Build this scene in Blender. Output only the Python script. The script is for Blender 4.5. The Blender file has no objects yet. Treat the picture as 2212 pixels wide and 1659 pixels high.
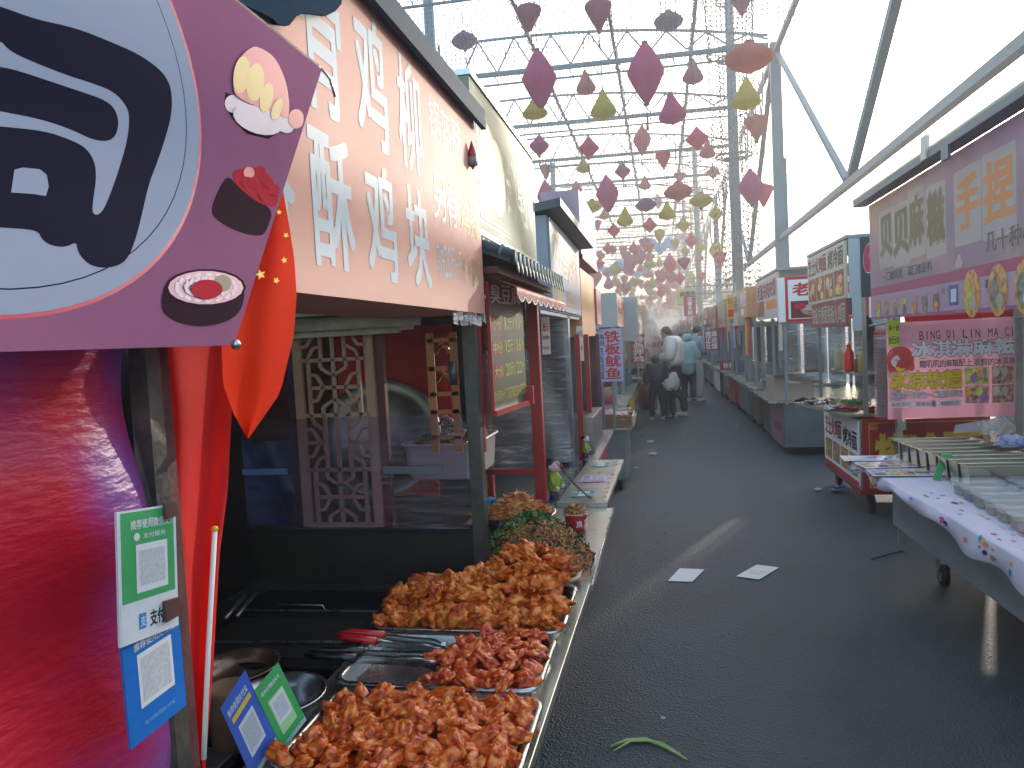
import bpy, bmesh, math, random
from mathutils import Vector, Matrix, Quaternion, noise
from math import radians as R, sin, cos, pi
random.seed(7)
SC = bpy.context.scene
COL = SC.collection
# ---------------------------------------------------------------- camera
F = 740.0; VX, VY, ROLL, EYE = 662.0, 334.0, 0.04, 1.72
_fw = Vector(((VX-512)/F, -(VY-384)/F, -1)).normalized()
_up = Vector((-ROLL, 1, 0)).normalized(); _up = (_up-_fw*_up.dot(_fw)).normalized()
_rt = _fw.cross(_up)
cam_d = bpy.data.cameras.new('camera'); cam = bpy.data.objects.new('camera', cam_d); COL.objects.link(cam)
M3 = Matrix((_rt, _fw, _up))            # rows: world axes written in camera axes
cam.matrix_world = Matrix.Translation((0, 0, EYE)) @ M3.to_4x4()
cam_d.sensor_width = 36; cam_d.lens = F/1024*36; cam_d.clip_start = .05; cam_d.clip_end = 3000
SC.camera = cam
# ---------------------------------------------------------------- light
SUN_AZ, SUN_EL = 22, 11.5
w = bpy.data.worlds.new('World'); SC.world = w; w.use_nodes = True
nt = w.node_tree; bg = nt.nodes['Background']
sky = nt.nodes.new('ShaderNodeTexSky'); sky.sky_type = 'NISHITA'; sky.sun_disc = False
sky.sun_elevation = R(SUN_EL); sky.sun_rotation = R(SUN_AZ); sky.dust_density = 1.6; sky.ozone_density = 1.0; sky.air_density = 1.0
nt.links.new(sky.outputs[0], bg.inputs[0]); bg.inputs[1].default_value = .15
sd = bpy.data.lights.new('sun', 'SUN'); sd.energy = 2.0; sd.angle = R(.8); sd.color = (1, .9, .78)
so = bpy.data.objects.new('sun', sd); COL.objects.link(so)
sdir = Vector((sin(R(SUN_AZ))*cos(R(SUN_EL)), cos(R(SUN_AZ))*cos(R(SUN_EL)), sin(R(SUN_EL))))
so.rotation_euler = sdir.to_track_quat('Z', 'Y').to_euler(); so.location = (20, 30, 30)
SC.view_settings.view_transform = 'Standard'; SC.view_settings.look = 'None'
SC.view_settings.exposure = 2.65; SC.view_settings.gamma = 1
SC.render.engine = 'CYCLES'
SC.cycles.max_bounces = 7; SC.cycles.transparent_max_bounces = 16

# ---------------------------------------------------------------- pixel to place (photo viewed 2212 wide)
def ray(px, py):
    c = Vector(((px*1024/2212-512)/F, -(py*1024/2212-384)/F, -1))
    return Vector((c.dot(_rt), c.dot(_fw), c.dot(_up)))
def onx(px, py, X): r = ray(px, py); return Vector((0, 0, EYE))+r*(X/r.x)
def ony(px, py, Y): r = ray(px, py); return Vector((0, 0, EYE))+r*(Y/r.y)
def onz(px, py, Z): r = ray(px, py); return Vector((0, 0, EYE))+r*((Z-EYE)/r.z)
# ---------------------------------------------------------------- materials
def lin(c):
    return c/12.92 if c <= .04045 else ((c+.055)/1.055)**2.4
def hexc(h): return tuple(lin(int(h[i:i+2], 16)/255) for i in (0, 2, 4))
MATS = {}
def mat(name, col='808080', rough=.6, metal=0., var=0., vs=8., bump=0., bs=60., trans=0., coat=0., alpha=1., spec=.5, c2=None, stretch=None):
    if name in MATS: return MATS[name]
    m = bpy.data.materials.new(name); m.use_nodes = True; n = m.node_tree.nodes; l = m.node_tree.links
    b = n['Principled BSDF']; col = hexc(col) if isinstance(col, str) else col
    b.inputs['Base Color'].default_value = (*col, 1); b.inputs['Roughness'].default_value = rough
    b.inputs['Metallic'].default_value = metal; b.inputs['Coat Weight'].default_value = coat
    b.inputs['Specular IOR Level'].default_value = spec
    tc = n.new('ShaderNodeTexCoord'); src = tc.outputs['Object']
    if stretch:
        mp = n.new('ShaderNodeMapping'); mp.inputs['Scale'].default_value = stretch
        l.new(src, mp.inputs[0]); src = mp.outputs[0]
    colout = None
    if var or c2:
        t = n.new('ShaderNodeTexNoise'); t.inputs['Scale'].default_value = vs; t.inputs['Detail'].default_value = 6
        t.inputs['Roughness'].default_value = .62
        l.new(src, t.inputs['Vector'])
        r = n.new('ShaderNodeValToRGB'); l.new(t.outputs['Fac'], r.inputs[0])
        r.color_ramp.elements[0].position = .34; r.color_ramp.elements[1].position = .68
        if c2:
            cc = hexc(c2) if isinstance(c2, str) else c2
            r.color_ramp.elements[0].color = (*cc, 1); r.color_ramp.elements[1].color = (*col, 1)
        else:
            r.color_ramp.elements[0].color = (*[c*(1-var) for c in col], 1)
            r.color_ramp.elements[1].color = (*[min(1, c*(1+var*.6)) for c in col], 1)
        l.new(r.outputs[0], b.inputs['Base Color']); colout = r.outputs[0]
        rr = n.new('ShaderNodeMapRange'); rr.inputs[3].default_value = max(.03, rough-.13); rr.inputs[4].default_value = min(1, rough+.13)
        l.new(t.outputs['Fac'], rr.inputs[0]); l.new(rr.outputs[0], b.inputs['Roughness'])
    if bump:
        t2 = n.new('ShaderNodeTexNoise'); t2.inputs['Scale'].default_value = bs; t2.inputs['Detail'].default_value = 4
        l.new(src, t2.inputs['Vector'])
        bp = n.new('ShaderNodeBump'); bp.inputs['Strength'].default_value = bump; bp.inputs['Distance'].default_value = .01
        l.new(t2.outputs['Fac'], bp.inputs['Height']); l.new(bp.outputs[0], b.inputs['Normal'])
    out = n['Material Output']; sh = b.outputs[0]
    if trans:
        tr = n.new('ShaderNodeBsdfTranslucent'); tr.inputs[0].default_value = (*col, 1)
        if colout: l.new(colout, tr.inputs[0])
        mx = n.new('ShaderNodeMixShader'); mx.inputs[0].default_value = trans
        l.new(sh, mx.inputs[1]); l.new(tr.outputs[0], mx.inputs[2]); sh = mx.outputs[0]; l.new(sh, out.inputs[0])
    if alpha < 1:
        tp = n.new('ShaderNodeBsdfTransparent'); mx = n.new('ShaderNodeMixShader'); mx.inputs[0].default_value = alpha
        l.new(tp.outputs[0], mx.inputs[1]); l.new(sh, mx.inputs[2]); l.new(mx.outputs[0], out.inputs[0])
    MATS[name] = m; return m
def film(name, tint='ffffff', base=.08, streak=.5, scale=(3, 3, 30), gloss=.25, ns=3.):
    """thin clear plastic: mostly see-through, glossy, with pale wrinkles"""
    if name in MATS: return MATS[name]
    m = bpy.data.materials.new(name); m.use_nodes = True; n = m.node_tree.nodes; l = m.node_tree.links
    b = n['Principled BSDF']; b.inputs['Base Color'].default_value = (*hexc(tint), 1); b.inputs['Roughness'].default_value = .3
    tc = n.new('ShaderNodeTexCoord'); mp = n.new('ShaderNodeMapping'); mp.inputs['Scale'].default_value = scale
    mp.inputs['Rotation'].default_value = (.25, .2, 0)
    l.new(tc.outputs['Object'], mp.inputs[0])
    t = n.new('ShaderNodeTexNoise'); t.inputs['Scale'].default_value = ns; t.inputs['Detail'].default_value = 7; t.inputs['Distortion'].default_value = .6
    l.new(mp.outputs[0], t.inputs['Vector'])
    r = n.new('ShaderNodeMapRange'); r.inputs[1].default_value = .5; r.inputs[2].default_value = .72
    r.inputs[3].default_value = base; r.inputs[4].default_value = streak; l.new(t.outputs['Fac'], r.inputs[0])
    bp = n.new('ShaderNodeBump'); bp.inputs['Strength'].default_value = .5; bp.inputs['Distance'].default_value = .02
    l.new(t.outputs['Fac'], bp.inputs['Height'])
    g = n.new('ShaderNodeBsdfGlossy'); g.inputs['Roughness'].default_value = .12; l.new(bp.outputs[0], g.inputs['Normal'])
    tp = n.new('ShaderNodeBsdfTransparent'); tp.inputs[0].default_value = (*hexc(tint), 1)
    m0 = n.new('ShaderNodeMixShader'); m0.inputs[0].default_value = gloss*.3
    l.new(tp.outputs[0], m0.inputs[1]); l.new(g.outputs[0], m0.inputs[2])
    mx = n.new('ShaderNodeMixShader'); l.new(r.outputs[0], mx.inputs[0]); l.new(m0.outputs[0], mx.inputs[1]); l.new(b.outputs[0], mx.inputs[2])
    l.new(mx.outputs[0], n['Material Output'].inputs[0]); MATS[name] = m; return m
def foodmat(name, c1, c2, c3, sc=14., rough=.35, bump=.6, coat=.3):
    if name in MATS: return MATS[name]
    m = bpy.data.materials.new(name); m.use_nodes = True; n = m.node_tree.nodes; l = m.node_tree.links
    b = n['Principled BSDF']; b.inputs['Roughness'].default_value = rough; b.inputs['Specular IOR Level'].default_value = .35; b.inputs['Coat Weight'].default_value = coat; b.inputs['Coat Roughness'].default_value = .15
    tc = n.new('ShaderNodeTexCoord'); oi = n.new('ShaderNodeObjectInfo')
    ad = n.new('ShaderNodeVectorMath'); ad.operation = 'ADD'; l.new(tc.outputs['Object'], ad.inputs[0]); l.new(oi.outputs['Location'], ad.inputs[1])
    t = n.new('ShaderNodeTexNoise'); t.inputs['Scale'].default_value = sc; t.inputs['Detail'].default_value = 5
    l.new(ad.outputs[0], t.inputs['Vector'])
    r = n.new('ShaderNodeValToRGB'); e = r.color_ramp.elements; e[0].position = .36; e[1].position = .66
    e[0].color = (*hexc(c1), 1); e[1].color = (*hexc(c3), 1); k = e.new(.5); k.color = (*hexc(c2), 1)
    l.new(t.outputs['Fac'], r.inputs[0]); l.new(r.outputs[0], b.inputs['Base Color'])
    t2 = n.new('ShaderNodeTexNoise'); t2.inputs['Scale'].default_value = sc*5; t2.inputs['Detail'].default_value = 3; l.new(ad.outputs[0], t2.inputs['Vector'])
    bp = n.new('ShaderNodeBump'); bp.inputs['Strength'].default_value = bump; bp.inputs['Distance'].default_value = .004
    l.new(t2.outputs['Fac'], bp.inputs['Height']); l.new(bp.outputs[0], b.inputs['Normal'])
    MATS[name] = m; return m
# ---------------------------------------------------------------- mesh builder
class MB:
    def __init__(s): s.v = []; s.f = []; s.m = []; s.sm = []; s.mats = []
    def mi(s, m):
        if m is None: return 0
        if m not in s.mats: s.mats.append(m)
        return s.mats.index(m)
    def add(s, vs, fs, m=None, smooth=False):
        o = len(s.v); s.v += [Vector(v) for v in vs]; k = s.mi(m)
        for f in fs: s.f.append([i+o for i in f]); s.m.append(k); s.sm.append(smooth)
        return s
    def box(s, x0, x1, y0, y1, z0, z1, m=None, T=None):
        vs = [Vector((x, y, z)) for x in (x0, x1) for y in (y0, y1) for z in (z0, z1)]
        if T: vs = [T @ v for v in vs]
        return s.add(vs, [(0, 1, 3, 2), (4, 6, 7, 5), (0, 4, 5, 1), (2, 3, 7, 6), (0, 2, 6, 4), (1, 5, 7, 3)], m)
    def quad(s, a, b, c, d, m=None): return s.add([a, b, c, d], [(0, 1, 2, 3)], m)
    def slab(s, pts, d, m=None):
        """polygon (list of 3d points) given thickness vector d"""
        n = len(pts); vs = [Vector(p) for p in pts]+[Vector(p)+Vector(d) for p in pts]
        fs = [list(range(n))[::-1], [i+n for i in range(n)]]+[[i, (i+1) % n, (i+1) % n+n, i+n] for i in range(n)]
        return s.add(vs, fs, m)
    def tube(s, pts, r, n=8, m=None, caps=True, smooth=True):
        pts = [Vector(p) for p in pts]; rs = r if isinstance(r, (list, tuple)) else [r]*len(pts)
        vs = []; fs = []; prev = None
        for i, p in enumerate(pts):
            if i == 0: t = pts[1]-p
            elif i == len(pts)-1: t = p-pts[i-1]
            else: t = (pts[i+1]-p).normalized()+(p-pts[i-1]).normalized()
            if t.length < 1e-9: t = Vector((0, 0, 1))
            t.normalize()
            if prev is None:
                a = Vector((0, 0, 1)) if abs(t.z) < .9 else Vector((1, 0, 0)); u = t.cross(a).normalized()
            else:
                u = prev-t*prev.dot(t)
                if u.length < 1e-6: u = t.orthogonal()
                u.normalize()
            prev = u; w_ = t.cross(u)
            for k in range(n):
                a = 2*pi*(k+.5)/n; vs.append(p+(u*cos(a)+w_*sin(a))*rs[i])
        for i in range(len(pts)-1):
            for k in range(n): fs.append((i*n+k, i*n+(k+1) % n, (i+1)*n+(k+1) % n, (i+1)*n+k))
        if caps: fs.append(tuple(range(n))[::-1]); fs.append(tuple((len(pts)-1)*n+k for k in range(n)))
        return s.add(vs, fs, m, smooth and n > 4)
    def bar(s, a, b, wd, m=None): return s.tube([a, b], wd*.7071, 4, m, True, False)
    def lathe(s, prof, c=(0, 0, 0), n=24, m=None, T=None, sx=1, sy=1, ribs=0, ribamp=.06, smooth=True, closed=False):
        vs = []; fs = []; N = len(prof); c = Vector(c)
        for (r, z) in prof:
            for k in range(n):
                a = 2*pi*k/n; q = r*(1-ribamp*abs(cos(a*ribs/2))**3 if ribs else 1)
                v = Vector((q*cos(a)*sx, q*sin(a)*sy, z)); v = T @ v if T else v; vs.append(c+v)
        for i in range(N-1):
            for k in range(n): fs.append((i*n+k, i*n+(k+1) % n, (i+1)*n+(k+1) % n, (i+1)*n+k))
        if prof[0][0] > 1e-4: fs.append(tuple(range(n))[::-1])
        if prof[-1][0] > 1e-4 and not closed: fs.append(tuple((N-1)*n+k for k in range(n)))
        return s.add(vs, fs, m, smooth)
    def ball(s, c, r, m=None, n=12, sc=(1, 1, 1), T=None):
        h = n//2; prof = [(max(r*sin(pi*i/h), 1e-5), -r*cos(pi*i/h)) for i in range(h+1)]
        Sm = Matrix.Diagonal(Vector(sc)); 
        if T: Sm = T.to_3x3() @ Sm
        return s.lathe(prof, c, n, m, T=Sm)
    def grid(s, fn, nu, nv, m=None, smooth=True):
        vs = [fn(i/nu, j/nv) for j in range(nv+1) for i in range(nu+1)]
        fs = [(j*(nu+1)+i, j*(nu+1)+i+1, (j+1)*(nu+1)+i+1, (j+1)*(nu+1)+i) for j in range(nv) for i in range(nu)]
        return s.add(vs, fs, m, smooth)
    def build(s, name, m=None, parent=None, bevel=0, sub=0):
        me = bpy.data.meshes.new(name); off = parent.location.copy() if parent is not None and parent.type == 'EMPTY' else (parent['org'] if parent is not None and 'org' in parent else (0, 0, 0))
        off = Vector(off)
        me.from_pydata([v-off for v in s.v], [], s.f)
        ms = s.mats or [m]
        for q in ms: me.materials.append(q if q else m)
        me.polygons.foreach_set('material_index', s.m); me.polygons.foreach_set('use_smooth', s.sm); me.update()
        o = bpy.data.objects.new(name, me); COL.objects.link(o)
        if parent is not None: o.parent = parent
        if parent is not None and parent.type == 'EMPTY': o['org'] = off[:]
        elif parent is not None and 'org' in parent: o['org'] = parent['org']
        if bevel:
            b = o.modifiers.new('bevel', 'BEVEL'); b.width = bevel; b.segments = 2; b.limit_method = 'ANGLE'
        if sub:
            q = o.modifiers.new('sub', 'SUBSURF'); q.levels = sub; q.render_levels = sub
        return o
def tag(o, label, cat=None, group=None, kind=None):
    if label: o['label'] = label
    if cat: o['category'] = cat
    if group: o['group'] = group
    if kind: o['kind'] = kind
    return o
def thing(name, label, cat, loc=(0, 0, 0), group=None):
    o = bpy.data.objects.new(name, None); COL.objects.link(o); o.location = loc; o.empty_display_size = .1
    return tag(o, label, cat, group)
def solo(mb, name, label, cat, m=None, group=None, bevel=0, kind=None, sub=0):
    """a thing that is one mesh; its origin is moved to its base centre"""
    o = mb.build(name, m, None, bevel, sub)
    vs = [v.co for v in o.data.vertices]
    c = Vector(((min(v.x for v in vs)+max(v.x for v in vs))/2, (min(v.y for v in vs)+max(v.y for v in vs))/2, min(v.z for v in vs)))
    o.data.transform(Matrix.Translation(-c)); o.location = c
    o['org'] = c[:]
    return tag(o, label, cat, group, kind)
def dup(o, parent=None, loc=None, rot=None, label=None, scale=None):
    c = o.copy(); COL.objects.link(c)
    if parent is not None: c.parent = parent
    for ch in o.children: dup(ch, c)
    if loc is not None: c.location = loc
    if rot is not None: c.rotation_euler = rot
    if scale is not None: c.scale = (scale,)*3 if isinstance(scale, (int, float)) else scale
    if label: c['label'] = label
    return c
# ---------------------------------------------------------------- text
_TC = {}
def glyphs(s, bold=0.):
    k = (s, bold)
    if k in _TC: return _TC[k]
    cu = bpy.data.curves.new('t', 'FONT'); cu.body = s; cu.size = 1; cu.resolution_u = 3; cu.offset = bold; cu.fill_mode = 'FRONT'
    o = bpy.data.objects.new('t', cu); COL.objects.link(o)
    dg = bpy.context.evaluated_depsgraph_get(); me = bpy.data.meshes.new_from_object(o.evaluated_get(dg))
    vs = [(v.co.x, v.co.y) for v in me.vertices]; fs = [tuple(p.vertices) for p in me.polygons]
    bpy.data.objects.remove(o); bpy.data.curves.remove(cu); bpy.data.meshes.remove(me)
    if not vs: _TC[k] = ([(0, 0)], []); return _TC[k]
    x0 = min(a for a, b in vs); x1 = max(a for a, b in vs); y0 = min(b for a, b in vs); y1 = max(b for a, b in vs)
    if s in '一-—': y0 -= .4; y1 += .4
    _TC[k] = ([((a-x0)/max(x1-x0, 1e-6), (b-y0)/max(y1-y0, 1e-6)) for a, b in vs], fs)
    return _TC[k]
class Board:
    """flat printed board: O lower left as read, U reading direction, V up, size w x h"""
    def __init__(s, O, U, V, w, h, warp=None, step=.0007):
        s.O = Vector(O); s.U = Vector(U).normalized(); s.V = Vector(V).normalized(); s.N = s.U.cross(s.V); s.w = w; s.h = h
        s.warp = warp; s.boxes = []; s.step = step; s.pic = MB(); s.txt = MB()
    def P(s, u, v, d=0):
        dd = s.warp(u, v) if s.warp else 0
        return s.O+s.U*(u*s.w)+s.V*(v*s.h)+s.N*(dd+d)
    def lay(s, u0=0, v0=0, u1=1, v1=1):
        """next free layer above whatever was already printed in this rectangle"""
        L = 1+max([q[4] for q in s.boxes if q[0] < u1 and q[2] > u0 and q[1] < v1 and q[3] > v0], default=0)
        s.boxes.append((u0, v0, u1, v1, L)); return L*s.step
    def poly(s, pts, m):
        us = [p[0] for p in pts]; vs = [p[1] for p in pts]; d = s.lay(min(us), min(vs), max(us), max(vs)); s.pic.add([s.P(u, v, d) for u, v in pts], [tuple(range(len(pts)))], m)
    def rect(s, u0, v0, u1, v1, m):
        if s.warp:
            d = s.lay(u0, v0, u1, v1); s.pic.grid(lambda a, b: s.P(u0+(u1-u0)*a, v0+(v1-v0)*b, d), max(1, int((u1-u0)*20)), max(1, int((v1-v0)*8)), m)
        else: s.poly([(u0, v0), (u1, v0), (u1, v1), (u0, v1)], m)
    def ell(s, cu, cv, ru, rv, m, n=28, rot=0, a0=0, a1=2*pi):
        pts = []
        for i in range(n):
            a = a0+(a1-a0)*i/(n if a1-a0 > 6.2 else n-1); x = ru*s.w*cos(a); y = rv*s.h*sin(a)
            pts.append((cu+(x*cos(rot)-y*sin(rot))/s.w, cv+(x*sin(rot)+y*cos(rot))/s.h))
        s.poly(pts, m)
    def rrect(s, u0, v0, u1, v1, m, r=.02):
        ru = r/s.w; rv = r/s.h; pts = []
        for cx, cy, a in ((u1-ru, v0+rv, -pi/2), (u1-ru, v1-rv, 0), (u0+ru, v1-rv, pi/2), (u0+ru, v0+rv, pi)):
            for k in range(5): b = a+pi/2*k/4; pts.append((cx+ru*cos(b), cy+rv*sin(b)))
        s.poly(pts, m)
    def frame(s, u0, v0, u1, v1, t, m):
        tu = t/s.w; tv = t/s.h
        for q in ((u0, v0, u1, v0+tv), (u0, v1-tv, u1, v1), (u0, v0+tv, u0+tu, v1-tv), (u1-tu, v0+tv, u1, v1-tv)): s.rect(*q, m)
    def text(s, t, u0, v0, u1, v1, m, bold=.02, outline=None, ob=.05, gap=.08, vertical=False, skew=0):
        n = len(t); d2 = None
        if outline: d2 = s.lay(u0, v0, u1, v1)
        d = s.lay(u0, v0, u1, v1)
        for i, ch in enumerate(t):
            if ch == ' ': continue
            if vertical: a0, a1 = u0, u1; hh = (v1-v0)/n; b1 = v1-hh*i-hh*gap/2; b0 = b1-hh*(1-gap)
            else: ww = (u1-u0)/n; a0 = u0+ww*i+ww*gap/2; a1 = a0+ww*(1-gap); b0, b1 = v0, v1
            if ch in '/:+|1I,，.、': c = (a0+a1)/2; q = (a1-a0)*(.28 if ch in '/+' else .2 if ch == '1' else .14); a0, a1 = c-q, c+q
            if ch in '.,，、': b1 = b0+(b1-b0)*.2
            vs, fs = glyphs(ch)
            def put(du, dv, dd, mm):
                s.txt.add([s.P(a0+(x+du)*(a1-a0)+skew*(y-.5)*(a1-a0), b0+(y+dv)*(b1-b0), dd) for x, y in vs], fs, mm)
            if outline:
                for q in range(8): put(ob*cos(q*pi/4), ob*sin(q*pi/4), d2+q*s.step*.1, outline)
            put(0, 0, d, m)
            if bold:
                for q, (x_, y_) in enumerate(((-1, -.6), (1, -.6), (1, .6), (-1, .6))): put(bold*x_, bold*y_, d+(q+1)*s.step*.1, m)
    def panel(s, name, m, parent=None, t=.02, label=None, cat=None, group=None, pname='print'):
        b = MB()
        if s.warp: b.grid(lambda u, v: s.P(u, v), 40, 10, m)
        else:
            c = [s.P(0, 0), s.P(1, 0), s.P(1, 1), s.P(0, 1)]; b.slab(c, -s.N*t, m)
        if parent is None:
            o = solo(b, name, label, cat, m, group)
        else:
            o = b.build(name, m, parent)
            if label: o['label'] = label
        top = parent if False else o
        if s.pic.v: s.pic.build(pname, None, top)
        if s.txt.v: s.txt.build('lettering', None, top)
        return o
# ================================================================ ground
def asphalt():
    m = mat('asphalt', '3c484c', .58, var=.38, vs=.9, bump=.0)
    n = m.node_tree.nodes; l = m.node_tree.links; b = n['Principled BSDF']
    tc = n['Texture Coordinate']
    v = n.new('ShaderNodeTexVoronoi'); v.inputs['Scale'].default_value = 95; l.new(tc.outputs['Object'], v.inputs['Vector'])
    t = n.new('ShaderNodeTexNoise'); t.inputs['Scale'].default_value = 9; t.inputs['Detail'].default_value = 8; l.new(tc.outputs['Object'], t.inputs['Vector'])
    ad = n.new('ShaderNodeMath'); ad.operation = 'ADD'; l.new(v.outputs['Distance'], ad.inputs[0]); l.new(t.outputs['Fac'], ad.inputs[1])
    bp = n.new('ShaderNodeBump'); bp.inputs['Strength'].default_value = .8; bp.inputs['Distance'].default_value = .011
    l.new(ad.outputs[0], bp.inputs['Height']); l.new(bp.outputs[0], b.inputs['Normal'])
    return m
AS = asphalt()
g = MB(); g.box(-400, 400, -60, 700, -.5, 0, AS); o = g.build('ground', AS); tag(o, 'dark grey worn asphalt of the market lane', None, None, 'structure')
# ================================================================ steel roof frame over the lane
STEEL = mat('frame_steel', '4a6f7c', .45, var=.12, vs=4)
STEEL2 = mat('brace_steel', '7f8f92', .4, var=.15, vs=5)
BULB = mat('bulb', '43484c', .35, spec=.6); WIRE = mat('wire', '3f464a', .5)
XL, XR, ZT = -5.6, 3.2, 9.72
def chord(mb, pts, wd, m): 
    for a, b in zip(pts[:-1], pts[1:]): mb.bar(a, b, wd, m)
TR = [16.5+5.6*k for k in range(16)]
for k, Y in enumerate(TR):
    root = thing('roof_truss', 'teal grey steel roof truss, %s, spanning the lane' % (['nearest at the top left edge', 'second nearest with the clearest zigzag web', 'third nearest, above the yellow lanterns', 'fourth nearest, behind the purple lanterns', 'fifth nearest over the flat yellow lantern'][k] if k < 5 else 'one of the far ones lit from behind'), 'truss', (XL, Y, ZT), 'roof trusses over the lane')
    wd = .13; mb = MB()
    def top(u): return ZT+.1+.9*(1-u**2.2)
    bp_ = [(XL+(XR-XL)*i/8, Y, ZT-.02*i) for i in range(9)]
    tp_ = [(XL+(XR-XL)*i/8, Y, top(i/8)) for i in range(9)]
    mb.bar(bp_[0], bp_[-1], .12, STEEL); mb.build('bottom_chord', STEEL, root)
    mb = MB(); mb.bar((XL, Y, ZT-.32), (XR-.1, Y, ZT-.45), .05, STEEL)
    for i in range(12): u = i/12+.03; x = XL+(XR-XL)*u; mb.bar((x, Y, ZT-.05), (x+.15, Y, ZT-.36), .03, STEEL)
    mb.build('cable_rail', STEEL, root)
    mb = MB(); chord(mb, tp_, .065, STEEL); mb.build('top_chord', STEEL, root)
    mb = MB()
    for i in range(8):
        a = (XL+(XR-XL)*i/8, Y, ZT); b = (XL+(XR-XL)*(i+.5)/8, Y, top((i+.5)/8)-.02); c = (XL+(XR-XL)*(i+1)/8, Y, ZT)
        mb.bar(a, b, .045, STEEL); mb.bar(b, c, .045, STEEL)
    mb.build('web', STEEL, root)
# light curtains hanging from the trusses: strings of small bulbs
def octa(mb, c, r, m):
    x, y, z = c
    mb.add([(x+r, y, z), (x-r, y, z), (x, y+r, z), (x, y-r, z), (x, y, z+r*1.3), (x, y, z-r*1.3)],
           [(0, 2, 4), (2, 1, 4), (1, 3, 4), (3, 0, 4), (2, 0, 5), (1, 2, 5), (3, 1, 5), (0, 3, 5)], m)
for k, Y in enumerate(TR[:9]):
    wires = MB(); bulbs = MB(); n = 84 if k < 4 else 60; L = 1.75 if k in (0, 1, 2) else 1.2
    for i in range(n):
        x = XL+.1+(XR-XL-.3)*i/(n-1); z0 = ZT-.1; Lq = L*(1+.04*random.uniform(-1, 1))
        wires.bar((x, Y-.09, z0), (x+random.uniform(-.02, .02), Y-.09, z0-Lq), .009 if k < 3 else .011, WIRE)
        st = .1 if k < 3 else .2
        for j in range(int(Lq/st)): octa(bulbs, (x, Y-.09, z0-.05-j*st), .021 if k < 3 else .026, BULB)
    root = thing('light_curtain', 'curtain of bulb strings hanging from the %s roof truss' % (['nearest', 'second', 'third', 'fourth', 'fifth', 'sixth', 'seventh', 'eighth', 'ninth'][k]), 'light curtain', (XL, Y-.09, ZT-1.8), 'light curtains under the trusses')
    bulbs.build('bulbs', BULB, root)['kind'] = 'stuff'; wires.build('wires', WIRE, root)['kind'] = 'stuff'
# purlins running along the lane, wrapped in bulbs
for x, nm in ((-3.35, 'left of the middle'), (-1.05, 'over the left stalls, crossing every truss'), (1.2, 'over the right of the lane')):
    mb = MB(); mb.bar((x, 11, ZT+.55), (x, 105, ZT+.55), .09, STEEL)
    for i in range(300): octa(mb, (x+random.choice((-.07, .07)), 12+i*.16, ZT+.5), .03, WIRE)
    solo(mb, 'roof_purlin', 'long steel roof beam wrapped in bulb strings, '+nm, 'beam', STEEL, 'roof beams along the lane')
# right side frame: long truss (two beams + diagonals) on tall posts
root = thing('side_truss', 'tall steel side truss with zigzag diagonals above the right stalls', 'truss', (XR, 20, 4.1))
mb = MB(); mb.bar((XR, 3, 4.1), (XR, 105, 4.1), .12, STEEL2); mb.build('lower_beam', STEEL2, root)
mb = MB(); mb.bar((XR, 3, 8.95), (XR, 105, 8.95), .12, STEEL); mb.build('upper_beam', STEEL, root)
for yb in (13.7, 28.5, 43, 58):
    for dy, b_ in ((7.1, .10), (-6.9, .13)):
        mb = MB(); mb.bar((XR+.02, yb+math.copysign(.15, dy), 4.2), (XR+.02, yb+dy, 8.9), b_, STEEL); mb.build('diagonal', STEEL, root)
for i, y in enumerate((21.0, 43.5, 66, 88)):
    mb = MB(); mb.box(XR-.13, XR+.13, y-.12, y+.12, 0, 9.2, STEEL)
    r_ = thing('roof_post', 'tall square teal steel post of the roof frame, %s on the right side' % ['nearest', 'second', 'third', 'farthest'][i], 'post', (XR, y, 0), 'roof posts on the right')
    mb.build('post', STEEL, r_)
    mb = MB(); mb.box(XR+.135, XR+.2, y-.06, y+.06, 0, 6.2, STEEL); mb.build('conduit', STEEL, r_)
    mb = MB(); mb.box(XR-.22, XR+.22, y-.2, y+.2, 0, .03, STEEL); mb.build('base_plate', STEEL, r_)
for i, y in enumerate((19.0, 41.5, 63)):
    mb = MB(); mb.tube([(-5.6, y, 0), (-5.6, y, 11.5)], .14, 12, STEEL)
    r_ = thing('roof_post', 'round steel roof post rising behind the left stalls, %s' % ['nearest', 'second', 'third'][i], 'post', (-5.6, y, 0), 'roof posts on the left')
    mb.build('post', STEEL, r_)
    mb = MB(); mb.tube([(-5.38, y, 0), (-5.38, y, 9.5)], .03, 6, WIRE); mb.build('conduit', WIRE, r_)
# hanging tube lights below the upper beam
mb = MB(); 
for i in range(60):
    y = 22+i*.75+random.uniform(-.1, .1); mb.tube([(XR-.2, y, 8.8), (XR-.2+random.uniform(-.06, .06), y, 8.8-random.uniform(1.2, 1.7))], .025, 5, STEEL2)
solo(mb, 'tube_light_row', 'row of thin tube lights hanging along the right upper beam', 'tube lights', STEEL2, None, kind='stuff')
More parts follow.
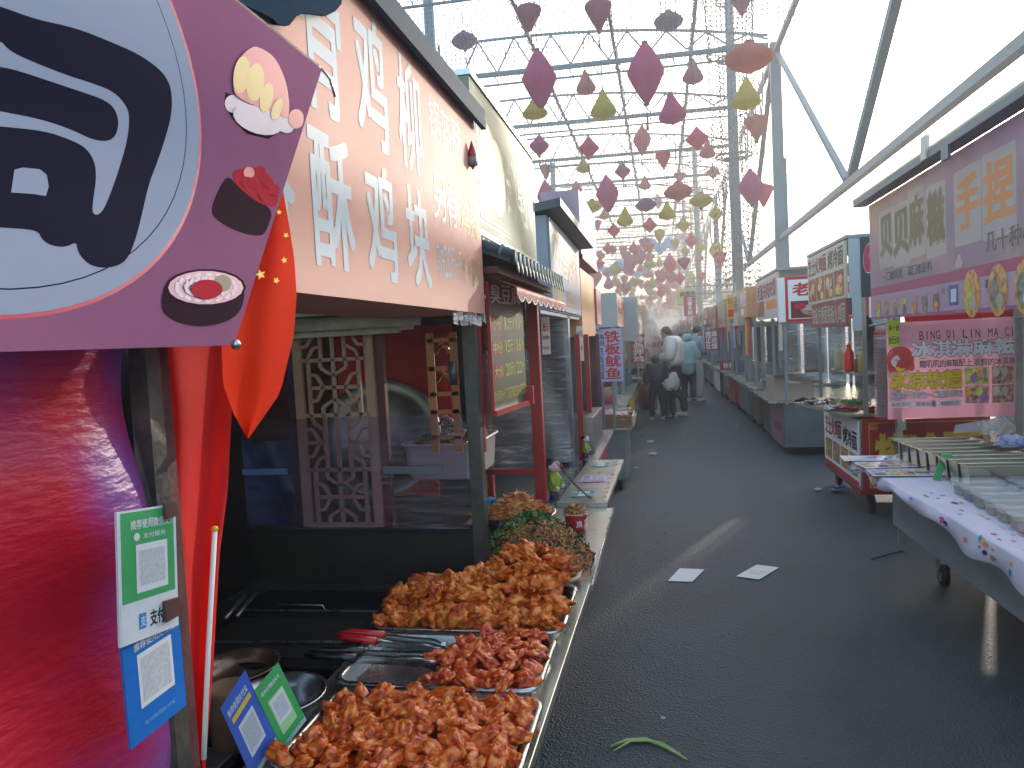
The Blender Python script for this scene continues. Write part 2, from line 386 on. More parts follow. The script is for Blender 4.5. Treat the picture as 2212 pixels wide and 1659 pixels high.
# ornamental light columns with bell crowns
def ring(mb, c, r, t, m, n=20):
    mb.tube([(c[0]+r*cos(2*pi*i/n), c[1]+r*sin(2*pi*i/n), c[2]) for i in range(n+1)], t, 5, m, False)
for i, y in enumerate((26.5, 50, 74, 98)):
    x = 2.62 if i == 0 else 2.5
    root = thing('light_column', 'light column ringed with hanging bulb strings, %s behind the right stalls' % ['nearest', 'second', 'third', 'farthest'][i], 'light column', (x, y, 0), 'ornamental light columns')
    mb = MB(); mb.tube([(x, y, 0), (x, y, 8), (x, y, 14.6)], [.19, .18, .13], 14, STEEL); mb.build('pole', STEEL, root)
    fr = MB()
    for z, r_ in ((14.2, .75), (13.6, .95), (12.7, .42), (11.0, .78), (10.8, .45), (7.6, .6), (7.5, .35)):
        ring(fr, (x, y, z), r_, .035, STEEL)
        for q in range(6): a = q*pi/3; fr.bar((x, y, z-.05), (x+r_*cos(a), y+r_*sin(a), z), .03, STEEL)
    for q in range(18):
        a = q*pi/9; P_ = [(x+r_*cos(a), y+r_*sin(a), z) for r_, z in ((.6, 14.4), (.95, 13.9), (1., 13.3), (.78, 12.7), (.7, 11.1))]
        chord(fr, P_, .012, WIRE)
    fr.build('ring_frame', STEEL, root)
    bl = MB(); n = 34
    for q in range(n):
        a = 2*pi*q/n; pr = [(14.4, .6), (13.9, .95), (13.3, 1.), (12.6, .8), (11, .72)]
        z = 14.4
        while z > 3.2:
            if z > 11:
                for (za, ra), (zb, rb) in zip(pr[:-1], pr[1:]):
                    if za >= z >= zb: rr = ra+(rb-ra)*(za-z)/(za-zb)
            else: rr = .72 if q % 2 else .42
            octa(bl, (x+rr*cos(a)+random.uniform(-.02, .02), y+rr*sin(a), z), .034, BULB)
            z -= .17 if z > 7.5 else .22
    bl.build('bulb_strings', BULB, root)['kind'] = 'stuff'
# ================================================================ lanterns
def lmat(nm, c, c2):
    return mat('lantern_'+nm, c, .6, c2=c2, vs=2.2, trans=.68, bump=.15, bs=25)
LC = {'mag': lmat('mag', 'c86498', 'b85a8c'), 'pink': lmat('pink', 'd86a84', 'c25878'), 'red': lmat('red', 'd85a68', 'c44c60'),
      'sal': lmat('sal', 'd09080', 'bc7c78'), 'yel': lmat('yel', 'd0c45c', 'bcb050'), 'mau': lmat('mau', 'b87888', 'a86c80'), 'pur': lmat('pur', '8c6690', '7e5c86')}
CN = {'mag': 'magenta', 'pink': 'pink', 'red': 'red', 'sal': 'salmon orange', 'yel': 'yellow green', 'mau': 'mauve', 'pur': 'purple'}
PROF = {'bi': ([(.07, .5), (.1, .47), (.2, .36), (.36, .14), (.41, .04), (.4, -.03), (.3, -.2), (.17, -.38), (.1, -.46), (.06, -.5)], .82, 1.25),
        'di': ([(.06, .5), (.12, .42), (.3, .2), (.46, .04), (.46, -.03), (.28, -.24), (.1, -.42), (.03, -.5)], .92, .9),
        'fl': ([(.12, .3), (.16, .26), (.3, .2), (.44, .08), (.5, 0), (.46, -.08), (.32, -.2), (.12, -.27), (.05, -.32)], 1.0, 1.0),
        'dr': ([(.08, .52), (.11, .48), (.17, .34), (.3, .12), (.44, -.1), (.5, -.24), (.46, -.33), (.3, -.42), (.1, -.48), (.03, -.52)], 1.0, .62*1.55),
        'in': ([(.15, .5), (.4, .44), (.47, .36), (.48, .28), (.38, .08), (.24, -.18), (.1, -.42), (.03, -.5)], .96, 1.0)}
KN = {'bi': 'tall diamond', 'di': 'squat diamond', 'fl': 'flat disc', 'dr': 'teardrop', 'in': 'upside-down teardrop'}
RW = {'bi': .68, 'di': .56, 'fl': .78, 'dr': .56, 'in': .54}
CAP = mat('lantern_cap', '5a3040', .5)
_LP = {}
def lantern(kind, colr, P, W, aspect, label, detail=True, cord=None):
    pr, wf, _ = PROF[kind]; key = (kind, colr)
    root = thing('paper_lantern', label, 'lantern', P, 'lanterns hung over the lane')
    if key not in _LP:
        mb = MB(); prof = [(r_/wf*1.0, z) for r_, z in pr]; mb.lathe(prof, n=40, m=LC[colr], ribs=20, ribamp=.11, closed=True)
        o = mb.build('shade', LC[colr]); o['org'] = (0, 0, 0)
        c = MB(); c.lathe([(pr[0][0]/wf*.9, pr[0][1]-.01), (pr[0][0]/wf*.9, pr[0][1]+.04), (.001, pr[0][1]+.05)], n=12, m=CAP)
        oc = c.build('cap', CAP); zb = pr[-1][1]
        t = MB(); t.lathe([(.07, zb-.05), (.08, zb+.02), (.06, zb+.05)], n=12, m=CAP); t.tube([(0, 0, zb), (0, 0, zb-.2)], .012, 5, CAP); t.tube([(0, 0, zb-.2), (0, 0, zb-.48)], [.02, .035], 6, CAP)
        ot = t.build('tassel', CAP); _LP[key] = [o, oc, ot, False]
        first = True
    L_ = _LP[key]
    parts = L_[:2]+([L_[2]] if (detail and random.random() < .3) else [])
    for q in parts:
        d = q.copy(); COL.objects.link(d); d.parent = root
    root.scale = (W, W, W*aspect); root.rotation_euler = (random.uniform(-.06, .06), random.uniform(-.06, .06), random.uniform(0, 6))
    if detail:
        c = MB(); c.bar((0, 0, .5), (0, 0, .5+max(.5, (ZT+.5-P.z)/(W*aspect)-.5)), .013/W, WIRE); o = c.build('cord', WIRE, root)
        # local coordinates already
        o.data.transform(Matrix.Translation(Vector(P)))
    return root
LL = '''1143 40 55 55 in mau wide-topped one left of the top middle
1293 35 58 64 in mau wide-topped one at the very top edge
1444 46 62 40 fl pur alone near the top edge
1003 88 58 38 fl pur above the cream sign
872 75 44 52 dr mau half hidden by the blue sign edge
1165 172 73 118 bi mag left of the two biggest
1395 158 76 120 bi mag right of the two biggest
1155 236 56 44 dr yel under the left big magenta one
1265 180 43 50 dr sal between the two biggest
1303 228 56 60 dr yel clear of all others in the middle
1497 157 44 49 dr mau right of the biggest one
1451 236 58 64 dr mag round-bellied one right of the yellow ones
1618 125 98 60 fl sal big one beside the nearest post
1612 205 60 63 dr yel hanging below the big salmon disc
1634 278 46 52 in sal below the yellow teardrop at the post
1602 3 52 60 in mau cut by the top edge at the right
1165 315 43 45 di mag right above the cream sign end
1272 320 44 44 di pink left of centre in the purple row
1387 303 38 56 bi pink slim one in the middle row
1506 300 46 46 di pink touching a smaller one
1528 324 34 36 dr pink small one tucked under a diamond
1433 346 33 36 in red small one below the slim diamond
1260 358 31 33 dr yel small one on the fourth truss
1345 370 34 34 di mau small one right of the yellow one
1179 372 26 34 in sal peeping out beside the cream sign
1180 425 40 66 bi mag half behind the cream sign end
1312 420 48 74 bi mag large one in the lower middle
1245 405 25 28 dr pink tiny one left of the large magenta
1393 396 26 29 dr sal tiny one in the centre
1465 414 62 38 fl sal dark wide one near the light column
1540 372 27 29 di sal small one against the column
1468 385 25 24 in sal just above the wide dark disc
1515 433 50 30 fl yel in front of the column
1395 443 46 28 fl pur in the centre of the swarm
1279 446 44 29 fl yel left in the swarm
1421 436 19 30 bi sal slim one right of the purple disc
1441 457 37 38 dr yel right of the purple disc
1350 470 36 40 dr yel lower middle of the swarm
1403 487 31 31 di pink centre of the swarm
1326 498 28 28 di red left lower swarm
1476 486 30 30 di yel right of the swarm centre
1622 405 50 70 bi mag right of the light column
1650 423 38 46 in pink overlapping the magenta one at the post
1547 462 30 32 di yel in front of the light column
1547 541 30 42 bi yel low in front of the light column
1556 562 26 34 in pink behind the low yellow one
1305 463 22 24 dr sal small
1268 467 29 30 in sal small
1244 461 23 25 dr pink small
1291 487 18 22 in red small
1313 537 23 25 di red small
1369 537 24 26 di pink small
1404 537 22 22 in red small
1346 543 19 22 in sal small
1293 548 20 12 fl red small
1425 511 24 30 in yel small
1470 512 18 11 fl red small
1493 520 26 32 di pink small
1458 529 20 24 in yel small
1514 535 21 22 di yel small
1361 569 28 40 bi mag small
1330 582 29 26 fl yel small
1404 572 28 18 fl yel small
1424 566 17 22 dr yel small
1447 570 28 40 bi pink small
1478 570 29 26 in mag small
1384 577 17 21 dr pink small
1432 595 22 28 bi red small
1469 601 22 26 di red small
1494 602 19 27 bi yel small
1515 599 20 22 in pink small
1400 590 15 20 di red small
1349 608 17 24 in sal small
1377 609 30 14 fl yel small
1428 631 20 26 di red small
1444 628 15 20 di red small
1335 634 16 20 dr red small
1211 500 26 30 in red small'''
small_n = {}
for ln in LL.split('\n'):
    p = ln.split(); px, py, wpx, hpx = map(float, p[:4]); kd, cl = p[4:6]; W = RW[kd]
    D = W*1600/wpx; P = ony(px, py, D)
    k = ' '.join(p[6:])
    if k == 'small': lab = 'small %s %s paper lantern in the mid-distance swarm over the lane' % (CN[cl], KN[kd])
    else: lab = '%s %s paper lantern, %s' % (CN[cl], KN[kd], k)
    sp = PROF[kd][0]; hh = sp[0][1]-sp[-1][1]
    lantern(kd, cl, P, W, (hpx/wpx)/hh, lab)
rl = random.Random(11)
for i in range(235):
    Y = 42+(i/235)**1.3*95; x = rl.uniform(-4.6, 2.6); z = EYE+rl.uniform(3.0, 5.2)*(.9 if Y > 60 else 1.)
    if Y < 60 and rl.random() < .3: continue
    kd = rl.choice(['bi', 'di', 'di', 'dr', 'in', 'fl']); cl = rl.choice(['pink', 'red', 'red', 'sal', 'yel', 'yel', 'mag', 'sal'])
    lantern(kd, cl, Vector((x, Y, z)), RW[kd]*rl.uniform(.9, 1.25), rl.uniform(.95, 1.4) if kd != 'fl' else .9, 'far %s %s paper lantern among hundreds down the lane' % (CN[cl], KN[kd]), False)
for L_ in _LP.values():
    for q in L_[:3]: bpy.data.objects.remove(q)
# cables the lanterns hang on
mb = MB()
for x in (-4.2, -2.6, -.4, .6, 2.1):
    mb.bar((x, 12, ZT-.5), (x, 105, ZT-.5), .014, WIRE)
solo(mb, 'lantern_cable', 'thin dark cables strung under the trusses that carry the lanterns', 'cable', WIRE)
# blue netting on the far roof
BN = mat('blue_sheet', '2f8fd0', .5, var=.2, vs=3, trans=.4)
for i, (x0, x1, y, z) in enumerate(((-5.4, -2.7, 58, 7.2), (-.6, 1.2, 57, 8.6), (-3, -.6, 75, 8.2))):
    mb = MB(); rr = random.Random(i)
    mb.grid(lambda u, v: Vector((x0+(x1-x0)*u, y+6*v, z+.25*sin(u*9+i)+.3*sin(v*7))), 14, 8, BN)
    solo(mb, 'blue_sheet', ['blue plastic sheet on the far roof at the left', 'blue plastic sheet in the middle of the far roof', 'farthest blue plastic sheet lying over the roof bars'][i], 'plastic sheet', BN)
# tower crane far away
CR = mat('crane_grey', '8a9092', .6)
root = thing('tower_crane', 'distant tower crane with a long jib beyond the right stalls', 'crane', (52, 200, 0))
def lattice(mb, a, b, wd, n):
    a = Vector(a); b = Vector(b); d = (b-a).normalized(); u = d.orthogonal().normalized(); v_ = d.cross(u)
    cs = [u*wd+v_*wd, u*wd-v_*wd, -u*wd-v_*wd, -u*wd+v_*wd]
    for c in cs: mb.bar(a+c, b+c, wd*.3, CR)
    for i in range(n):
        for q in range(4): mb.bar(a+(b-a)*(i/n)+cs[q], a+(b-a)*((i+1)/n)+cs[(q+1) % 4], wd*.18, CR)
P0 = ony(1753, 540, 200); P1 = ony(1600, 537, 215)
root.location = (P0.x, 200, 0)
mb = MB(); lattice(mb, (P0.x, 200, 0), (P0.x, 200, P0.z+1), .7, 20); mb.build('mast', CR, root)
mb = MB(); lattice(mb, (P0.x, 200, P0.z), (P0.x-34, 230, P0.z), .45, 26); mb.build('jib', CR, root)
mb = MB(); lattice(mb, (P0.x+.5, 200, P0.z), (P0.x+9, 194, P0.z), .45, 7); mb.build('counter_jib', CR, root)
mb = MB(); mb.box(P0.x+6.5, P0.x+9.5, 193, 195.5, P0.z-2.6, P0.z-.6, CR); mb.build('counterweight', CR, root)
mb = MB(); mb.box(P0.x-1.1, P0.x+1.1, 198.8, 201, P0.z-2.5, P0.z-.3, CR); mb.build('cab', CR, root)
# trees and a low building at the far end
LEAF = mat('leaf', '3a4a34', .7, var=.4, vs=2, trans=.25); BARK = mat('bark', '4a4038', .9)
def tree(x, y, h, label, seed):
    rr = random.Random(seed); root = thing('tree', label, 'tree', (x, y, 0), 'trees at the far end')
    mb = MB(); mb.tube([(x, y, 0), (x+.1, y, h*.35), (x, y, h*.7)], [.18, .13, .05], 7, BARK)
    for q in range(7):
        a = rr.uniform(0, 6.3); z = h*rr.uniform(.35, .65); mb.tube([(x, y, z), (x+cos(a)*h*.16, y+sin(a)*h*.16, z+h*.14)], [.06, .02], 5, BARK)
    mb.build('trunk', BARK, root)
    cr = MB(); cl = [(rr.gauss(0, h*.14), rr.gauss(0, h*.14), h*rr.uniform(.45, .95), h*rr.uniform(.07, .13)) for _ in range(16)]
    for (cx, cy, cz, cr_) in cl:
        for _ in range(90):
            d = Vector((rr.gauss(0, 1), rr.gauss(0, 1), rr.gauss(0, 1))).normalized()*cr_*rr.uniform(.5, 1.1)
            p = Vector((x+cx, y+cy, cz))+d; s_ = rr.uniform(.06, .13); u = Vector((rr.gauss(0, 1), rr.gauss(0, 1), rr.gauss(0, 1))).normalized()*s_; v_ = u.orthogonal().normalized()*s_*.6
            cr.add([p-u, p+v_, p+u, p-v_], [(0, 1, 2, 3)], LEAF)
    cr.build('crown', LEAF, root)
tree(4.9, 62, 6.2, 'dark tree behind the far right stalls', 3); tree(6.2, 70, 5.6, 'bushy tree just right of the dark far tree', 4)
BW = mat('far_wall', 'b8bcc0', .8, var=.1, vs=.5); GL = mat('far_glass', '5a6a78', .3)
root = thing('office_building', 'pale low building closing the far end of the lane', 'building', (0, 165, 0))
mb = MB(); mb.box(-16, 12, 165, 180, 0, 8.2, BW); wl = mb.build('wall', BW, root)
for i in range(9):
    for j in range(2):
        mb = MB(); mb.box(-14.6+i*3, -13+i*3, 164.9, 165.0, 1.6+j*3.6, 3.2+j*3.6, GL); mb.build('window', GL, root)
mb = MB(); mb.box(-16.3, 12.3, 164.7, 180.3, 8.2, 8.6, BW); mb.build('roof', BW, root)

rs = random.Random(21); mb = MB(); GRIT = mat('grit', '6c6c68', .8, var=.4, vs=50)
for i in range(420):
    y = 1.2+rs.random()**1.6*16; x = rs.uniform(-.25, 1.5); r_ = rs.uniform(.002, .006); octa(mb, (x, y, r_*.6), r_, GRIT)
solo(mb, 'road_grit', 'fine grit and crumbs scattered over the asphalt', 'grit', kind='stuff')
# ================================================================ shared materials
INOX = mat('inox', 'b4b6b4', .28, 1., var=.1, vs=14, bump=.03, bs=200)
INOXB = mat('inox_brushed', '9a9c9a', .42, 1., var=.15, vs=9, stretch=(1, 8, 1))
CTR = mat('counter_steel', 'b9bbb2', .3, .85, var=.1, vs=5, bump=.04, bs=40)
BLK = mat('black_iron', '121315', .55, .3, var=.4, vs=7, bump=.15, bs=30)
BLK2 = mat('sooty_panel', '17181a', .45, .2, c2='2e2a22', vs=5, bump=.1, bs=60)
REDP = mat('red_paint', 'a01c26', .42, var=.15, vs=6); DRED = mat('dark_red', '5c141e', .5, var=.2, vs=5)
GREYM = mat('galvanised', '8f969a', .45, .6, c2='757e84', vs=3, bump=.04, bs=20)
WHITE = mat('white_print', 'e8e6e2', .5); BLACK = mat('black_print', '16161a', .5); RED = mat('red_print', 'c41c24', .5)
YEL = mat('yellow_print', 'd8b42a', .5); ORG = mat('orange_print', 'e07a2c', .5); BLUE = mat('blue_print', '1f62c0', .5); GRN = mat('green_print', '2f9a52', .5)
WOOD = mat('wood', '8a6a48', .65, var=.3, vs=4, stretch=(1, 1, 10)); RUB = mat('rubber', '17181a', .7)
SAUSE = None
# ================================================================ stall nearest on the left (only its hangings show)
XB = -.60
KB = XB/-.65
def bz(y, z): return (XB, y*KB, EYE+(z-EYE)*KB)
SUB = mat('sushi_banner', 'a86c8c', .9, spec=.1, c2='945c80', vs=1.2, trans=.25)
NAVY = mat('navy_print', '15162c', .9, spec=.1); GREYW = mat('disc_print', '949cb0', .9, spec=.1); CRIM = mat('crimson_print', 'b0244c', .5)
root = thing('hanging_banner', 'huge pink sushi banner at the upper left with a navy character', 'banner', (XB, .7, 1.737))
mb = MB(); mb.slab([bz(-.25, 1.735), bz(1.04, 1.737), bz(1.424, 2.287), bz(-.25, 2.30)], (-.006, 0, 0), SUB); sb = mb.build('cloth', SUB, root)
B = Board((XB, 0, 0), (0, 1, 0), (0, 0, 1), 1, 1, step=.0002)
CY, CZ = bz(.61, 2.07)[1:]
B.ell(CY, CZ, .387*KB, .302*KB, CRIM, 64); B.ell(CY, CZ, .381*KB, .297*KB, GREYW, 64)
B.ell(CY, CZ, .352*KB, .272*KB, NAVY, 64); B.ell(CY, CZ, .350*KB, .2705*KB, GREYW, 64)
def sp(pts, m, ext=None):
    if len(pts) > 8 and m not in (SUB,) and len(pts) not in (18,):
        for _ in range(2): pts = [q for i in range(len(pts)) for q in ((pts[i][0]*.75+pts[(i+1) % len(pts)][0]*.25, pts[i][1]*.75+pts[(i+1) % len(pts)][1]*.25), (pts[i][0]*.25+pts[(i+1) % len(pts)][0]*.75, pts[i][1]*.25+pts[(i+1) % len(pts)][1]*.75))]
    q = []
    for x, y in pts: p = onx(x*.4631, y*.4631, XB); q.append((p.y, p.z))
    B.poly(q, m)
sp([(-130, 0), (0, 30), (160, 90), (350, 130), (500, 190), (640, 250), (740, 320), (785, 380), (800, 450), (797, 540), (770, 640), (730, 760), (690, 860), (650, 1040), (625, 1130), (595, 1200), (560, 1235), (490, 1252), (420, 1240), (375, 1200), (358, 1165), (352, 1128), (300, 1155), (230, 1145), (190, 1115), (172, 1072), (0, 1062), (-130, 1050)], NAVY)
sp([(-130, 160), (0, 190), (30, 230), (100, 270), (300, 350), (430, 390), (530, 430), (590, 500), (600, 560), (590, 650), (560, 760), (520, 880), (470, 1000), (425, 1002), (430, 930), (445, 840), (440, 760), (400, 690), (320, 650), (200, 610), (0, 590), (-130, 580), (-130, 500), (0, 520), (200, 560), (340, 610), (420, 650), (490, 662), (535, 640), (552, 570), (530, 500), (470, 460), (380, 430), (200, 370), (80, 330), (0, 312), (-130, 300)], GREYW)
sp([(62, 792), (100, 782), (180, 790), (212, 815), (222, 870), (208, 915), (150, 905), (46, 898)], GREYW)
RICE = mat('rice_print', 'd4c4cc', .6); PRAWN = mat('prawn_print', 'c0606a', .5); EGGY = mat('egg_print', 'c8aa62', .5); NORI = mat('nori_print', '2c1420', .9, spec=.1); ROE = mat('roe_print', 'b02a38', .9, spec=.1); PINKR = mat('pinkrice_print', 'c48a9c', .5)
def cp(cx, cy, rx, ry, m, rot=0, n=18):
    sp([(cx+rx*cos(a)*cos(rot)-ry*sin(a)*sin(rot), cy+rx*cos(a)*sin(rot)+ry*sin(a)*cos(rot)) for a in [2*pi*i/n for i in range(n)]], m)
# prawn sushi
sp([(1050, 430), (1045, 500), (1090, 560), (1150, 625), (1250, 648), (1330, 600), (1345, 560), (1200, 480)], NORI)
for i in range(9): cp(1085+i*31, 500+i*12-abs(i-4)*4, 38, 42, RICE)
cp(1195, 560, 120, 62, RICE, .35)
sp([(1078, 360), (1110, 270), (1170, 215), (1215, 225), (1280, 270), (1330, 380), (1345, 490), (1340, 560), (1290, 530), (1200, 500), (1130, 470), (1085, 440)], PRAWN)
cp(1120, 350, 38, 88, EGGY, .12); cp(1183, 385, 42, 90, EGGY, .1); cp(1235, 455, 30, 70, EGGY, .2); cp(1283, 510, 22, 52, EGGY, .35); cp(1375, 555, 36, 46, PRAWN)
# roe roll
sp([(1070, 825), (1045, 835), (1010, 900), (985, 970), (990, 1010), (1060, 1060), (1150, 1095), (1225, 1102), (1250, 1060), (1275, 975), (1180, 930), (1100, 860)], NORI)
sp([(1085, 800), (1130, 786), (1200, 778), (1240, 800), (1290, 870), (1300, 930), (1280, 972), (1200, 945), (1130, 890), (1090, 850)], ROE)
for q in ((1110, 815), (1160, 805), (1210, 800), (1245, 850), (1275, 885), (1190, 860), (1230, 910), (1150, 850)): cp(*q, 26, 26, ROE if q[0] % 4 else PRAWN)
# maki
sp([(770, 1310), (750, 1400), (760, 1460), (830, 1505), (940, 1525), (1050, 1505), (1120, 1455), (1140, 1370), (1130, 1310), (950, 1250)], NORI)
cp(955, 1340, 188, 86, NORI); cp(955, 1342, 176, 78, PINKR)
rq = random.Random(4)
for i in range(34):
    a = i*2*pi/17; r_ = .84 if i < 17 else .58; cp(955+165*r_*cos(a+.2*(i > 16)), 1342+72*r_*sin(a+.2*(i > 16)), 17, 9, RICE, a+1.5, 8)
cp(1030, 1322, 42, 40, mat('avocado_print', '3c3a30', .5)); cp(955, 1350, 74, 46, ROE)
B.pic.build('printed_sushi', None, root)
mb = MB(); mb.bar(Vector(bz(-.25, 2.3))-Vector((.014, 0, 0)), Vector(bz(1.424, 2.287))-Vector((.014, 0, 0)), .018, BLK); mb.build('top_rail', BLK, root)
mb = MB(); mb.ball(bz(1.045, 1.738), .008, INOX, 8); mb.tube([bz(1.424, 2.287), bz(1.46, 2.28), bz(1.48, 2.25)], .003, 5, INOX); mb.build('clip', INOX, root)
# torn blue sheet above it
BS = mat('blue_awning', '103850', .9, spec=.1, var=.3, vs=6, trans=.2)
mb = MB(); rr = random.Random(2)
P_ = [onx(x, y, -.63) for x, y in ((500, -40), (505, 0), (560, 25), (590, 40), (600, 52), (625, 55), (640, 36), (655, 28), (680, 30), (705, 34), (725, 24), (738, 8), (742, -40))]
mb.slab(P_, (-.01, 0, 0), BS); solo(mb, 'torn_awning', 'ragged dark blue awning scrap above the sushi banner', 'awning', BS)
# stall 0 post with payment boards
OLDP = mat('old_post', '25282a', .45, .3, c2='5c5650', vs=12, bump=.3, bs=40)
S0 = thing('food_stall', 'nearest left stall with black corner post and red purple plastic curtain', 'stall', (-.9, .6, 0))
mb = MB(); mb.box(-.70, -.672, .866, .894, 0, 2.25, OLDP); mb.build('corner_post', OLDP, S0)
mb = MB(); mb.box(-.712, -.685, .902, .93, .9, 2.2, mat('rusty_post', '5a3030', .6, var=.4, vs=20, bump=.2)); mb.build('inner_post', None, S0)
LDG = mat('ledge', '2a2628', .6, var=.4, vs=15, bump=.3)
mb = MB(); mb.box(-1.9, -.64, -.2, .86, 1.0, 1.135, LDG); mb.build('ledge', LDG, S0)
def curtain_mat():
    m = bpy.data.materials.new('plastic_curtain'); m.use_nodes = True; n = m.node_tree.nodes; l = m.node_tree.links; b = n['Principled BSDF']
    tc = n.new('ShaderNodeTexCoord'); sx = n.new('ShaderNodeSeparateXYZ'); l.new(tc.outputs['Object'], sx.inputs[0])
    t = n.new('ShaderNodeTexNoise'); t.inputs['Scale'].default_value = 3.2; t.inputs['Detail'].default_value = 2; l.new(tc.outputs['Object'], t.inputs['Vector'])
    r = n.new('ShaderNodeValToRGB'); e = r.color_ramp.elements; e[0].position = .38; e[1].position = .56; e[0].color = (*hexc('c81c34'), 1); e[1].color = (*hexc('8c4c98'), 1)
    k = e.new(.47); k.color = (*hexc('b42c68'), 1)
    l.new(t.outputs['Fac'], r.inputs[0]); l.new(r.outputs[0], b.inputs['Base Color']); b.inputs['Roughness'].default_value = .35; b.inputs['Coat Weight'].default_value = .12
    mp = n.new('ShaderNodeMapping'); mp.inputs['Scale'].default_value = (1, 5, 14); mp.inputs['Rotation'].default_value = (.4, 0, 0); l.new(tc.outputs['Object'], mp.inputs[0])
    t2 = n.new('ShaderNodeTexNoise'); t2.inputs['Scale'].default_value = 6; t2.inputs['Detail'].default_value = 6; l.new(mp.outputs[0], t2.inputs['Vector'])
    bp = n.new('ShaderNodeBump'); bp.inputs['Strength'].default_value = .35; bp.inputs['Distance'].default_value = .01; l.new(t2.outputs['Fac'], bp.inputs['Height']); l.new(bp.outputs[0], b.inputs['Normal'])
    tr = n.new('ShaderNodeBsdfTranslucent'); l.new(r.outputs[0], tr.inputs[0]); mx = n.new('ShaderNodeMixShader'); mx.inputs[0].default_value = .3
    l.new(b.outputs[0], mx.inputs[1]); l.new(tr.outputs[0], mx.inputs[2]); l.new(mx.outputs[0], n['Material Output'].inputs[0]); return m
CM = curtain_mat()
mb = MB(); mb.grid(lambda u, v: Vector((-.7-.015*sin(u*17+v*2)-.01*sin(v*13+u*3), -.2+1.06*u, 1.13+.62*v)), 60, 24, CM); mb.build('plastic_curtain', CM, S0)
mb = MB(); mb.box(-1.9, -.72, -.2, .9, 2.2, 2.26, DRED); mb.box(-1.9, -1.86, -.2, .86, 0, 2.2, DRED); mb.build('roof', DRED, S0)
mb = MB(); mb.box(-1.9, -.7, -.2, .86, .1, .995, mat('stall_body', '4a1820', .6, var=.3)); mb.build('body', None, S0)
# payment boards (square code areas stay blank)
def quadboard(px, Xp, name, label, cat, base, t=.003, group=None, draw=None, parent=None):
    """board whose lower-left, lower-right, upper-left corners are px on plane x=Xp"""
    a, b, c = [onx(*p, Xp) for p in px]
    U = b-a; V = c-a; Bq = Board(a, U, V, U.length, V.length, step=.0003); Bq.N = Vector((1, 0, 0))
    Bq.V = V.normalized()
    if draw: draw(Bq)
    return Bq.panel(name, base, parent, t, label, cat, group)
def code(B_, u0, v0, u1, v1):
    B_.rect(u0, v0, u1, v1, mat('code_blank', 'cfd0d2', .5)); B_.rect(u0+.05, v0+.05, u1-.05, v1-.05, mat('code_grey', 'b9babf', .6, var=.2, vs=300))
PG = mat('pay_green', '3f9a5c', .4, var=.06, vs=30); PBL = mat('pay_blue', '1668b8', .4, var=.06, vs=30); PW = mat('pay_white', 'c8ccd0', .45, var=.06, vs=40)
def d1(B_):
    B_.rect(.02, .0, .98, .30, PW); B_.rect(.05, .305, .95, .985, PG)
    B_.text('推荐使用微信支付', .2, .85, .97, .92, PW, .03); B_.ell(.3, .79, .05, .03, PW); B_.text('支付服务', .4, .77, .8, .81, PW)
    code(B_, .28, .36, .82, .73)
    B_.rect(.3, .08, .42, .2, mat('logo_blue', '2a7ac0', .5)); B_.text('支', .32, .1, .41, .18, PW, .02); B_.text('支付宝', .48, .08, .88, .2, BLACK, .03)
quadboard([(260, 1400), (386, 1350), (252, 1107)], -.612, 'payment_board', 'green mobile payment board taped to the black post', 'payment board', PW, draw=d1, group='payment boards on the post')
def d2(B_):
    B_.text('推荐使用支付宝', .18, .87, .9, .95, PW, .03); code(B_, .22, .3, .82, .83); B_.text('支付就用支付宝', .25, .12, .8, .16, mat('pale_blue', '78a8d8', .5))
quadboard([(283, 1620), (403, 1522), (262, 1397)], -.618, 'payment_board', 'blue mobile payment board taped below the green one', 'payment board', PBL, draw=d2, group='payment boards on the post')
TAPE = mat('brown_tape', '5a3a34', .4)
for nm, q in (('top', (362, 1085, 385, 1122)), ('middle', (362, 1290, 388, 1345))):
    a = onx(q[0], q[3], -.605); b = onx(q[2], q[1], -.605)
    mb = MB(); mb.slab([(-.606, a.y, a.z), (-.606, b.y, a.z), (-.606, b.y, b.z), (-.606, a.y, b.z+.004)], (-.004, 0, 0), TAPE)
    solo(mb, 'tape_strip', 'brown tape holding the payment boards, the %s piece' % nm, 'tape', TAPE, 'tape on the payment boards')
# red cloth strip on its own stick
RC = mat('red_flag_cloth', 'f01c14', .8, c2='d81412', vs=4, trans=.3, bump=.1, bs=500)
root = thing('red_banner_strip', 'long red cloth strip on a white stick beside the black post', 'flag', (-.7, 1.0, 1.0))
lft = [(345, 740), (372, 900), (378, 1100), (385, 1300), (395, 1450), (410, 1680)]; rgt = [(505, 740), (500, 900), (492, 1060), (474, 1200), (460, 1450), (442, 1680)]
def lerp_pl(pl, v):
    k = v*(len(pl)-1); i = min(int(k), len(pl)-2); f = k-i; return (pl[i][0]+(pl[i+1][0]-pl[i][0])*f, pl[i][1]+(pl[i+1][1]-pl[i][1])*f)
def cloth_pt(u, v, L_, R_, X, amp, ph=0):
    a = lerp_pl(L_, v); b = lerp_pl(R_, v); x = a[0]+(b[0]-a[0])*u; y = a[1]+(b[1]-a[1])*u
    return onx(x, y, X+amp*sin(u*7+ph+v*2)+amp*.4*sin(v*11+ph))
mb = MB(); mb.grid(lambda u, v: cloth_pt(u, v, lft, rgt, -.76, .012), 14, 24, RC); mb.build('cloth', RC, root)
mb = MB(); mb.tube([onx(464, 1148, -.73), onx(450, 1400, -.73), onx(440, 1640, -.73)], .0045, 6, WHITE); mb.build('stick', WHITE, root)
mb = MB(); mb.ball(onx(464, 1143, -.73), .006, YEL, 8); mb.build('finial', YEL, root)
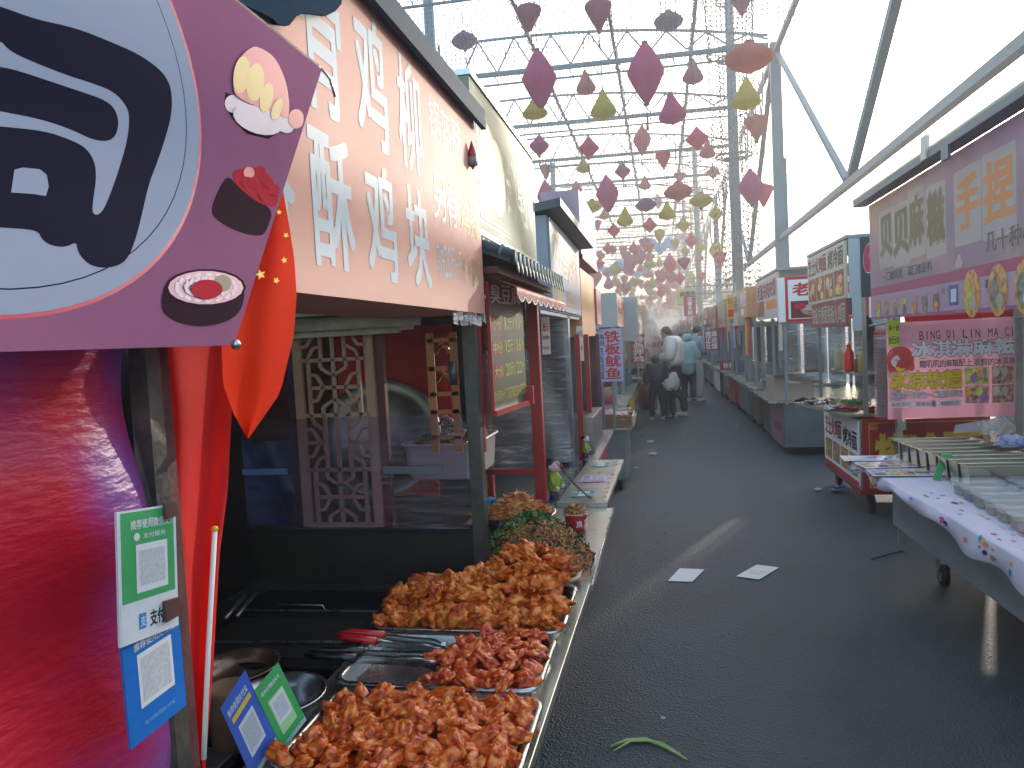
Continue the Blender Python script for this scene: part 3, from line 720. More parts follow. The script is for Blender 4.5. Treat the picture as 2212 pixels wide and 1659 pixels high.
# national flag
FL = mat('flag_red', 'f43c16', .85, c2='ec3412', vs=3, trans=.35, spec=.1, bump=.1, bs=600)
root = thing('flag', 'orange red flag with yellow stars hanging out from behind the sushi banner', 'flag', (-.7, 1.3, 1.4))
L2 = [(560, 380), (520, 540), (490, 650), (478, 740), (482, 830), (503, 890), (533, 945)]; R2 = [(606, 380), (622, 470), (636, 560), (641, 640), (634, 730), (605, 850), (537, 947)]
mb = MB(); mb.grid(lambda u, v: cloth_pt(u, v, L2, R2, -.625, .008, 2), 12, 26, FL); mb.build('cloth', FL, root)
st = MB(); YS = mat('flag_star', 'f0c414', .6)
def star(px, py, r, rot):
    pts = []
    for i in range(10):
        a = rot+pi/2+i*pi/5; q = r if i % 2 == 0 else r*.4; pts.append(onx(px+q*cos(a), py-q*sin(a), -.612))
    st.add(pts, [tuple(range(10))], YS)
star(563, 593, 12, .3); star(597, 606, 8, .8); star(614, 562, 8, .2); star(618, 508, 7, .6); star(603, 458, 7, .1)
st.build('stars', YS, root)

# ================================================================ left stall 1: fried chicken
PNK = mat('pink_board', 'd09888', .55, c2='ca8c7c', vs=2.5, spec=.3)
PALE = mat('pale_letters', 'a8b8c2', .5, spec=.35); PYL = mat('pale_yellow_letters', 'b8a868', .5, spec=.35)
CT1 = thing('food_stall', 'fried chicken stall with a long pink signboard and black griddle bay', 'stall', (-1.2, 1.9, 0))
mb = MB(); mb.box(-1.0, -.66, .95, 2.72, 1.83, 2.545, PNK); mb.box(-.66, -.648, .95, 2.72, 1.83, 2.545, PNK); sg = mb.build('signboard', PNK, CT1)
B = Board((-.648, 0, 0), (0, 1, 0), (0, 0, 1), 1, 1)
B.text('骨', 1.33, 2.2, 1.525, 2.53, PALE, .025); B.text('鸡', 1.59, 2.2, 1.79, 2.5, PALE, .025); B.text('柳', 1.86, 2.2, 2.06, 2.49, PALE, .02)
B.text('香', 1.08, 1.89, 1.27, 2.15, PALE, .025); B.text('酥', 1.33, 1.89, 1.535, 2.16, PALE, .025); B.text('鸡', 1.6, 1.885, 1.8, 2.155, PALE, .025); B.text('块', 1.87, 1.885, 2.075, 2.15, PALE, .025)
B.text('锅盔肠', 2.13, 2.34, 2.5, 2.46, PALE, .0); B.text('另有', 2.13, 2.1, 2.4, 2.24, PALE, .01); B.text('鸡块20元一斤', 2.13, 1.93, 2.42, 2.03, PALE, .0)
B.text('鸡排', 2.43, 2.1, 2.68, 2.22, PYL, .02); B.text('买一斤送半斤', 2.42, 1.92, 2.68, 2.02, PYL, .01)
B.txt.build('lettering', None, sg)
mb = MB(); mb.box(-1.02, -.615, .95, 2.745, 2.548, 2.585, mat('blue_trim', '143a50', .7, spec=.2)); mb.box(-.63, -.612, .95, 2.745, 2.515, 2.546, mat('blue_trim', '143a50', .7)); mb.build('top_trim', None, CT1)
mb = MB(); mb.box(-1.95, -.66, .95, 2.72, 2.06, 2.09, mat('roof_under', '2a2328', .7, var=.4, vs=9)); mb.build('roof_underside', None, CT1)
mb = MB(); mb.grid(lambda u, v: Vector((-.655+.012*sin(u*40), 2.3+.42*u, 1.826-.035*v-.01*sin(u*25))), 20, 3, film('torn_film', base=.2, streak=.8)); mb.build('torn_wrap', None, CT1)
# partition: post, window frame, black lower panel
mb = MB(); mb.box(-.735, -.685, 2.69, 2.74, .8, 2.05, mat('post_grey', '4a4c4e', .4, .5, var=.3, vs=14, bump=.1)); mb.build('corner_post', None, CT1)
mb = MB(); mb.box(-1.95, -.736, 2.70, 2.73, .79, 1.0, BLK2); mb.build('black_panel', BLK2, CT1)
mb = MB(); mb.box(-1.95, -.736, 2.68, 2.74, 1.0, 1.022, BLK); mb.build('window_sill', BLK, CT1)
mb = MB(); mb.box(-1.095, -1.062, 2.71, 2.74, 1.022, 1.79, DRED); mb.box(-1.47, -1.437, 2.71, 2.74, 1.022, 1.79, mat('purple_frame', '3a1c3c', .5)); mb.build('window_bar', None, CT1)
LAT = mat('lattice_cream', 'b08e78', .55, var=.08)
mb = MB(); x0, x1, z0, z1, y = -1.434, -1.097, 1.024, 1.785, 2.695
def hb(xa, za, xb, zb, w_=.014, dep=.012):
    a = Vector((xa, 0, za)); b = Vector((xb, 0, zb)); d = (b-a).normalized(); n_ = Vector((-d.z, 0, d.x))*w_/2
    mb.slab([Vector((p.x, y, p.z)) for p in (a-n_, b-n_, b+n_, a+n_)], (0, dep+random.uniform(0, .0015), 0), LAT)
for x in (x0+.018, x1-.018): hb(x, z0, x, z1, .036, .016)
xc = (x0+x1)/2; U_ = .2175; zz = z0+.01; k = 0
hb(x0+.03, z0+.008, x1-.03, z0+.008, .02)
def arc(cx, cz, r, a0, a1, n=6):
    for i in range(n):
        a = a0+(a1-a0)*i/n; b = a0+(a1-a0)*(i+1)/n; ra = r*(1+.12*abs(sin(3*(a-a0)))); rb = r*(1+.12*abs(sin(3*(b-a0))))
        hb(cx+ra*cos(a), cz+ra*sin(a), cx+rb*cos(b), cz+rb*sin(b), .012)
while zz < z1-.02:
    top = min(zz+U_, z1); mid = zz+U_/2
    xi0, xi1 = xc-.105, xc+.105
    if top < z1: hb(x0+.03, top, x1-.03, top, .014)
    if k % 2 == 0:
        hb(xi0, zz, xi0, top); hb(xi1, zz, xi1, top); hb(xc, zz, xc, top)
        if mid < z1: hb(xi0, mid, xi1, mid)
        for (cx, cz, a0) in ((xi0, mid, 0), (xi1, mid, pi)):
            arc(cx, cz, .052, -pi/2, pi/2) if cx == xi0 else arc(cx, cz, .052, pi/2, 3*pi/2)
        arc(xc, zz, .055, 0, pi)
        if top < z1: arc(xc, top, .055, pi, 2*pi)
    else:
        for x in (xc-.05, xc, xc+.05): hb(x, zz, x, top)
        arc(x0+.03, mid, .055, -pi/2, pi/2); arc(x1-.03, mid, .055, pi/2, 3*pi/2)
        for cx, cz, a0 in ((xc-.05, zz, pi/2), (xc+.05, zz, 0), (xc-.05, top, pi), (xc+.05, top, 1.5*pi)):
            if cz < z1: arc(cx, cz, .05, a0, a0+pi/2)
        hb(x0+.03, mid, xc-.05, mid); hb(xc+.05, mid, x1-.03, mid)
    zz += U_; k += 1
mb.build('lattice_panel', LAT, CT1)
WL = mat('lattice_wood', 'a8642c', .45, var=.2)
y = 2.77; LAT = WL; mb = MB(); x0, x1, z0, z1 = -.9, -.785, 1.3, 1.77
hb(x0+.01, z0, x0+.01, z1, .03); hb(x1-.01, z0, x1-.01, z1, .03)
for z in (1.36, 1.46, 1.53, 1.63, 1.74): hb(x0, z, x1, z, .016)
for z in (1.41, 1.58, 1.69): hb(x0+.03, z, x0+.06, z+.04, .012); arc(x0+.06, z, .025, 0, pi, 4)
mb.build('inner_lattice', WL, CT1)
FM = film('window_film', 'dcd4e8', .02, .08, (2, 2, 14), .12, 2.5)
mb = MB(); mb.grid(lambda u, v: Vector((-1.75+1.01*u, 2.672+.004*sin(u*15+v*4), 1.02+.44*v)), 20, 10, FM); mb.build('lower_film', FM, CT1)
mb = MB(); mb.box(-1.68, -1.468, 2.65, 2.66, 1.245, 1.268, mat('blue_bar', '5a78b0', .4)); mb.build('cross_rail', None, CT1); mb = MB(); mb.box(-1.065, -.82, 2.65, 2.662, 1.24, 1.268, mat('grey_bar', '5c606c', .4)); mb.build('cross_rail', None, CT1)
mb = MB(); mb.tube([(-.77, 2.66, 1.57), (-.77, 2.66, 1.66)], .016, 10, mat('gun_grey', '4a5050', .4, .6)); mb.build('door_closer', None, CT1)
mb = MB(); mb.box(-1.95, -.736, 2.70, 2.73, 1.80, 2.06, mat('lintel', '2a1c24', .6)); mb.build('lintel', None, CT1)
# dark body and left wall of stall 1
mb = MB(); mb.box(-1.95, -1.9, .95, 2.7, 0, 1.79, DRED); mb.box(-1.9, -.95, 1.0, 2.69, 0, .72, BLK); mb.build('body', BLK, CT1)
mb = MB(); mb.box(-1.74, -1.66, 2.1, 2.66, .8, 1.79, BLK); mb.build('inner_post', BLK, CT1)
mb = MB(); mb.slab([(-.96, .6, .772), (-.33, .6, .772), (-.30, 2.72, .772), (-.96, 2.72, .772)], (0, 0, .028), CTR); mb.build('counter', CTR, CT1, .003)
mb = MB(); mb.box(-.95, -.36, .62, 2.7, .74, .77, BLK); mb.build('counter_frame', BLK, CT1)
# lamp under the roof
root = thing('hanging_lamp', 'dusty white trough lamp hung across the top of the lattice window', 'lamp', (-1.2, 2.6, 1.8))
LW = mat('lamp_white', 'b8b4a4', .45, c2='8e8c80', vs=10, bump=.05)
mb = MB(); mb.box(-1.75, -.89, 2.60, 2.64, 1.855, 1.875, LW); mb.build('rail', LW, root)
pr = [(2.64, 1.852), (2.59, 1.848), (2.555, 1.83), (2.54, 1.80)]
mb = MB(); mb.grid(lambda u, v: Vector((-1.75+(.895+.012*v)*u, lerp_pl(pr, v)[0], lerp_pl(pr, v)[1]-.004*u)), 12, 6, LW); mb.build('shade', LW, root)
mb = MB(); mb.box(-1.75, -.955, 2.60, 2.64, 1.775, 1.80, LW); mb.build('lower_trough', LW, root)
mb = MB(); mb.tube([(-1.7, 2.62, 1.79), (-.9, 2.62, 1.795)], .011, 8, mat('tube_pink', 'd8a8b8', .3)); mb.build('tube', None, root)
# small red bulb thing on the sign's far end
mb = MB(); c = onx(1020, 336, -.635); mb.lathe([(.001, -.05), (.014, -.03), (.017, 0), (.012, .02), (.002, .05)], c, 12, mat('charm_red', '9a1c2c', .3)); mb.lathe([(.017, -.035), (.018, -.01), (.010, .002)], c, 12, mat('charm_grey', '7a7a86', .3))
solo(mb, 'hanging_charm', 'tiny red and grey charm tied to the far end of the pink signboard', 'charm')
# griddle
root = thing('griddle', 'square black iron griddle with thin bright rims behind the trays', 'griddle', (-1.25, 2.2, .72))
mb = MB(); mb.box(-1.55, -.97, 1.95, 2.6, .722, .80, BLK); mb.build('box', BLK, root, .004)
mb = MB(); mb.box(-1.50, -1.02, 2.0, 2.3, .80, .803, BLK2); mb.build('plate', BLK2, root)
for a, b in (((-1.5, 2.34), (-1.0, 2.36)), ((-1.5, 2.07), (-1.3, 2.07)), ((-1.28, 2.08), (-1.0, 2.1))):
    mb = MB(); mb.bar((*a, .815), (*b, .815), .006, INOX); mb.build('rim', INOX, root)
mb = MB(); mb.tube([(-1.35, 2.32, .815), (-1.35, 2.31, .85), (-1.18, 2.31, .85), (-1.17, 2.32, .815)], .003, 6, INOXB); mb.build('handle', INOXB, root)
mb = MB(); mb.tube([(-1.56, 2.45, .83), (-1.48, 2.2, .84)], .008, 6, INOXB); mb.tube([(-1.53, 2.47, .83), (-1.45, 2.22, .84)], .008, 6, INOXB)
solo(mb, 'metal_tongs', 'thin steel tongs lying on the far left of the griddle', 'tongs')
# bowls
def bowl(name, label, c, r, h, m, mi, grp=None, n=40):
    root = thing(name, label, 'bowl', c, grp); x, y_, z = c
    mb = MB(); mb.lathe([(r*.45, 0), (r*.7, h*.2), (r*.9, h*.6), (r*.97, h*.96), (r*1.05, h*.98), (r*1.06, h), (r*.96, h*1.01), (r*.88, h*.62), (r*.66, h*.24), (.001, h*.12)], c, n, m); mb.build('shell', m, root)
    return root
bowl('steel_basin', 'greasy brownish steel basin at the left behind the wooden block', (-1.235, 1.87, .76), .115, .075, mat('greasy_steel', '8a6a50', .3, .8, c2='6a5a50', vs=12), INOX, 'basins left of the trays')
bowl('steel_basin', 'shiny empty steel basin behind the green payment card', (-1.02, 1.72, .76), .12, .075, INOX, INOX, 'basins left of the trays')
mb = MB(); mb.lathe([(.044, 0), (.046, .1), (.05, .14), (.05, .155), (.046, .16), (.043, .155), (.001, .153)], (-1.10, 1.62, .74), 22, mat('pale_wood', '8e6a50', .7, var=.3, vs=10)); solo(mb, 'wooden_container', 'round brown wooden canister between the basins and the blue card', 'canister')
mb = MB(); mb.box(-1.2, -1.07, 1.35, 1.6, .70, .75, INOXB); solo(mb, 'steel_box', 'low steel box at the bottom left beside the blue card', 'box', bevel=.004)
# payment cards standing on the counter
def card(a, b, c, base, label, blue):
    a, b, c = Vector(a), Vector(b), Vector(c); U = b-a; V = c-a; B_ = Board(a, U, V, U.length, V.length, step=.0003)
    foot = mat('card_foot', '9aa8a8', .3)
    if blue:
        B_.text('推荐使用支付宝', .1, .8, .85, .88, PW, .02); B_.rect(.14, .7, .86, .765, YEL); code(B_, .22, .2, .78, .62)
    else:
        B_.text('推荐使用微信支付', .12, .82, .85, .88, PW, .02); B_.rect(.2, .16, .8, .7, mat('pale_green', '9cc48c', .5)); code(B_, .24, .3, .76, .68)
    B_.rect(0, 0, 1, .06, foot)
    B_.panel('payment_card', base, None, .004, label, 'payment card', 'payment cards standing on the counter')
def pz(px, py, D): return ony(px, py, D)
card(pz(548, 1690, 1.40), pz(600, 1600, 1.46), pz(476, 1530, 1.42), mat('card_blue', '0f48b0', .35), 'blue payment card with a yellow strip, leaning at the tray corner', True)
card(pz(612, 1622, 1.46), pz(662, 1555, 1.53), pz(549, 1492, 1.47), mat('card_green', '12943c', .35), 'bright green payment card leaning behind the blue one', False)
# ---------------------------------------------------------------- trays
def tray(x0, x1, y0, y1, z, h, label, grp='steel trays on the chicken counter', m=None, name='food_tray', rim=.018):
    m = m or INOX; cx, cy = (x0+x1)/2, (y0+y1)/2; root = thing(name, label, 'tray', (cx, cy, z), grp)
    def ringp(ix, zz, r):
        pts = []
        for (qx, qy, a) in ((x1-ix-r, y0+ix+r, -pi/2), (x1-ix-r, y1-ix-r, 0), (x0+ix+r, y1-ix-r, pi/2), (x0+ix+r, y0+ix+r, pi)):
            for k in range(6): b = a+pi/2*k/5; pts.append(Vector((qx+r*cos(b), qy+r*sin(b), z+zz)))
        return pts
    rs = [ringp(.03, 0, .03), ringp(.022, .008, .04), ringp(rim, h-.004, .04), ringp(rim-.004, h, .042), ringp(.003, h+.001, .05), ringp(0, h-.003, .052), ringp(.001, h-.007, .052)]
    vs = [p for r_ in rs for p in r_]; n = 24; fs = [tuple(range(n))]
    for i in range(len(rs)-1):
        for k in range(n): fs.append((i*n+k, i*n+(k+1) % n, (i+1)*n+(k+1) % n, (i+1)*n+k))
    mb = MB(); mb.add(vs, fs[:1], m); mb.add(vs, fs[1:], m, True); o = mb.build('pan', m, root)
    s_ = o.modifiers.new('solid', 'SOLIDIFY'); s_.thickness = .0015
    return root
tray(-.865, -.315, 1.37, 1.745, .801, .045, 'nearest steel tray, heaped with orange chicken pieces')
tray(-.90, -.335, 1.765, 2.12, .801, .045, 'middle steel tray, half empty at its left end with two tongs on it')
tray(-.95, -.325, 2.14, 2.58, .801, .045, 'farthest steel tray, with the tall pile of battered chicken')
# chicken pieces
CH1 = foodmat('chicken_orange', '8c2804', 'cc5410', 'e8964c', 1.1, .34, .35, .2)
CH2 = foodmat('chicken_red', '801c04', 'bc400e', 'd87838', 1.2, .3, .35, .25)
CH3 = foodmat('chicken_batter', '903004', 'c85a0e', 'e8984c', 1.3, .45, .6, .08)
def chunk(seed, m, lump=.35, strands=0, fine=.1):
    me = bpy.data.meshes.new('chicken_piece'); bm = bmesh.new(); bmesh.ops.create_icosphere(bm, subdivisions=4, radius=1)
    rs = random.Random(seed); off = Vector((rs.uniform(-50, 50), rs.uniform(-50, 50), rs.uniform(-50, 50))); ax = Vector((1, rs.uniform(.6, .95), rs.uniform(.5, .75)))
    for v in bm.verts:
        d = v.co.normalized(); q = 1+lump*noise.noise(d*1.3+off)*1.4+lump*.75*noise.noise(d*2.9+off)+fine*noise.noise(d*7+off)+fine*.5*noise.noise(d*15+off)
        if strands: rg = abs(noise.noise(d*2.2+off*1.3)); q += strands*(.5-rg*2.2)+strands*.4*(.4-abs(noise.noise(d*5.5+off))*2)
        v.co = Vector((d.x*ax.x, d.y*ax.y, d.z*ax.z))*max(q, .25)
    bm.to_mesh(me); bm.free()
    for p in me.polygons: p.use_smooth = True
    me.materials.append(m); return me
V1 = [chunk(i, CH1, .42, .0, .05) for i in range(9)]; V2 = [chunk(20+i, CH2, .42, .0, .05) for i in range(6)]; V3 = [chunk(40+i, CH3, .5, .25, .16) for i in range(9)]
def pile(vs, pts, label, grp, r0, r1, seed):
    rs = random.Random(seed)
    for p in pts:
        o = bpy.data.objects.new('chicken_piece', rs.choice(vs)); COL.objects.link(o); o.location = p
        o.rotation_euler = (rs.uniform(-.7, .7), rs.uniform(-.7, .7), rs.uniform(0, 6.3)); s_ = rs.uniform(r0, r1); o.scale = (s_*rs.uniform(.9, 1.35), s_, s_*rs.uniform(.8, 1.1))
        tag(o, label, 'chicken piece', grp)
def heap(x0, x1, y0, y1, step, hf, seed, layers=1, jit=.35):
    rs = random.Random(seed); out = []; row = 0; y = y0
    while y <= y1:
        x = x0+(row % 2)*step/2
        while x <= x1:
            h = hf(x, y)
            if h is not None:
                z = h
                out.append(Vector((x+rs.uniform(-jit, jit)*step, y+rs.uniform(-jit, jit)*step, z+rs.uniform(-.006, .008))))
                zz = z-.026
                while zz > .818 and layers > 1: out.append(Vector((x+rs.uniform(-.5, .5)*step, y+rs.uniform(-.5, .5)*step, zz))); zz -= .03
            x += step
        y += step*.86; row += 1
    return out
h1 = lambda x, y: .845+.012*sin(x*9+1)*cos(y*11)+.018*max(0, 1-((x+.58)/.22)**2-((y-1.55)/.16)**2)
P1 = heap(-.825, -.35, 1.40, 1.71, .043, h1, 1)
pile(V1, P1, 'glossy orange glazed chicken piece heaped in the nearest tray', 'chicken pieces in the nearest tray', .024, .034, 5)
def h2(x, y):
    if x < -.66-(y-1.9)*.25: return None
    if x < -.6 and y > 1.95: return None
    return .835+.035*max(0, 1-((x+.5)/.17)**2-((y-1.95)/.2)**2)
P2 = heap(-.8, -.365, 1.795, 2.09, .046, h2, 2)
pile(V2, P2, 'dark red glazed chicken piece at the right of the middle tray', 'chicken pieces in the middle tray', .022, .034, 6)
def h3(x, y):
    pk = .16*math.exp(-((x+.47)/.105)**2-((y-2.42)/.14)**2); lf = .055*math.exp(-((x+.78)/.16)**2-((y-2.35)/.16)**2); md = .055*math.exp(-((x+.62)/.1)**2-((y-2.36)/.16)**2)
    rt_ = .06*math.exp(-((x+.37)/.07)**2-((y-2.4)/.17)**2)
    return .842+pk+lf+md+rt_
P3 = heap(-.90, -.36, 2.17, 2.55, .053, h3, 3)
random.Random(9).shuffle(P3)
pile(V3, P3, 'rough orange battered chicken piece in the tall pile of the farthest tray', 'battered chicken pieces in the farthest tray', .031, .047, 7)
mb = MB(); mb.grid(lambda u, v: Vector((-.92+.57*u, 2.16+.4*v, h3(-.92+.57*u, 2.16+.4*v)-.022+.006*sin(u*40)*cos(v*31))), 40, 26, CH3)
solo(mb, 'chicken_mound', 'lower pieces of battered chicken merged in the tall pile', 'chicken pile', kind='stuff')
mb = MB()
for (x0, x1, y0, y1, z) in ((-.83, -.35, 1.4, 1.71, .822), (-.6, -.36, 1.8, 2.08, .815)):
    mb.grid(lambda u, v: Vector((x0+(x1-x0)*u, y0+(y1-y0)*v, z+.004*sin(u*20)*cos(v*17))), 16, 10, CH2)
solo(mb, 'sauce_layer', 'red brown sauce lying between the chicken pieces of the near trays', 'sauce', kind='stuff')
# tongs
def tongs(a, b, grip, label, seed):
    a, b = Vector(a), Vector(b); root = thing('kitchen_tongs', label, 'tongs', a, 'tongs on the middle tray'); d = (b-a); s_ = Vector((-d.y, d.x, 0)).normalized()
    g = MB(); 
    for sg_ in (-1, 1):
        w0 = .004 if sg_ < 0 else .004
        pts = [a+s_*.004*sg_, a+d*.12+s_*.02*sg_+Vector((0, 0, .006)), a+d*.42+s_*.024*sg_+Vector((0, 0, .006))]
        g.tube(pts, [.007, .011, .011], 8, grip)
    g.build('grip', grip, root)
    for sg_ in (-1, 1):
        mb = MB()
        p0 = a+d*.4+s_*.023*sg_; p1 = b+s_*.016*sg_
        n_ = 12; vs = []
        for i in range(n_+1):
            p = p0+(p1-p0)*(i/n_); wv = .009+.006*(i/n_)**2+(.002*sin(i*2.2) if i > 8 else 0)
            zz = Vector((0, 0, .003*sg_*0+ (-.012*max(0, i/n_-.85)*6)))
            vs += [p-Vector((0, 0, wv))+zz+s_*.003*sg_, p+s_*-.003*sg_+zz, p+Vector((0, 0, wv))+zz+s_*.003*sg_]
        fs = [(i*3+j, i*3+j+1, (i+1)*3+j+1, (i+1)*3+j) for i in range(n_) for j in range(2)]
        mb.add(vs, fs, INOX, True); o = mb.build('arm', INOX, root); q = o.modifiers.new('s', 'SOLIDIFY'); q.thickness = .0015
RG = mat('red_grip', 'b81020', .35, coat=.3); BG = mat('black_grip', '0c0c10', .3, coat=.3)
tongs(ony(728, 1372, 2.03)+Vector((0, 0, 0)), ony(958, 1398, 1.98), RG, 'steel tongs with a bright red grip', 1)
tongs(ony(662, 1413, 1.93), ony(945, 1425, 1.90), BG, 'steel tongs with a black grip, open above the chicken', 2)
# ================================================================ left stall 2: stinky tofu
WRAP = film('cling_wrap', 'e4e4e8', .05, .38, (3, 3, 34), .5, 2.2)
WRAP2 = film('cling_wrap_cross', 'e4e4e8', .06, .42, (2, 5, 16), .5, 3)
GRN2 = mat('cream_green_board', '7c8c74', .55, c2='70806c', vs=2.2, bump=.03, bs=8, spec=.35, stretch=(1, 1, 5))
CT2 = thing('food_stall', 'red framed tofu stall with a pale green signboard and small tiled eave', 'stall', (-1.3, 3.4, 0))
mb = MB(); mb.box(-.80, -.668, 2.74, 4.12, 2.16, 2.72, GRN2); sg = mb.build('signboard', GRN2, CT2)
B = Board((-.667, 0, 0), (0, 1, 0), (0, 0, 1), 1, 1, step=.0005)
GOLD = mat('pale_green_print', '5c6c58', .4); PLY = mat('plaque_yellow', '8c8858', .4); PLR = mat('plaque_red', 'a87060', .4)
for q, m_ in ((.0, GOLD), (.035, GOLD)):
    for a in ((2.78+q, 2.19+q*.6, 4.08-q, 2.195+q*.6), (2.78+q, 2.685-q*.6, 4.08-q, 2.69-q*.6)): B.rect(*a, m_)
    B.rect(2.78+q, 2.19+q*.6, 2.788+q, 2.69-q*.6, m_); B.rect(4.072-q, 2.19+q*.6, 4.08-q, 2.69-q*.6, m_)
B.ell(3.0, 2.44, .16, .17, PLR, 30); B.ell(3.15, 2.42, .16, .16, PLR, 30); B.ell(3.0, 2.44, .14, .155, PLY, 30); B.ell(3.15, 2.42, .14, .145, PLY, 30)
B.text('夜市', 2.9, 2.36, 3.27, 2.5, PLR, .0); B.text('长沙臭豆腐', 3.33, 2.3, 4.02, 2.58, mat('faded_green', '64745e', .4), .01)
B.pic.build('printed_border', None, sg); B.txt.build('lettering', None, sg)
mb = MB(); mb.box(-.86, -.805, 2.74, 2.80, 1.9, 2.78, mat('purple_post', '6a3450', .5)); mb.box(-.81, -.66, 2.735, 4.125, 2.722, 2.745, INOX); mb.build('sign_trim', None, CT2)
mb = MB(); mb.box(-.80, -.662, 2.74, 4.14, 2.135, 2.158, mat('cream_rail', 'c8bca8', .4)); mb.build('lower_rail', None, CT2)
# tiled eave
TILE = mat('grey_tile', '2c3a40', .5, var=.3, vs=14); TED = mat('tile_edge', '6c868a', .4)
mb = MB()
mb.slab([(-.78, 2.76, 2.13), (-.55, 2.76, 2.035), (-.55, 4.2, 2.035), (-.78, 4.2, 2.13)], (0, 0, -.015), TILE)
for i in range(16):
    yy = 2.8+i*.09; mb.tube([(-.78, yy, 2.14), (-.54, yy, 2.045)], .026, 8, TILE)
    for k in range(3): f = k/3+.1; mb.tube([(-.78+.24*f, yy, 2.143-.096*f), (-.78+.24*f+.01, yy, 2.139-.096*f)], .03, 10, TED)
    mb.lathe([(.027, 0), (.031, .004), (.022, .006), (.001, .006)], (-.538, yy, 2.043), 12, TED, Matrix.Rotation(pi/2, 3, 'Y'))
    mb.slab([(-.543, yy+.022, 2.03), (-.543, yy+.068, 2.03), (-.537, yy+.045, 1.985)], (.006, 0, 0), TED)
mb.build('tiled_eave', TILE, CT2)
mb = MB(); mb.box(-.76, -.6, 2.76, 4.18, 1.985, 2.01, DRED); mb.build('eave_board', DRED, CT2)
AWN = mat('awning_red', 'a83844', .55, c2='98303c', vs=5, trans=.3); 
mb = MB()
def aw(u, v):
    yy = 2.76+1.44*u; f = min(v/.7, 1); dz = -.06*f; sc = .018*(1-abs(sin(u*pi*12))) if v > .7 else 0
    return Vector((-.66+.13*f, yy, 1.985+dz-(v-.7)/.3*(.03+.022*abs(sin(u*pi*9.5))) if v > .7 else 1.985+dz))
mb.grid(aw, 110, 10, AWN); mb.build('scalloped_awning', AWN, CT2)
mb = MB(); mb.tube([aw(i/110, 1)+Vector((.002, 0, 0)) for i in range(111)], .0035, 5, mat('awning_hem', 'c8a8a8', .5)); mb.build('awning_hem', None, CT2)
# red frame: the window is in the far cross wall, facing the lane's near end
mb = MB(); mb.box(-.72, -.66, 3.985, 4.045, .8, 2.0, REDP); mb.build('corner_post', REDP, CT2, .004)
mb = MB(); mb.box(-.985, -.955, 3.985, 4.03, .8, 2.0, REDP); mb.build('window_post', REDP, CT2, .004)
mb = MB(); mb.box(-1.7, -.72, 3.985, 4.03, .985, 1.015, REDP); mb.build('window_sill', REDP, CT2, .003)
mb = MB(); mb.box(-1.7, -.72, 3.985, 4.03, 1.675, 1.70, REDP); mb.build('window_head', REDP, CT2, .003)
mb = MB(); mb.box(-1.02, -.99, 3.985, 4.03, .8, 1.7, mat('mustard_strip', 'b08a28', .5)); mb.build('side_strip', None, CT2); mb = MB(); mb.box(-.715, -.685, 2.755, 2.785, 1.3, 2.0, REDP); mb.build('side_strip', None, CT2)
OLV = mat('olive_board', '5c5a48', .4, c2='54533f', vs=4); PALEW = mat('chalk_white', 'd0d0cc', .5); YG = mat('yellow_green_print', 'b8b040', .5); OLR = mat('maroon_box', '7c2430', .5)
mb = MB(); mb.box(-.95, -.723, 3.975, 3.984, 1.70, 1.965, OLV); tb = mb.build('banner_board', OLV, CT2)
B = Board((-.95, 3.974, 1.70), (1, 0, 0), (0, 0, 1), .227, .265); B.text('夜市仅此两家', .03, .15, .98, .62, YG, .02); B.txt.build('lettering', None, tb)
# tilted price board at the near side
a = Vector((-.655, 2.79, 1.455)); b_ = Vector((-.60, 3.235, 1.46)); c = Vector((-.66, 2.79, 1.96))
root = thing('price_board', 'olive price board with yellow figures in a red frame on the tofu stall', 'price board', a)
U = b_-a; V = Vector((0, 0, 1)); B = Board(a, U, V, U.length, .50, step=.0006)
B.text('臭豆腐', .08, .84, .95, .99, PALEW, .02)
for i, (s1, s2) in enumerate((('小份', '10元/10个'), ('中份', '15元/16个'), ('大份', '20元/22个'))):
    v = .61-i*.19; B.rect(.07, v, .34, v+.13, OLR); B.text(s1, .09, v+.02, .33, v+.11, YG, .02); B.text(s2, .4, v+.02, .97, v+.12, YG, .025)
B.text('技术咨询+V:13700304753', .06, .06, .97, .15, YG, .01)
B.panel('board', OLV, root, .006)
mb = MB(); mb.bar(a+Vector((.008, -.01, -.01)), b_+Vector((.012, .01, -.01)), .022, REDP); mb.bar(a+Vector((.005, -.008, 0)), a+Vector((.005, -.008, .5)), .012, REDP); mb.bar(b_+Vector((.015, 0, -.02)), b_+Vector((.015, 0, .06)), .03, REDP); mb.build('frame', REDP, root)
# wrap over the windows, back and side walls
mb = MB(); mb.grid(lambda u, v: Vector((-1.6+.88*u, 3.98+.004*sin(u*22+v*9), 1.015+.66*v)), 24, 24, WRAP2); mb.build('window_wrap', WRAP2, CT2)
mb = MB(); mb.box(-1.9, -.73, 4.032, 4.036, 1.02, 1.67, mat('window_dim', '5a5450', .5, alpha=.55)); mb.build('window_pane', None, CT2)
INW = mat('inner_wall', '4a3638', .6, c2='5c2028', vs=2.5); SHEET = mat('white_sheet', 'b8bcc4', .5)
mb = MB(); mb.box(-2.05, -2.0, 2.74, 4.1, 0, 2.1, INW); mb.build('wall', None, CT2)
mb = MB(); mb.box(-2.05, -.66, 2.74, 4.1, 1.99, 2.13, mat('roof_dark', '30282c', .7)); mb.build('roof', None, CT2)
mb = MB(); mb.grid(lambda u, v: Vector((-1.62+.62*u, 3.5+.02*sin(u*12), 1.36+.5*v)), 12, 4, mat('red_cloth', 'd0202c', .6, trans=.2)); mb.box(-1.55, -1.15, 3.6, 3.62, .95, 1.3, mat('red_cloth2', 'b01c28', .6)); mb.build('red_curtain', None, CT2)
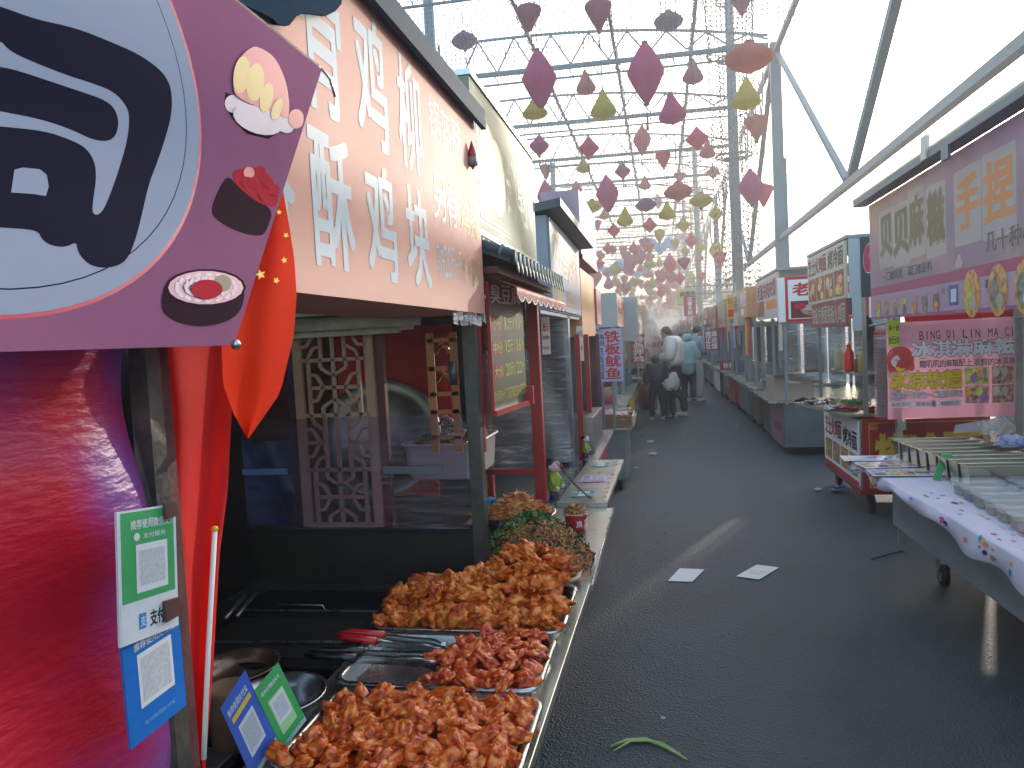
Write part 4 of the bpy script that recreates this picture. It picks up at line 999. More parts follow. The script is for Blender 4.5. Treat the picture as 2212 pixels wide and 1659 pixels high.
mb = MB(); mb.box(-1.3, -1.05, 3.9, 3.92, 1.3, 1.95, mat('navy_panel', '141a2c', .4)); mb.build('dark_panel', None, CT2)
mb = MB(); mb.grid(lambda u, v: Vector((-2.0+.45*u, 2.9+.05*sin(u*9+v*5), .85+.5*v)), 12, 8, mat('blue_sack', '163a7c', .4, c2='0c2248', vs=6)); mb.build('blue_sacking', None, CT2)
mb = MB(); mb.box(-2.0, -.72, 2.76, 4.05, .72, .79, INOXB); mb.slab([(-.72, 2.72, .772), (-.29, 2.72, .772), (-.29, 3.96, .772), (-.72, 3.96, .772)], (0, 0, .028), CTR); mb.build('counter', CTR, CT2, .003)
mb = MB(); mb.box(-1.95, -.6, 2.78, 3.9, .1, .715, mat('body_grey', '5c6468', .5, .5)); mb.build('body', None, CT2)
mb = MB(); mb.tube([(-.295, 2.73, .803), (-.292, 3.95, .803)], .004, 6, INOX); mb.build('counter_edge', INOX, CT2)
# things inside behind the window
for (X_, Y_, r_, nm) in ((-1.22, 3.05, .25, 'large wok standing on edge behind the lattice window'),):
    mb = MB(); T = Matrix.Rotation(R(72), 3, 'X') @ Matrix.Rotation(R(10), 3, 'Y')
    mb.lathe([(.001, -.09), (.12, -.075), (.2, -.03), (.25, .02), (.262, .022), (.255, .03), (.2, -.015), (.12, -.06), (.001, -.075)], (X_, Y_, 1.33), 40, INOXB, T)
    solo(mb, 'wok', nm, 'wok', INOXB)
tray(-1.08, -.745, 2.86, 3.3, 1.17, .15, 'white plastic box of fried food behind the stall window', None, mat('white_plastic', 'b8b4b4', .35), 'plastic_box', .012)
FR = foodmat('fried_brown', '4c2c18', '7c5030', 'a07848', 20, .5, .8, .1)
def grainpile(hf, x0, x1, y0, y1, n, size, ms, name, label, cat, seed, flat=.5, leaf=None, under=None, ht=None):
    """a heap nobody could count: many small bits spread over a height field, one mesh"""
    rs = random.Random(seed); mb = MB()
    nx, ny = 26, 20; g_ = MB()
    mb.grid(lambda u, v: Vector((x0+(x1-x0)*u, y0+(y1-y0)*v, (hf(x0+(x1-x0)*u, y0+(y1-y0)*v) or .8)-size*.3)), nx, ny, under or ms[0])
    k = 0
    while k < n:
        x = rs.uniform(x0, x1); y = rs.uniform(y0, y1); h = hf(x, y)
        k += 1
        if h is None: continue
        p = Vector((x, y, h+rs.uniform(-.4, .7)*size)); m_ = rs.choice(ms)
        u = Vector((rs.gauss(0, 1), rs.gauss(0, 1), rs.gauss(0, .6))).normalized(); s_ = size*rs.uniform(.6, 1.5)
        if leaf and m_ in leaf:
            v_ = u.orthogonal().normalized(); s_ *= 1.5
            for q in (0, .8, -.8):
                d = (u*cos(q)+v_*sin(q)); w_ = d.cross(u.cross(v_)).normalized()
                c_ = p+d*s_*.6; mb.add([p, p+d*s_*.5+w_*s_*.28, p+d*s_+Vector((0, 0, s_*.2)), p+d*s_*.5-w_*s_*.28], [(0, 1, 2, 3)], m_)
        else:
            v_ = u.orthogonal().normalized(); w_ = u.cross(v_); a_, b_, c_ = s_, s_*.55, s_*.4*flat*2
            mb.add([p+u*a_, p-u*a_, p+v_*b_, p-v_*b_, p+w_*c_, p-w_*c_], [(0, 2, 4), (2, 1, 4), (1, 3, 4), (3, 0, 4), (2, 0, 5), (1, 2, 5), (3, 1, 5), (0, 3, 5)], m_, True)
    return solo(mb, name, label, cat, kind='stuff')
grainpile(lambda x, y: 1.29+.05*max(0, 1-((x+.92)/.17)**2-((y-3.08)/.2)**2), -1.06, -.77, 2.89, 3.27, 500, .018, [FR], 'fried_food', 'brown fried food heaped in the white box behind the window', 'fried food', 5)
mb = MB(); mb.box(-1.0, -.72, 3.35, 3.75, .80, .83, mat('tray_pale', 'b8b09c', .4)); solo(mb, 'pale_tray', 'pale tray of yellow slices behind the tofu stall window', 'tray', bevel=.004)
mb = MB()
for i in range(7): 
    x, y = -.86+.03*i*(-1)**i*.6, 3.5+i*.025; mb.slab([(x-.05, y-.02, .833+i*.003), (x+.06, y-.015, .833+i*.003), (x+.05, y+.03, .836+i*.003), (x-.06, y+.02, .836+i*.003)], (0, 0, .003), mat('yellow_slice', 'c89a28', .5))
solo(mb, 'yellow_slices', 'loose yellow tofu skin slices on the pale tray', 'food slices', kind='stuff')
# bowl of noodles / shredded chicken
bowl('mixing_bowl', 'big shiny steel bowl of orange shreds beside the tofu stall', (-.69, 3.34, .802), .172, .125, INOX, INOX)
SH1 = foodmat('shred_orange', 'a8602c', 'cc8844', 'deaa6c', 22, .45, .4, .2); SH2 = foodmat('shred_red', '9c3c14', 'b8602c', 'cc7c3c', 22, .4, .4, .2)
def strands(cx, cy, z0, r, h, n, ms, name, label, cat, seed, th=.0032, L=.06):
    rs = random.Random(seed); mb = MB(); mb.lathe([(r, z0), (r*.8, z0+h*.35), (r*.45, z0+h*.72), (.001, z0+h*.95)], (cx, cy, 0), 24, ms[0])
    for i in range(n):
        a = rs.uniform(0, 6.3); q = r*math.sqrt(rs.random())*1.02; zz = z0+h*max(0, 1-q/r)**.85; p = Vector((cx+q*cos(a), cy+q*sin(a), zz+rs.uniform(-.004, .01)))
        d = Vector((rs.gauss(0, 1), rs.gauss(0, 1), rs.gauss(0, .35))).normalized()*L*rs.uniform(.5, 1.2)/2; b_ = Vector((rs.gauss(0, .008), rs.gauss(0, .008), rs.uniform(-.002, .012)))
        mb.tube([p-d, p+b_*.8, p+d], [th*.6, th*rs.uniform(.8, 1.6), th*.5], 5, rs.choice(ms), False)
    return solo(mb, name, label, cat, kind='stuff')
strands(-.69, 3.34, .912, .148, .10, 1500, [SH1, SH1, SH2], 'shredded_food', 'orange shredded food piled up in the big steel bowl', 'shredded food', 3)
# herb and peanut pile on its board
tray(-.76, -.335, 2.66, 3.14, .802, .03, 'wood edged tray under the green herb pile', None, mat('tray_woodish', 'a89478', .5), 'herb_tray')
def hh(x, y):
    q = ((x+.54)/.232)**2+((y-2.92)/.25)**2
    return .83+.178*max(0, 1-q)**.9 if q < 1.1 else None
HG = mat('herb_green', '24481c', .55, var=.4, vs=60, trans=.2); HG2 = mat('herb_light', '5c8a3c', .55, var=.3, vs=60, trans=.2); HP = mat('peanut_brown', '9c6440', .5, var=.3, vs=50); HN = mat('nut_yellow', 'b88c4c', .5, var=.3, vs=50); HD = mat('dark_bean', '2c1c1c', .4); HR = mat('chilli_red', '8c3020', .4)
grainpile(lambda x, y: hh(x, y), -.76, -.31, 2.66, 3.18, 5200, .0075, [HP, HN, HN, HP, HR, HG], 'chopped_topping', 'mound of chopped nuts, beans and herbs beside the tofu bowl', 'chopped topping', 8, .9, [HG])
grainpile(lambda x, y: hh(x, y) if (x+.2*y*0 < -.56+.1*sin(y*20) or random.random() < .25) else None, -.76, -.31, 2.66, 3.18, 1500, .013, [HG, HG, HG2, HD], 'green_herbs', 'dark green chopped herbs covering the left of the mound', 'herbs', 9, .9, [HG, HG2])
# sample cup
cx, cy = -.44, 3.5
root = thing('food_cup', 'red paper sample cup heaped with food on the steel counter', 'cup', (cx, cy, .801))
mb = MB(); mb.lathe([(.046, 0), (.052, .05), (.058, .083)], (cx, cy, .801), 32, mat('cup_red', 'a81420', .35), closed=True); cu_ = mb.build('paper_cup', None, root)
mb = MB(); mb.tube([(cx+.059*cos(i*pi/16), cy+.059*sin(i*pi/16), .885) for i in range(33)], .0028, 6, mat('cup_rim', 'c0bcb4', .4), False); mb.build('rim', None, root)
tx = MB()
for ch, a0 in (('臭', -1.45), ('豆', -.75)):
    vs, fs = glyphs(ch); tx.add([(cx+(.0565+.0015)*cos(a0+x*.55)*1.0, cy+.058*sin(a0+x*.55), .825+y*.032) for x, y in vs], fs, WHITE)
tx.build('lettering', WHITE, root)
strands(cx, cy, .875, .05, .045, 130, [FR, HP, HN, SH1], 'cup_filling', 'brown and yellow food heaped in the red sample cup', 'food', 12, .005, .035)
# price sheet left of the herb pile
c_ = onz(1072, 1190, .803); B_ = Board((c_.x-.07, c_.y-.07, .8035), (1, 0, 0), (0, 1, 0), .13, .16, step=.0003)
B_.text('招聘', .1, .55, .4, .9, BLUE, .02); B_.text('小份中份', .3, .25, .9, .4, RED, .0); B_.rect(.05, .05, .3, .2, RED)
B_.panel('price_sheet', mat('sheet_lilac', 'b8bce0', .35), None, .0008, 'small white price sheet lying on the counter behind the black corner post', 'paper')
# glove
GLV = mat('glove_blue', '3c96c8', .4, var=.1, vs=30, trans=.2)
mb = MB(); mb.ball((-.83, 3.55, .93), .035, GLV, 12, (1.2, 1, .5))
for i in range(5): mb.tube([(-.80, 3.53+.012*i, .935), (-.755+.01*(2-abs(i-2)), 3.52+.016*i, .945), (-.735+.012*(2-abs(i-2)), 3.515+.018*i, .935)], [.009, .0075, .005], 8, GLV)
mb.tube([(-.86, 3.56, .93), (-.9, 3.57, .9)], [.03, .034], 10, GLV); solo(mb, 'rubber_glove', 'light blue rubber glove lying behind the bowl of orange shreds', 'glove')
mb = MB(); mb.lathe([(.022, 0), (.022, .12), (.012, .14)], (-.78, 3.62, .80), 14, mat('lime_plastic', '9cb83c', .4)); solo(mb, 'lime_bottle', 'small lime green bottle behind the red tofu stall post', 'bottle')

# ================================================================ left stall 3: white sign, drop counter
SGREY = mat('sign_side_grey', '8c98a4', .5, var=.05); SWH = mat('white_sign', '9aa6b4', .5, c2='909cac', vs=1.2, spec=.35)
CT3 = thing('food_stall', 'wrapped white signed stall with a folding steel counter', 'stall', (-1.2, 5.1, 0))
mb = MB(); mb.box(-.98, -.652, 4.45, 6.1, 1.895, 2.47, SGREY); mb.box(-.65, -.64, 4.47, 6.08, 1.905, 2.46, SWH); sg = mb.build('signboard', SWH, CT3)
B = Board((-.639, 0, 0), (0, 1, 0), (0, 0, 1), 1, 1)
SO = mat('pale_orange_print', 'b88c74', .4)
B.text('鸡', 4.56, 2.2, 4.95, 2.43, SO, .02); B.text('蛋肉饼', 4.98, 2.12, 5.95, 2.38, SO, .02)
B.ell(4.78, 2.03, .16, .11, mat('sign_yellow', 'c8b068', .5)); B.rect(5.15, 1.95, 5.95, 2.06, mat('pale_frame', 'c48874', .5)); B.rect(5.17, 1.957, 5.93, 2.053, SWH); B.rect(5.17, 1.957, 5.38, 2.053, mat('pale_frame', 'c48874', .5)); B.text('口味', 5.18, 1.97, 5.37, 2.04, SWH, .01); B.text('酱香鲜美', 5.42, 1.97, 5.9, 2.04, SO, .02)
B.pic.build('printed_frame', None, sg); B.txt.build('lettering', None, sg)
BLUR = mat('blue_grey_sheet', '44545e', .5, var=.1)
mb = MB(); mb.slab([(-1.0, 4.5, 2.52), (-.55, 4.35, 2.545), (-.52, 6.15, 2.50), (-1.0, 6.2, 2.5)], (0, 0, -.05), BLUR); mb.build('roof_sheet', BLUR, CT3)
mb = MB(); mb.box(-.7, -.66, 5.32, 5.42, .75, 1.9, GREYM); mb.build('post', GREYM, CT3)
mb = MB(); mb.grid(lambda u, v: Vector((-1.7+1.04*u, 5.30+.01*sin(u*14+v*6), .83+1.05*v)), 34, 26, WRAP2); mb.grid(lambda u, v: Vector((-1.7+1.02*u, 5.28+.01*sin(u*19+v*6), .83+1.05*v)), 34, 26, WRAP); mb.build('cling_wrap', WRAP2, CT3)
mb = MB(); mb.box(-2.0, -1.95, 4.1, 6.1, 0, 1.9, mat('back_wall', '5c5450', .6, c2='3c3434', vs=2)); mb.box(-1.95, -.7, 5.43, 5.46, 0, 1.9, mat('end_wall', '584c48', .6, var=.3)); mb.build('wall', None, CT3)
mb = MB(); mb.box(-2.0, -.66, 4.1, 6.1, 1.87, 1.89, SGREY); mb.build('soffit', SGREY, CT3)
mb = MB(); mb.box(-1.9, -.66, 4.1, 5.42, .1, .80, INOXB); mb.build('body', INOXB, CT3)
mb = MB(); mb.slab([(-.60, 3.965, .80), (-.325, 3.965, .80), (-.305, 5.36, .80), (-.56, 5.36, .80)], (0, 0, .03), CTR)
mb.box(-.36, -.335, 4.0, 5.33, .83, .833, INOX); mb.build('drop_counter', CTR, CT3, .003)
mb = MB(); mb.box(-.66, -.61, 3.97, 5.4, .78, .822, INOX); mb.build('hinge_rail', INOX, CT3)
CHN = mat('chain', '2c3034', .35, .9)
mb = MB(); p0 = onx(1182, 968, -.66); p1 = Vector((-.415, 4.02, .837)); nL = 26
for i in range(nL):
    f = (i+.5)/nL; p = p0.lerp(p1, f)+Vector((0, 0, -.03*sin(pi*f))); d = (p1-p0).normalized(); s_ = (d.orthogonal().normalized() if i % 2 else d.cross(d.orthogonal()).normalized())
    L_ = (p1-p0).length/nL*.72; mb.tube([p+d*L_*cos(a)+s_*.006*sin(a) for a in [2*pi*k/10 for k in range(11)]], .0017, 4, CHN, False)
solo(mb, 'counter_chain', 'dark steel chain holding up the folding counter', 'chain', CHN)
def sheet(cx, cy, w_, h_, label, kind, grp='sheets taped to the folding counter'):
    B_ = Board((cx-w_/2, cy-h_/2, .8345), (1, 0, 0), (0, 1, 0), w_, h_, step=.0003)
    if kind == 'pay':
        B_.rect(.02, .5, .98, .98, PBL); B_.rect(.02, .02, .98, .5, PG); B_.rect(.3, .56, .75, .92, PW); B_.rect(.3, .1, .75, .44, PW); B_.rect(.05, .6, .22, .85, YEL)
    else:
        B_.text('招牌', .08, .5, .3, .9, mat('purple_print', '7a3a8a', .5), .03); B_.text('美食单', .08, .12, .36, .4, RED, .03)
        for q in (.42, .68): B_.text('原味', q, .55, q+.2, .85, RED, .0); B_.text('加蛋', q, .28, q+.2, .5, RED, .0)
        B_.rect(.4, .08, .95, .2, RED)
    B_.panel('paper_sheet', mat('sheet_lilac', 'b8bce0', .35), None, .0008, label, 'paper', grp)
sheet(-.475, 4.17, .13, .15, 'blue and green payment sheet on the near end of the folding counter', 'pay')
sheet(-.455, 4.62, .16, .2, 'lilac menu sheet in the middle of the folding counter', 'menu')
sheet(-.455, 5.13, .12, .15, 'blue and green payment sheet on the far end of the folding counter', 'pay')
# hanging price sheets beside stall 3
def hang(px0, px1, py0, py1, D, label, draw, base=None):
    a = ony(px0, py1, D); b = ony(px1, py1, D); c = ony(px0, py0, D); B_ = Board(a, Vector((b.x-a.x, 0, 0)), (0, 0, 1), b.x-a.x, c.z-a.z, step=.0006); draw(B_)
    return B_.panel('hanging_sheet', base or WHITE, None, .002, label, 'paper', 'sheets hung at the stall fronts')
hang(1172, 1190, 685, 766, 4.15, 'white price sheet with a red eight hung by the red post', lambda B_: (B_.text('8元', .15, .62, .9, .82, RED, .03), B_.text('招牌', .1, .4, .9, .5, BLACK), B_.text('特色', .1, .12, .9, .22, RED)))
hang(1248, 1262, 705, 780, 5.6, 'narrow white sheet with red figures under the orange sign', lambda B_: (B_.text('价目', .1, .7, .9, .85, RED), B_.text('元份', .1, .3, .9, .45, RED)))
# figurines
def figurine(x, y, z, s, rot, label):
    root = thing('figurine', label, 'figurine', (0, 0, 0), 'toy figurines on the folding counter')
    gs = mat('toy_green', '8ca42c', .4); pk = mat('toy_skin', 'd8b0bc', .4); bk = mat('toy_hair', '14121c', .4); pp = mat('toy_purple', '4a1c5a', .4); gr = mat('toy_shoe', '1c6a58', .3); rd = mat('toy_nose', 'c01824', .3)
    mb = MB(); mb.lathe([(.032, .06), (.045, .085), (.05, .12), (.044, .165), (.03, .195), (.022, .2)], (0, 0, 0), 20, gs, sx=.8); mb.build('sweater', gs, root)
    mb = MB(); mb.tube([(0, .035, .18), (.02, .05, .14), (.035, .045, .11)], [.016, .016, .014], 10, gs); mb.tube([(0, -.035, .18), (.02, -.05, .14), (.035, -.045, .11)], [.016, .016, .014], 10, gs); mb.build('sleeves', gs, root)
    mb = MB(); mb.ball((.042, .042, .1), .014, pk, 10); mb.ball((.042, -.042, .1), .014, pk, 10); mb.build('hands', pk, root)
    mb = MB(); mb.tube([(0, .018, .075), (0, .02, .022)], [.024, .02], 12, pp); mb.tube([(0, -.018, .075), (0, -.02, .022)], [.024, .02], 12, pp); mb.build('trousers', pp, root)
    mb = MB(); mb.ball((.012, .024, .012), .016, gr, 12, (1.7, 1, .75)); mb.ball((.012, -.024, .012), .016, gr, 12, (1.7, 1, .75)); mb.build('shoes', gr, root)
    mb = MB(); mb.ball((.006, 0, .235), .042, pk, 18, (1, 1, .95)); mb.ball((.034, 0, .222), .024, pk, 12, (1, 1.3, .8)); mb.ball((0, .042, .232), .012, pk, 8); mb.ball((0, -.042, .232), .012, pk, 8); mb.build('head', pk, root)
    mb = MB(); mb.ball((-.010, 0, .248), .044, bk, 18, (.95, 1.02, .95)); mb.build('hair', bk, root)
    mb = MB(); mb.ball((.062, 0, .238), .010, rd, 10); mb.build('nose', rd, root)
    root.location = (x, y, z); root.scale = (s,)*3; root.rotation_euler = (0, 0, rot)
figurine(-.635, 4.12, .80, .88, R(-20), 'green sweatered toy figure standing right behind the red post')
figurine(-.585, 5.42, .83, .62, R(-15), 'smaller green sweatered toy figure at the far end of the counter')

# ================================================================ left stall 4 (orange sign, red frame) and the squid stall
CT4 = thing('food_stall', 'dark red framed stall under the orange vertical signboard', 'stall', (-1.2, 6.7, 0))
ORS = mat('orange_sign', 'd88858', .4, c2='d89a68', vs=1.5); PINS = mat('pink_sign', 'b06a78', .5)
mb = MB(); mb.box(-.9, -.64, 6.13, 7.35, 1.735, 2.3, ORS); sg = mb.build('signboard', ORS, CT4)
B = Board((-.639, 0, 0), (0, 1, 0), (0, 0, 1), 1, 1); B.text('炸串', 6.2, 1.95, 7.2, 2.18, mat('sign_gold', 'd8b060', .5), .03); B.text('欢迎品尝', 6.7, 1.78, 7.25, 1.83, mat('sign_cream', 'd8c0a8', .5)); B.txt.build('lettering', None, sg)
mb = MB(); mb.box(-.9, -.62, 7.36, 7.9, 1.85, 2.2, PINS); mb.build('side_sign', PINS, CT4)
PUR = mat('purple_under', '5c2c50', .5); STR = mat('striped_board', '8a7484', .5, c2='b09aa4', vs=3, stretch=(1, 9, 1))
mb = MB(); mb.box(-.95, -.63, 6.2, 7.7, 2.42, 2.95, STR); mb.box(-.96, -.62, 6.19, 7.71, 2.38, 2.418, PUR); mb.build('upper_sign', STR, CT4)
for y0 in (5.48, 6.15, 7.25):
    mb = MB(); mb.box(-.64, -.60, y0, y0+.04, .1, 1.75, PUR if y0 > 6.5 else REDP); mb.build('post', REDP, CT4)
mb = MB(); mb.box(-.98, -.62, 6.3, 6.35, .8, 1.74, BLUR); mb.box(-2, -1.95, 5.5, 7.9, 0, 2.0, DRED); mb.box(-1.9, -.64, 7.3, 7.34, 0, 1.74, mat('maroon_wall', '4c1830', .5)); mb.build('wall', None, CT4)
mb = MB(); mb.box(-1.5, -.56, 5.5, 7.2, .1, .78, REDP); mb.build('body', REDP, CT4, .004)
mb = MB(); mb.box(-1.5, -.50, 5.48, 7.25, .78, .81, mat('counter_worn', '8c8480', .4, .4)); mb.build('counter', None, CT4, .003)
mb = MB(); mb.box(-.95, -.55, 5.75, 6.6, .81, 1.1, INOXB); solo(mb, 'steel_cabinet', 'plain steel cabinet standing in the dark red stall', 'cabinet', bevel=.006)
# squid stall
mb = MB(); mb.box(-.9, -.66, 8.15, 8.6, .6, .62, GREYM)
root = thing('skewer_cart', 'grey steel cart carrying the tray of squid skewers', 'cart', (-.7, 8.6, 0))
mb = MB(); mb.box(-1.5, -.44, 8.15, 9.3, .14, .70, GREYM); mb.build('body', GREYM, root, .006)
mb = MB(); mb.box(-1.5, -.36, 8.05, 9.6, .70, .725, CTR); mb.build('counter', CTR, root, .003)
for y in (8.3, 9.15):
    mb = MB(); T = Matrix.Rotation(pi/2, 3, 'Y'); mb.lathe([(.02, -.02), (.07, -.022), (.085, -.012), (.085, .012), (.07, .022), (.02, .02)], (-.52, y, .085), 20, RUB, T); mb.build('wheel', RUB, root)
root = thing('wooden_tray', 'shallow wooden tray full of squid skewers', 'tray', (-.7, 8.4, .727))
mb = MB(); mb.box(-1.12, -.36, 8.1, 8.62, .728, .74, WOOD); mb.box(-1.12, -.36, 8.08, 8.1, .728, .85, WOOD); mb.box(-1.12, -.36, 8.62, 8.64, .728, .85, WOOD); mb.box(-.36, -.34, 8.08, 8.64, .728, .85, mat('wood_pale', 'c0a888', .6)); mb.box(-1.14, -1.12, 8.08, 8.64, .728, .85, WOOD); mb.build('box', WOOD, root, .003)
SQ = foodmat('squid', '6c4448', '9c7470', 'b89890', 10, .4, .5, .3); STK = mat('skewer_stick', 'a88858', .6)
rs = random.Random(4); SQO = []
for i in range(26):
    root = thing('squid_skewer', 'flat pinkish squid skewer among the stack in the wooden tray', 'skewer', (0, 0, 0), 'squid skewers in the wooden tray')
    mb = MB(); mb.grid(lambda u, v: Vector((.02+.32*u, (.035+.012*sin(u*9))*(1-(.5*u)**2)*sin((v-.5)*pi), .012*cos((v-.5)*pi)+.004*sin(u*30))), 16, 6, SQ); mb.build('squid', SQ, root)
    mb = MB(); mb.tube([(-.28, 0, 0), (.36, 0, .004)], .0035, 5, STK); mb.build('stick', STK, root)
    root.location = (-.74+rs.uniform(-.02, .03), 8.14+(i % 9)*.055, .80+.035*(i//9)+rs.uniform(-.005, .01)); root.rotation_euler = (rs.uniform(-.3, .3), rs.uniform(-.04, .04), rs.uniform(-.25, .25)+.1)
a = ony(1295, 825, 7.95); b = ony(1347, 822, 7.95); c = ony(1295, 711, 7.95)
B = Board(a, Vector((b.x-a.x, 0, 0)), (0, 0, 1), b.x-a.x, c.z-a.z); SB = mat('lilac_board', 'b4b8dc', .4); DB = mat('ink_blue', '2a3c7c', .5)
B.text('铁板鱿鱼', .3, .04, .9, .96, RED, .035, vertical=True); B.text('高姐', .0, .68, .28, .9, BLACK, .02, vertical=True); B.text('铁板鸡蛋', .0, .04, .22, .66, DB, .02, vertical=True)
root = thing('squid_sign', 'lilac board with big red brush characters hung above the squid skewers', 'sign', (a.x, 7.95, a.z))
B.panel('board', SB, root, .012); mb = MB(); mb.bar((a.x+.03, 7.98, a.z), (a.x+.03, 7.98, .73), .025, GREYM); mb.bar((a.x+.14, 7.98, a.z), (a.x+.14, 7.98, .73), .025, GREYM); mb.build('legs', GREYM, root)
mb = MB(); mb.lathe([(.03, 0), (.035, .07), (.04, .09)], (-.68, 9.0, .726), 14, mat('amber_jar', '8a6038', .3)); solo(mb, 'sauce_jar', 'brown sauce jar behind the squid tray', 'jar')
# ================================================================ generic rows of stalls
def stall_row_mat(i): return [mat('board_%s' % n_, c_, .45, c2=d_, vs=1.5) for n_, c_, d_ in (('grey', '9c9e9a', '888c8a'), ('bone', 'c0b8a4', 'aaa594'), ('olive', '8c9470', '7c8464'), ('orange', 'd09468', 'c8845c'), ('white', 'c8ccd0', 'b0b8c0'), ('red', 'a83038', '8c2830'))][i % 6]
def far_stall(side, y, L, seed, label, words, mi, zt=2.45, hs=.55, xf=None, prot=.15):
    rs = random.Random(seed); s_ = side; xf = xf if xf is not None else (.62 if s_ < 0 else 1.55-.006*y)
    root = thing('food_stall', label, 'stall', (s_*(xf+.6), y+L/2, 0), 'far stalls on the %s' % ('left' if s_ < 0 else 'right'))
    X = lambda x: s_*(xf+x)
    bm_ = stall_row_mat(mi)
    def bx(x0, x1, y0, y1, z0, z1, m, mb): a_, b_ = sorted((X(x0), X(x1))); mb.box(a_, b_, y0, y1, z0, z1, m)
    mb = MB(); bx(-prot, .2, y+.05, y+L-.1, zt-hs, zt, bm_, mb); sg = mb.build('signboard', bm_, root)
    col_ = [RED, mat('sign_brown', '5c3a28', .5), RED, WHITE, RED, WHITE][mi % 6]
    if y < 45:
        B_ = Board((X(-prot)-s_*.002, y+L-.15, 0), (0, -1, 0), (0, 0, 1), 1, 1) if s_ > 0 else Board((X(-prot)+.002*1, y+.1, 0), (0, 1, 0), (0, 0, 1), 1, 1)
        B_.text(words, .05, zt-hs*.6, L-.25, zt-hs*.12, col_, .02); B_.rect(.1, zt-hs*.9, L*.5, zt-hs*.68, col_)
        B_.pic.build('printed_strip', None, sg); B_.txt.build('lettering', None, sg)
    mb = MB(); bx(.2, 1.4, y+.05, y+L-.1, zt-hs-.02, zt-hs+.04, GREYM, mb); mb.build('roof', GREYM, root)
    for yy in (y+.08, y+L-.15):
        for xx in (.0, 1.35):
            mb = MB(); bx(xx, xx+.05, yy, yy+.05, .75, zt-hs, GREYM, mb); mb.build('post', GREYM, root)
    bd = [INOXB, GREYM, REDP, mat('body_wood', '6c5a48', .6, var=.2)][rs.randrange(4)]
    mb = MB(); bx(.05, 1.35, y+.1, y+L-.2, .16, .76, bd, mb); mb.build('body', bd, root)
    mb = MB(); bx(-.12, 1.38, y+.06, y+L-.12, .76, .79, CTR, mb); mb.build('counter', CTR, root)
    mb = MB(); mb.grid(lambda u, v: Vector((X(.04+.01*sin(u*11)), y+.1+(L-.3)*u, .8+(zt-hs-.8)*v)), 10, 10, WRAP2); mb.build('cling_wrap', WRAP2, root)
    mb = MB(); bx(1.36, 1.4, y+.1, y+L-.2, 0, zt-hs, mat('backing', '6a6460', .7, var=.3), mb); mb.build('back_wall', None, root)
    # side panel facing the near end of the lane, hung strips and goods
    if rs.random() < .75:
        mb = MB(); a_, b_ = sorted((X(-prot+.02), X(.35))); mb.box(a_, b_, y+.01, y+.035, zt-hs*rs.uniform(.8, 1.3), zt-.02, stall_row_mat(rs.randrange(6))); mb.build('end_board', None, root)
    for q in range(rs.randrange(1, 4)):
        u_ = y+.2+rs.random()*(L-.5); zz_ = rs.uniform(1.2, 1.5); mb = MB(); bx(-prot+.06, -prot+.07, u_, u_+rs.uniform(.2, .5), zz_, zt-hs, rs.choice([RED, WHITE, YEL, mat('strip_rose', 'b06068', .5), mat('strip_lilac', 'a8a4c8', .5)]), mb); mb.build('hanging_strip', None, root)
    for q in range(rs.randrange(2, 5)):
        u_ = y+.25+rs.random()*(L-.7); h_ = rs.uniform(.06, .28); mb = MB(); x_ = rs.uniform(0, .4); bx(x_, x_+rs.uniform(.15, .4), u_, u_+rs.uniform(.15, .45), .791, .791+h_, rs.choice([INOXB, mat('cardboard', '9c8878', .8), WHITE, mat('crate_blue', '3c6ca0', .5), mat('goods_red', 'a03038', .5), BLK]), mb); mb.build('goods_box', None, root, .01)
    if rs.random() < .6:
        mb = MB(); bx(-.06, -.03, y+.2, y+L-.3, .22, .70, rs.choice([mat('strip_rose', 'b06068', .5), RED, YEL, WHITE, mat('faded_front', '8c6a70', .5)]), mb); mb.build('front_banner', None, root)
    if y < 40:
        for yy in (y+.3, y+L-.4):
            mb = MB(); T = Matrix.Rotation(pi/2, 3, 'Y'); mb.lathe([(.02, -.02), (.065, -.022), (.08, -.012), (.08, .012), (.065, .022), (.02, .02)], (X(.14), yy, .08), 16, RUB, T); mb.build('wheel', RUB, root)
        rk = MB()
        for q in range(3): 
            c_ = (X(.25+rs.uniform(0, .4)), y+.4+q*.6, .79); rk.lathe([(.05, 0), (.09, .03), (.1, .06), (.085, .06), (.06, .02), (.001, .02)], c_, 14, INOX)
        rk.build('steel_bowls', INOX, root)
    return root
words = ['烤面筋', '炸鸡柳', '肉夹馍', '煎饼', '酸辣粉', '烤冷面', '臭豆腐', '章鱼丸', '炒酸奶', '羊肉串', '大鱿鱼', '冰粉']
adj = ['grey boarded', 'bone coloured', 'olive signed', 'orange signed', 'white signed', 'red signed']
y = 9.9; i = 0
while y < 98:
    L = 2.1+.5*((i*37) % 5)/5
    far_stall(-1, y, L, i, '%s stall, %s in line beyond the squid sign on the left side' % (adj[i % 6], ['first', 'second', 'third', 'fourth', 'fifth', 'sixth', 'seventh', 'eighth', 'ninth', 'tenth', 'eleventh', 'twelfth', 'thirteenth', 'fourteenth', 'fifteenth', 'sixteenth', 'seventeenth', 'eighteenth', 'nineteenth', 'twentieth'][min(i, 19)]) if i < 20 else 'far %s stall at the hazy end of the left row' % adj[i % 6], words[i % 12], i, 2.3+.35*((i*29) % 7)/7, .45+.15*((i*13) % 3), None, .05+.1*((i*17) % 3))
    y += L+.15; i += 1
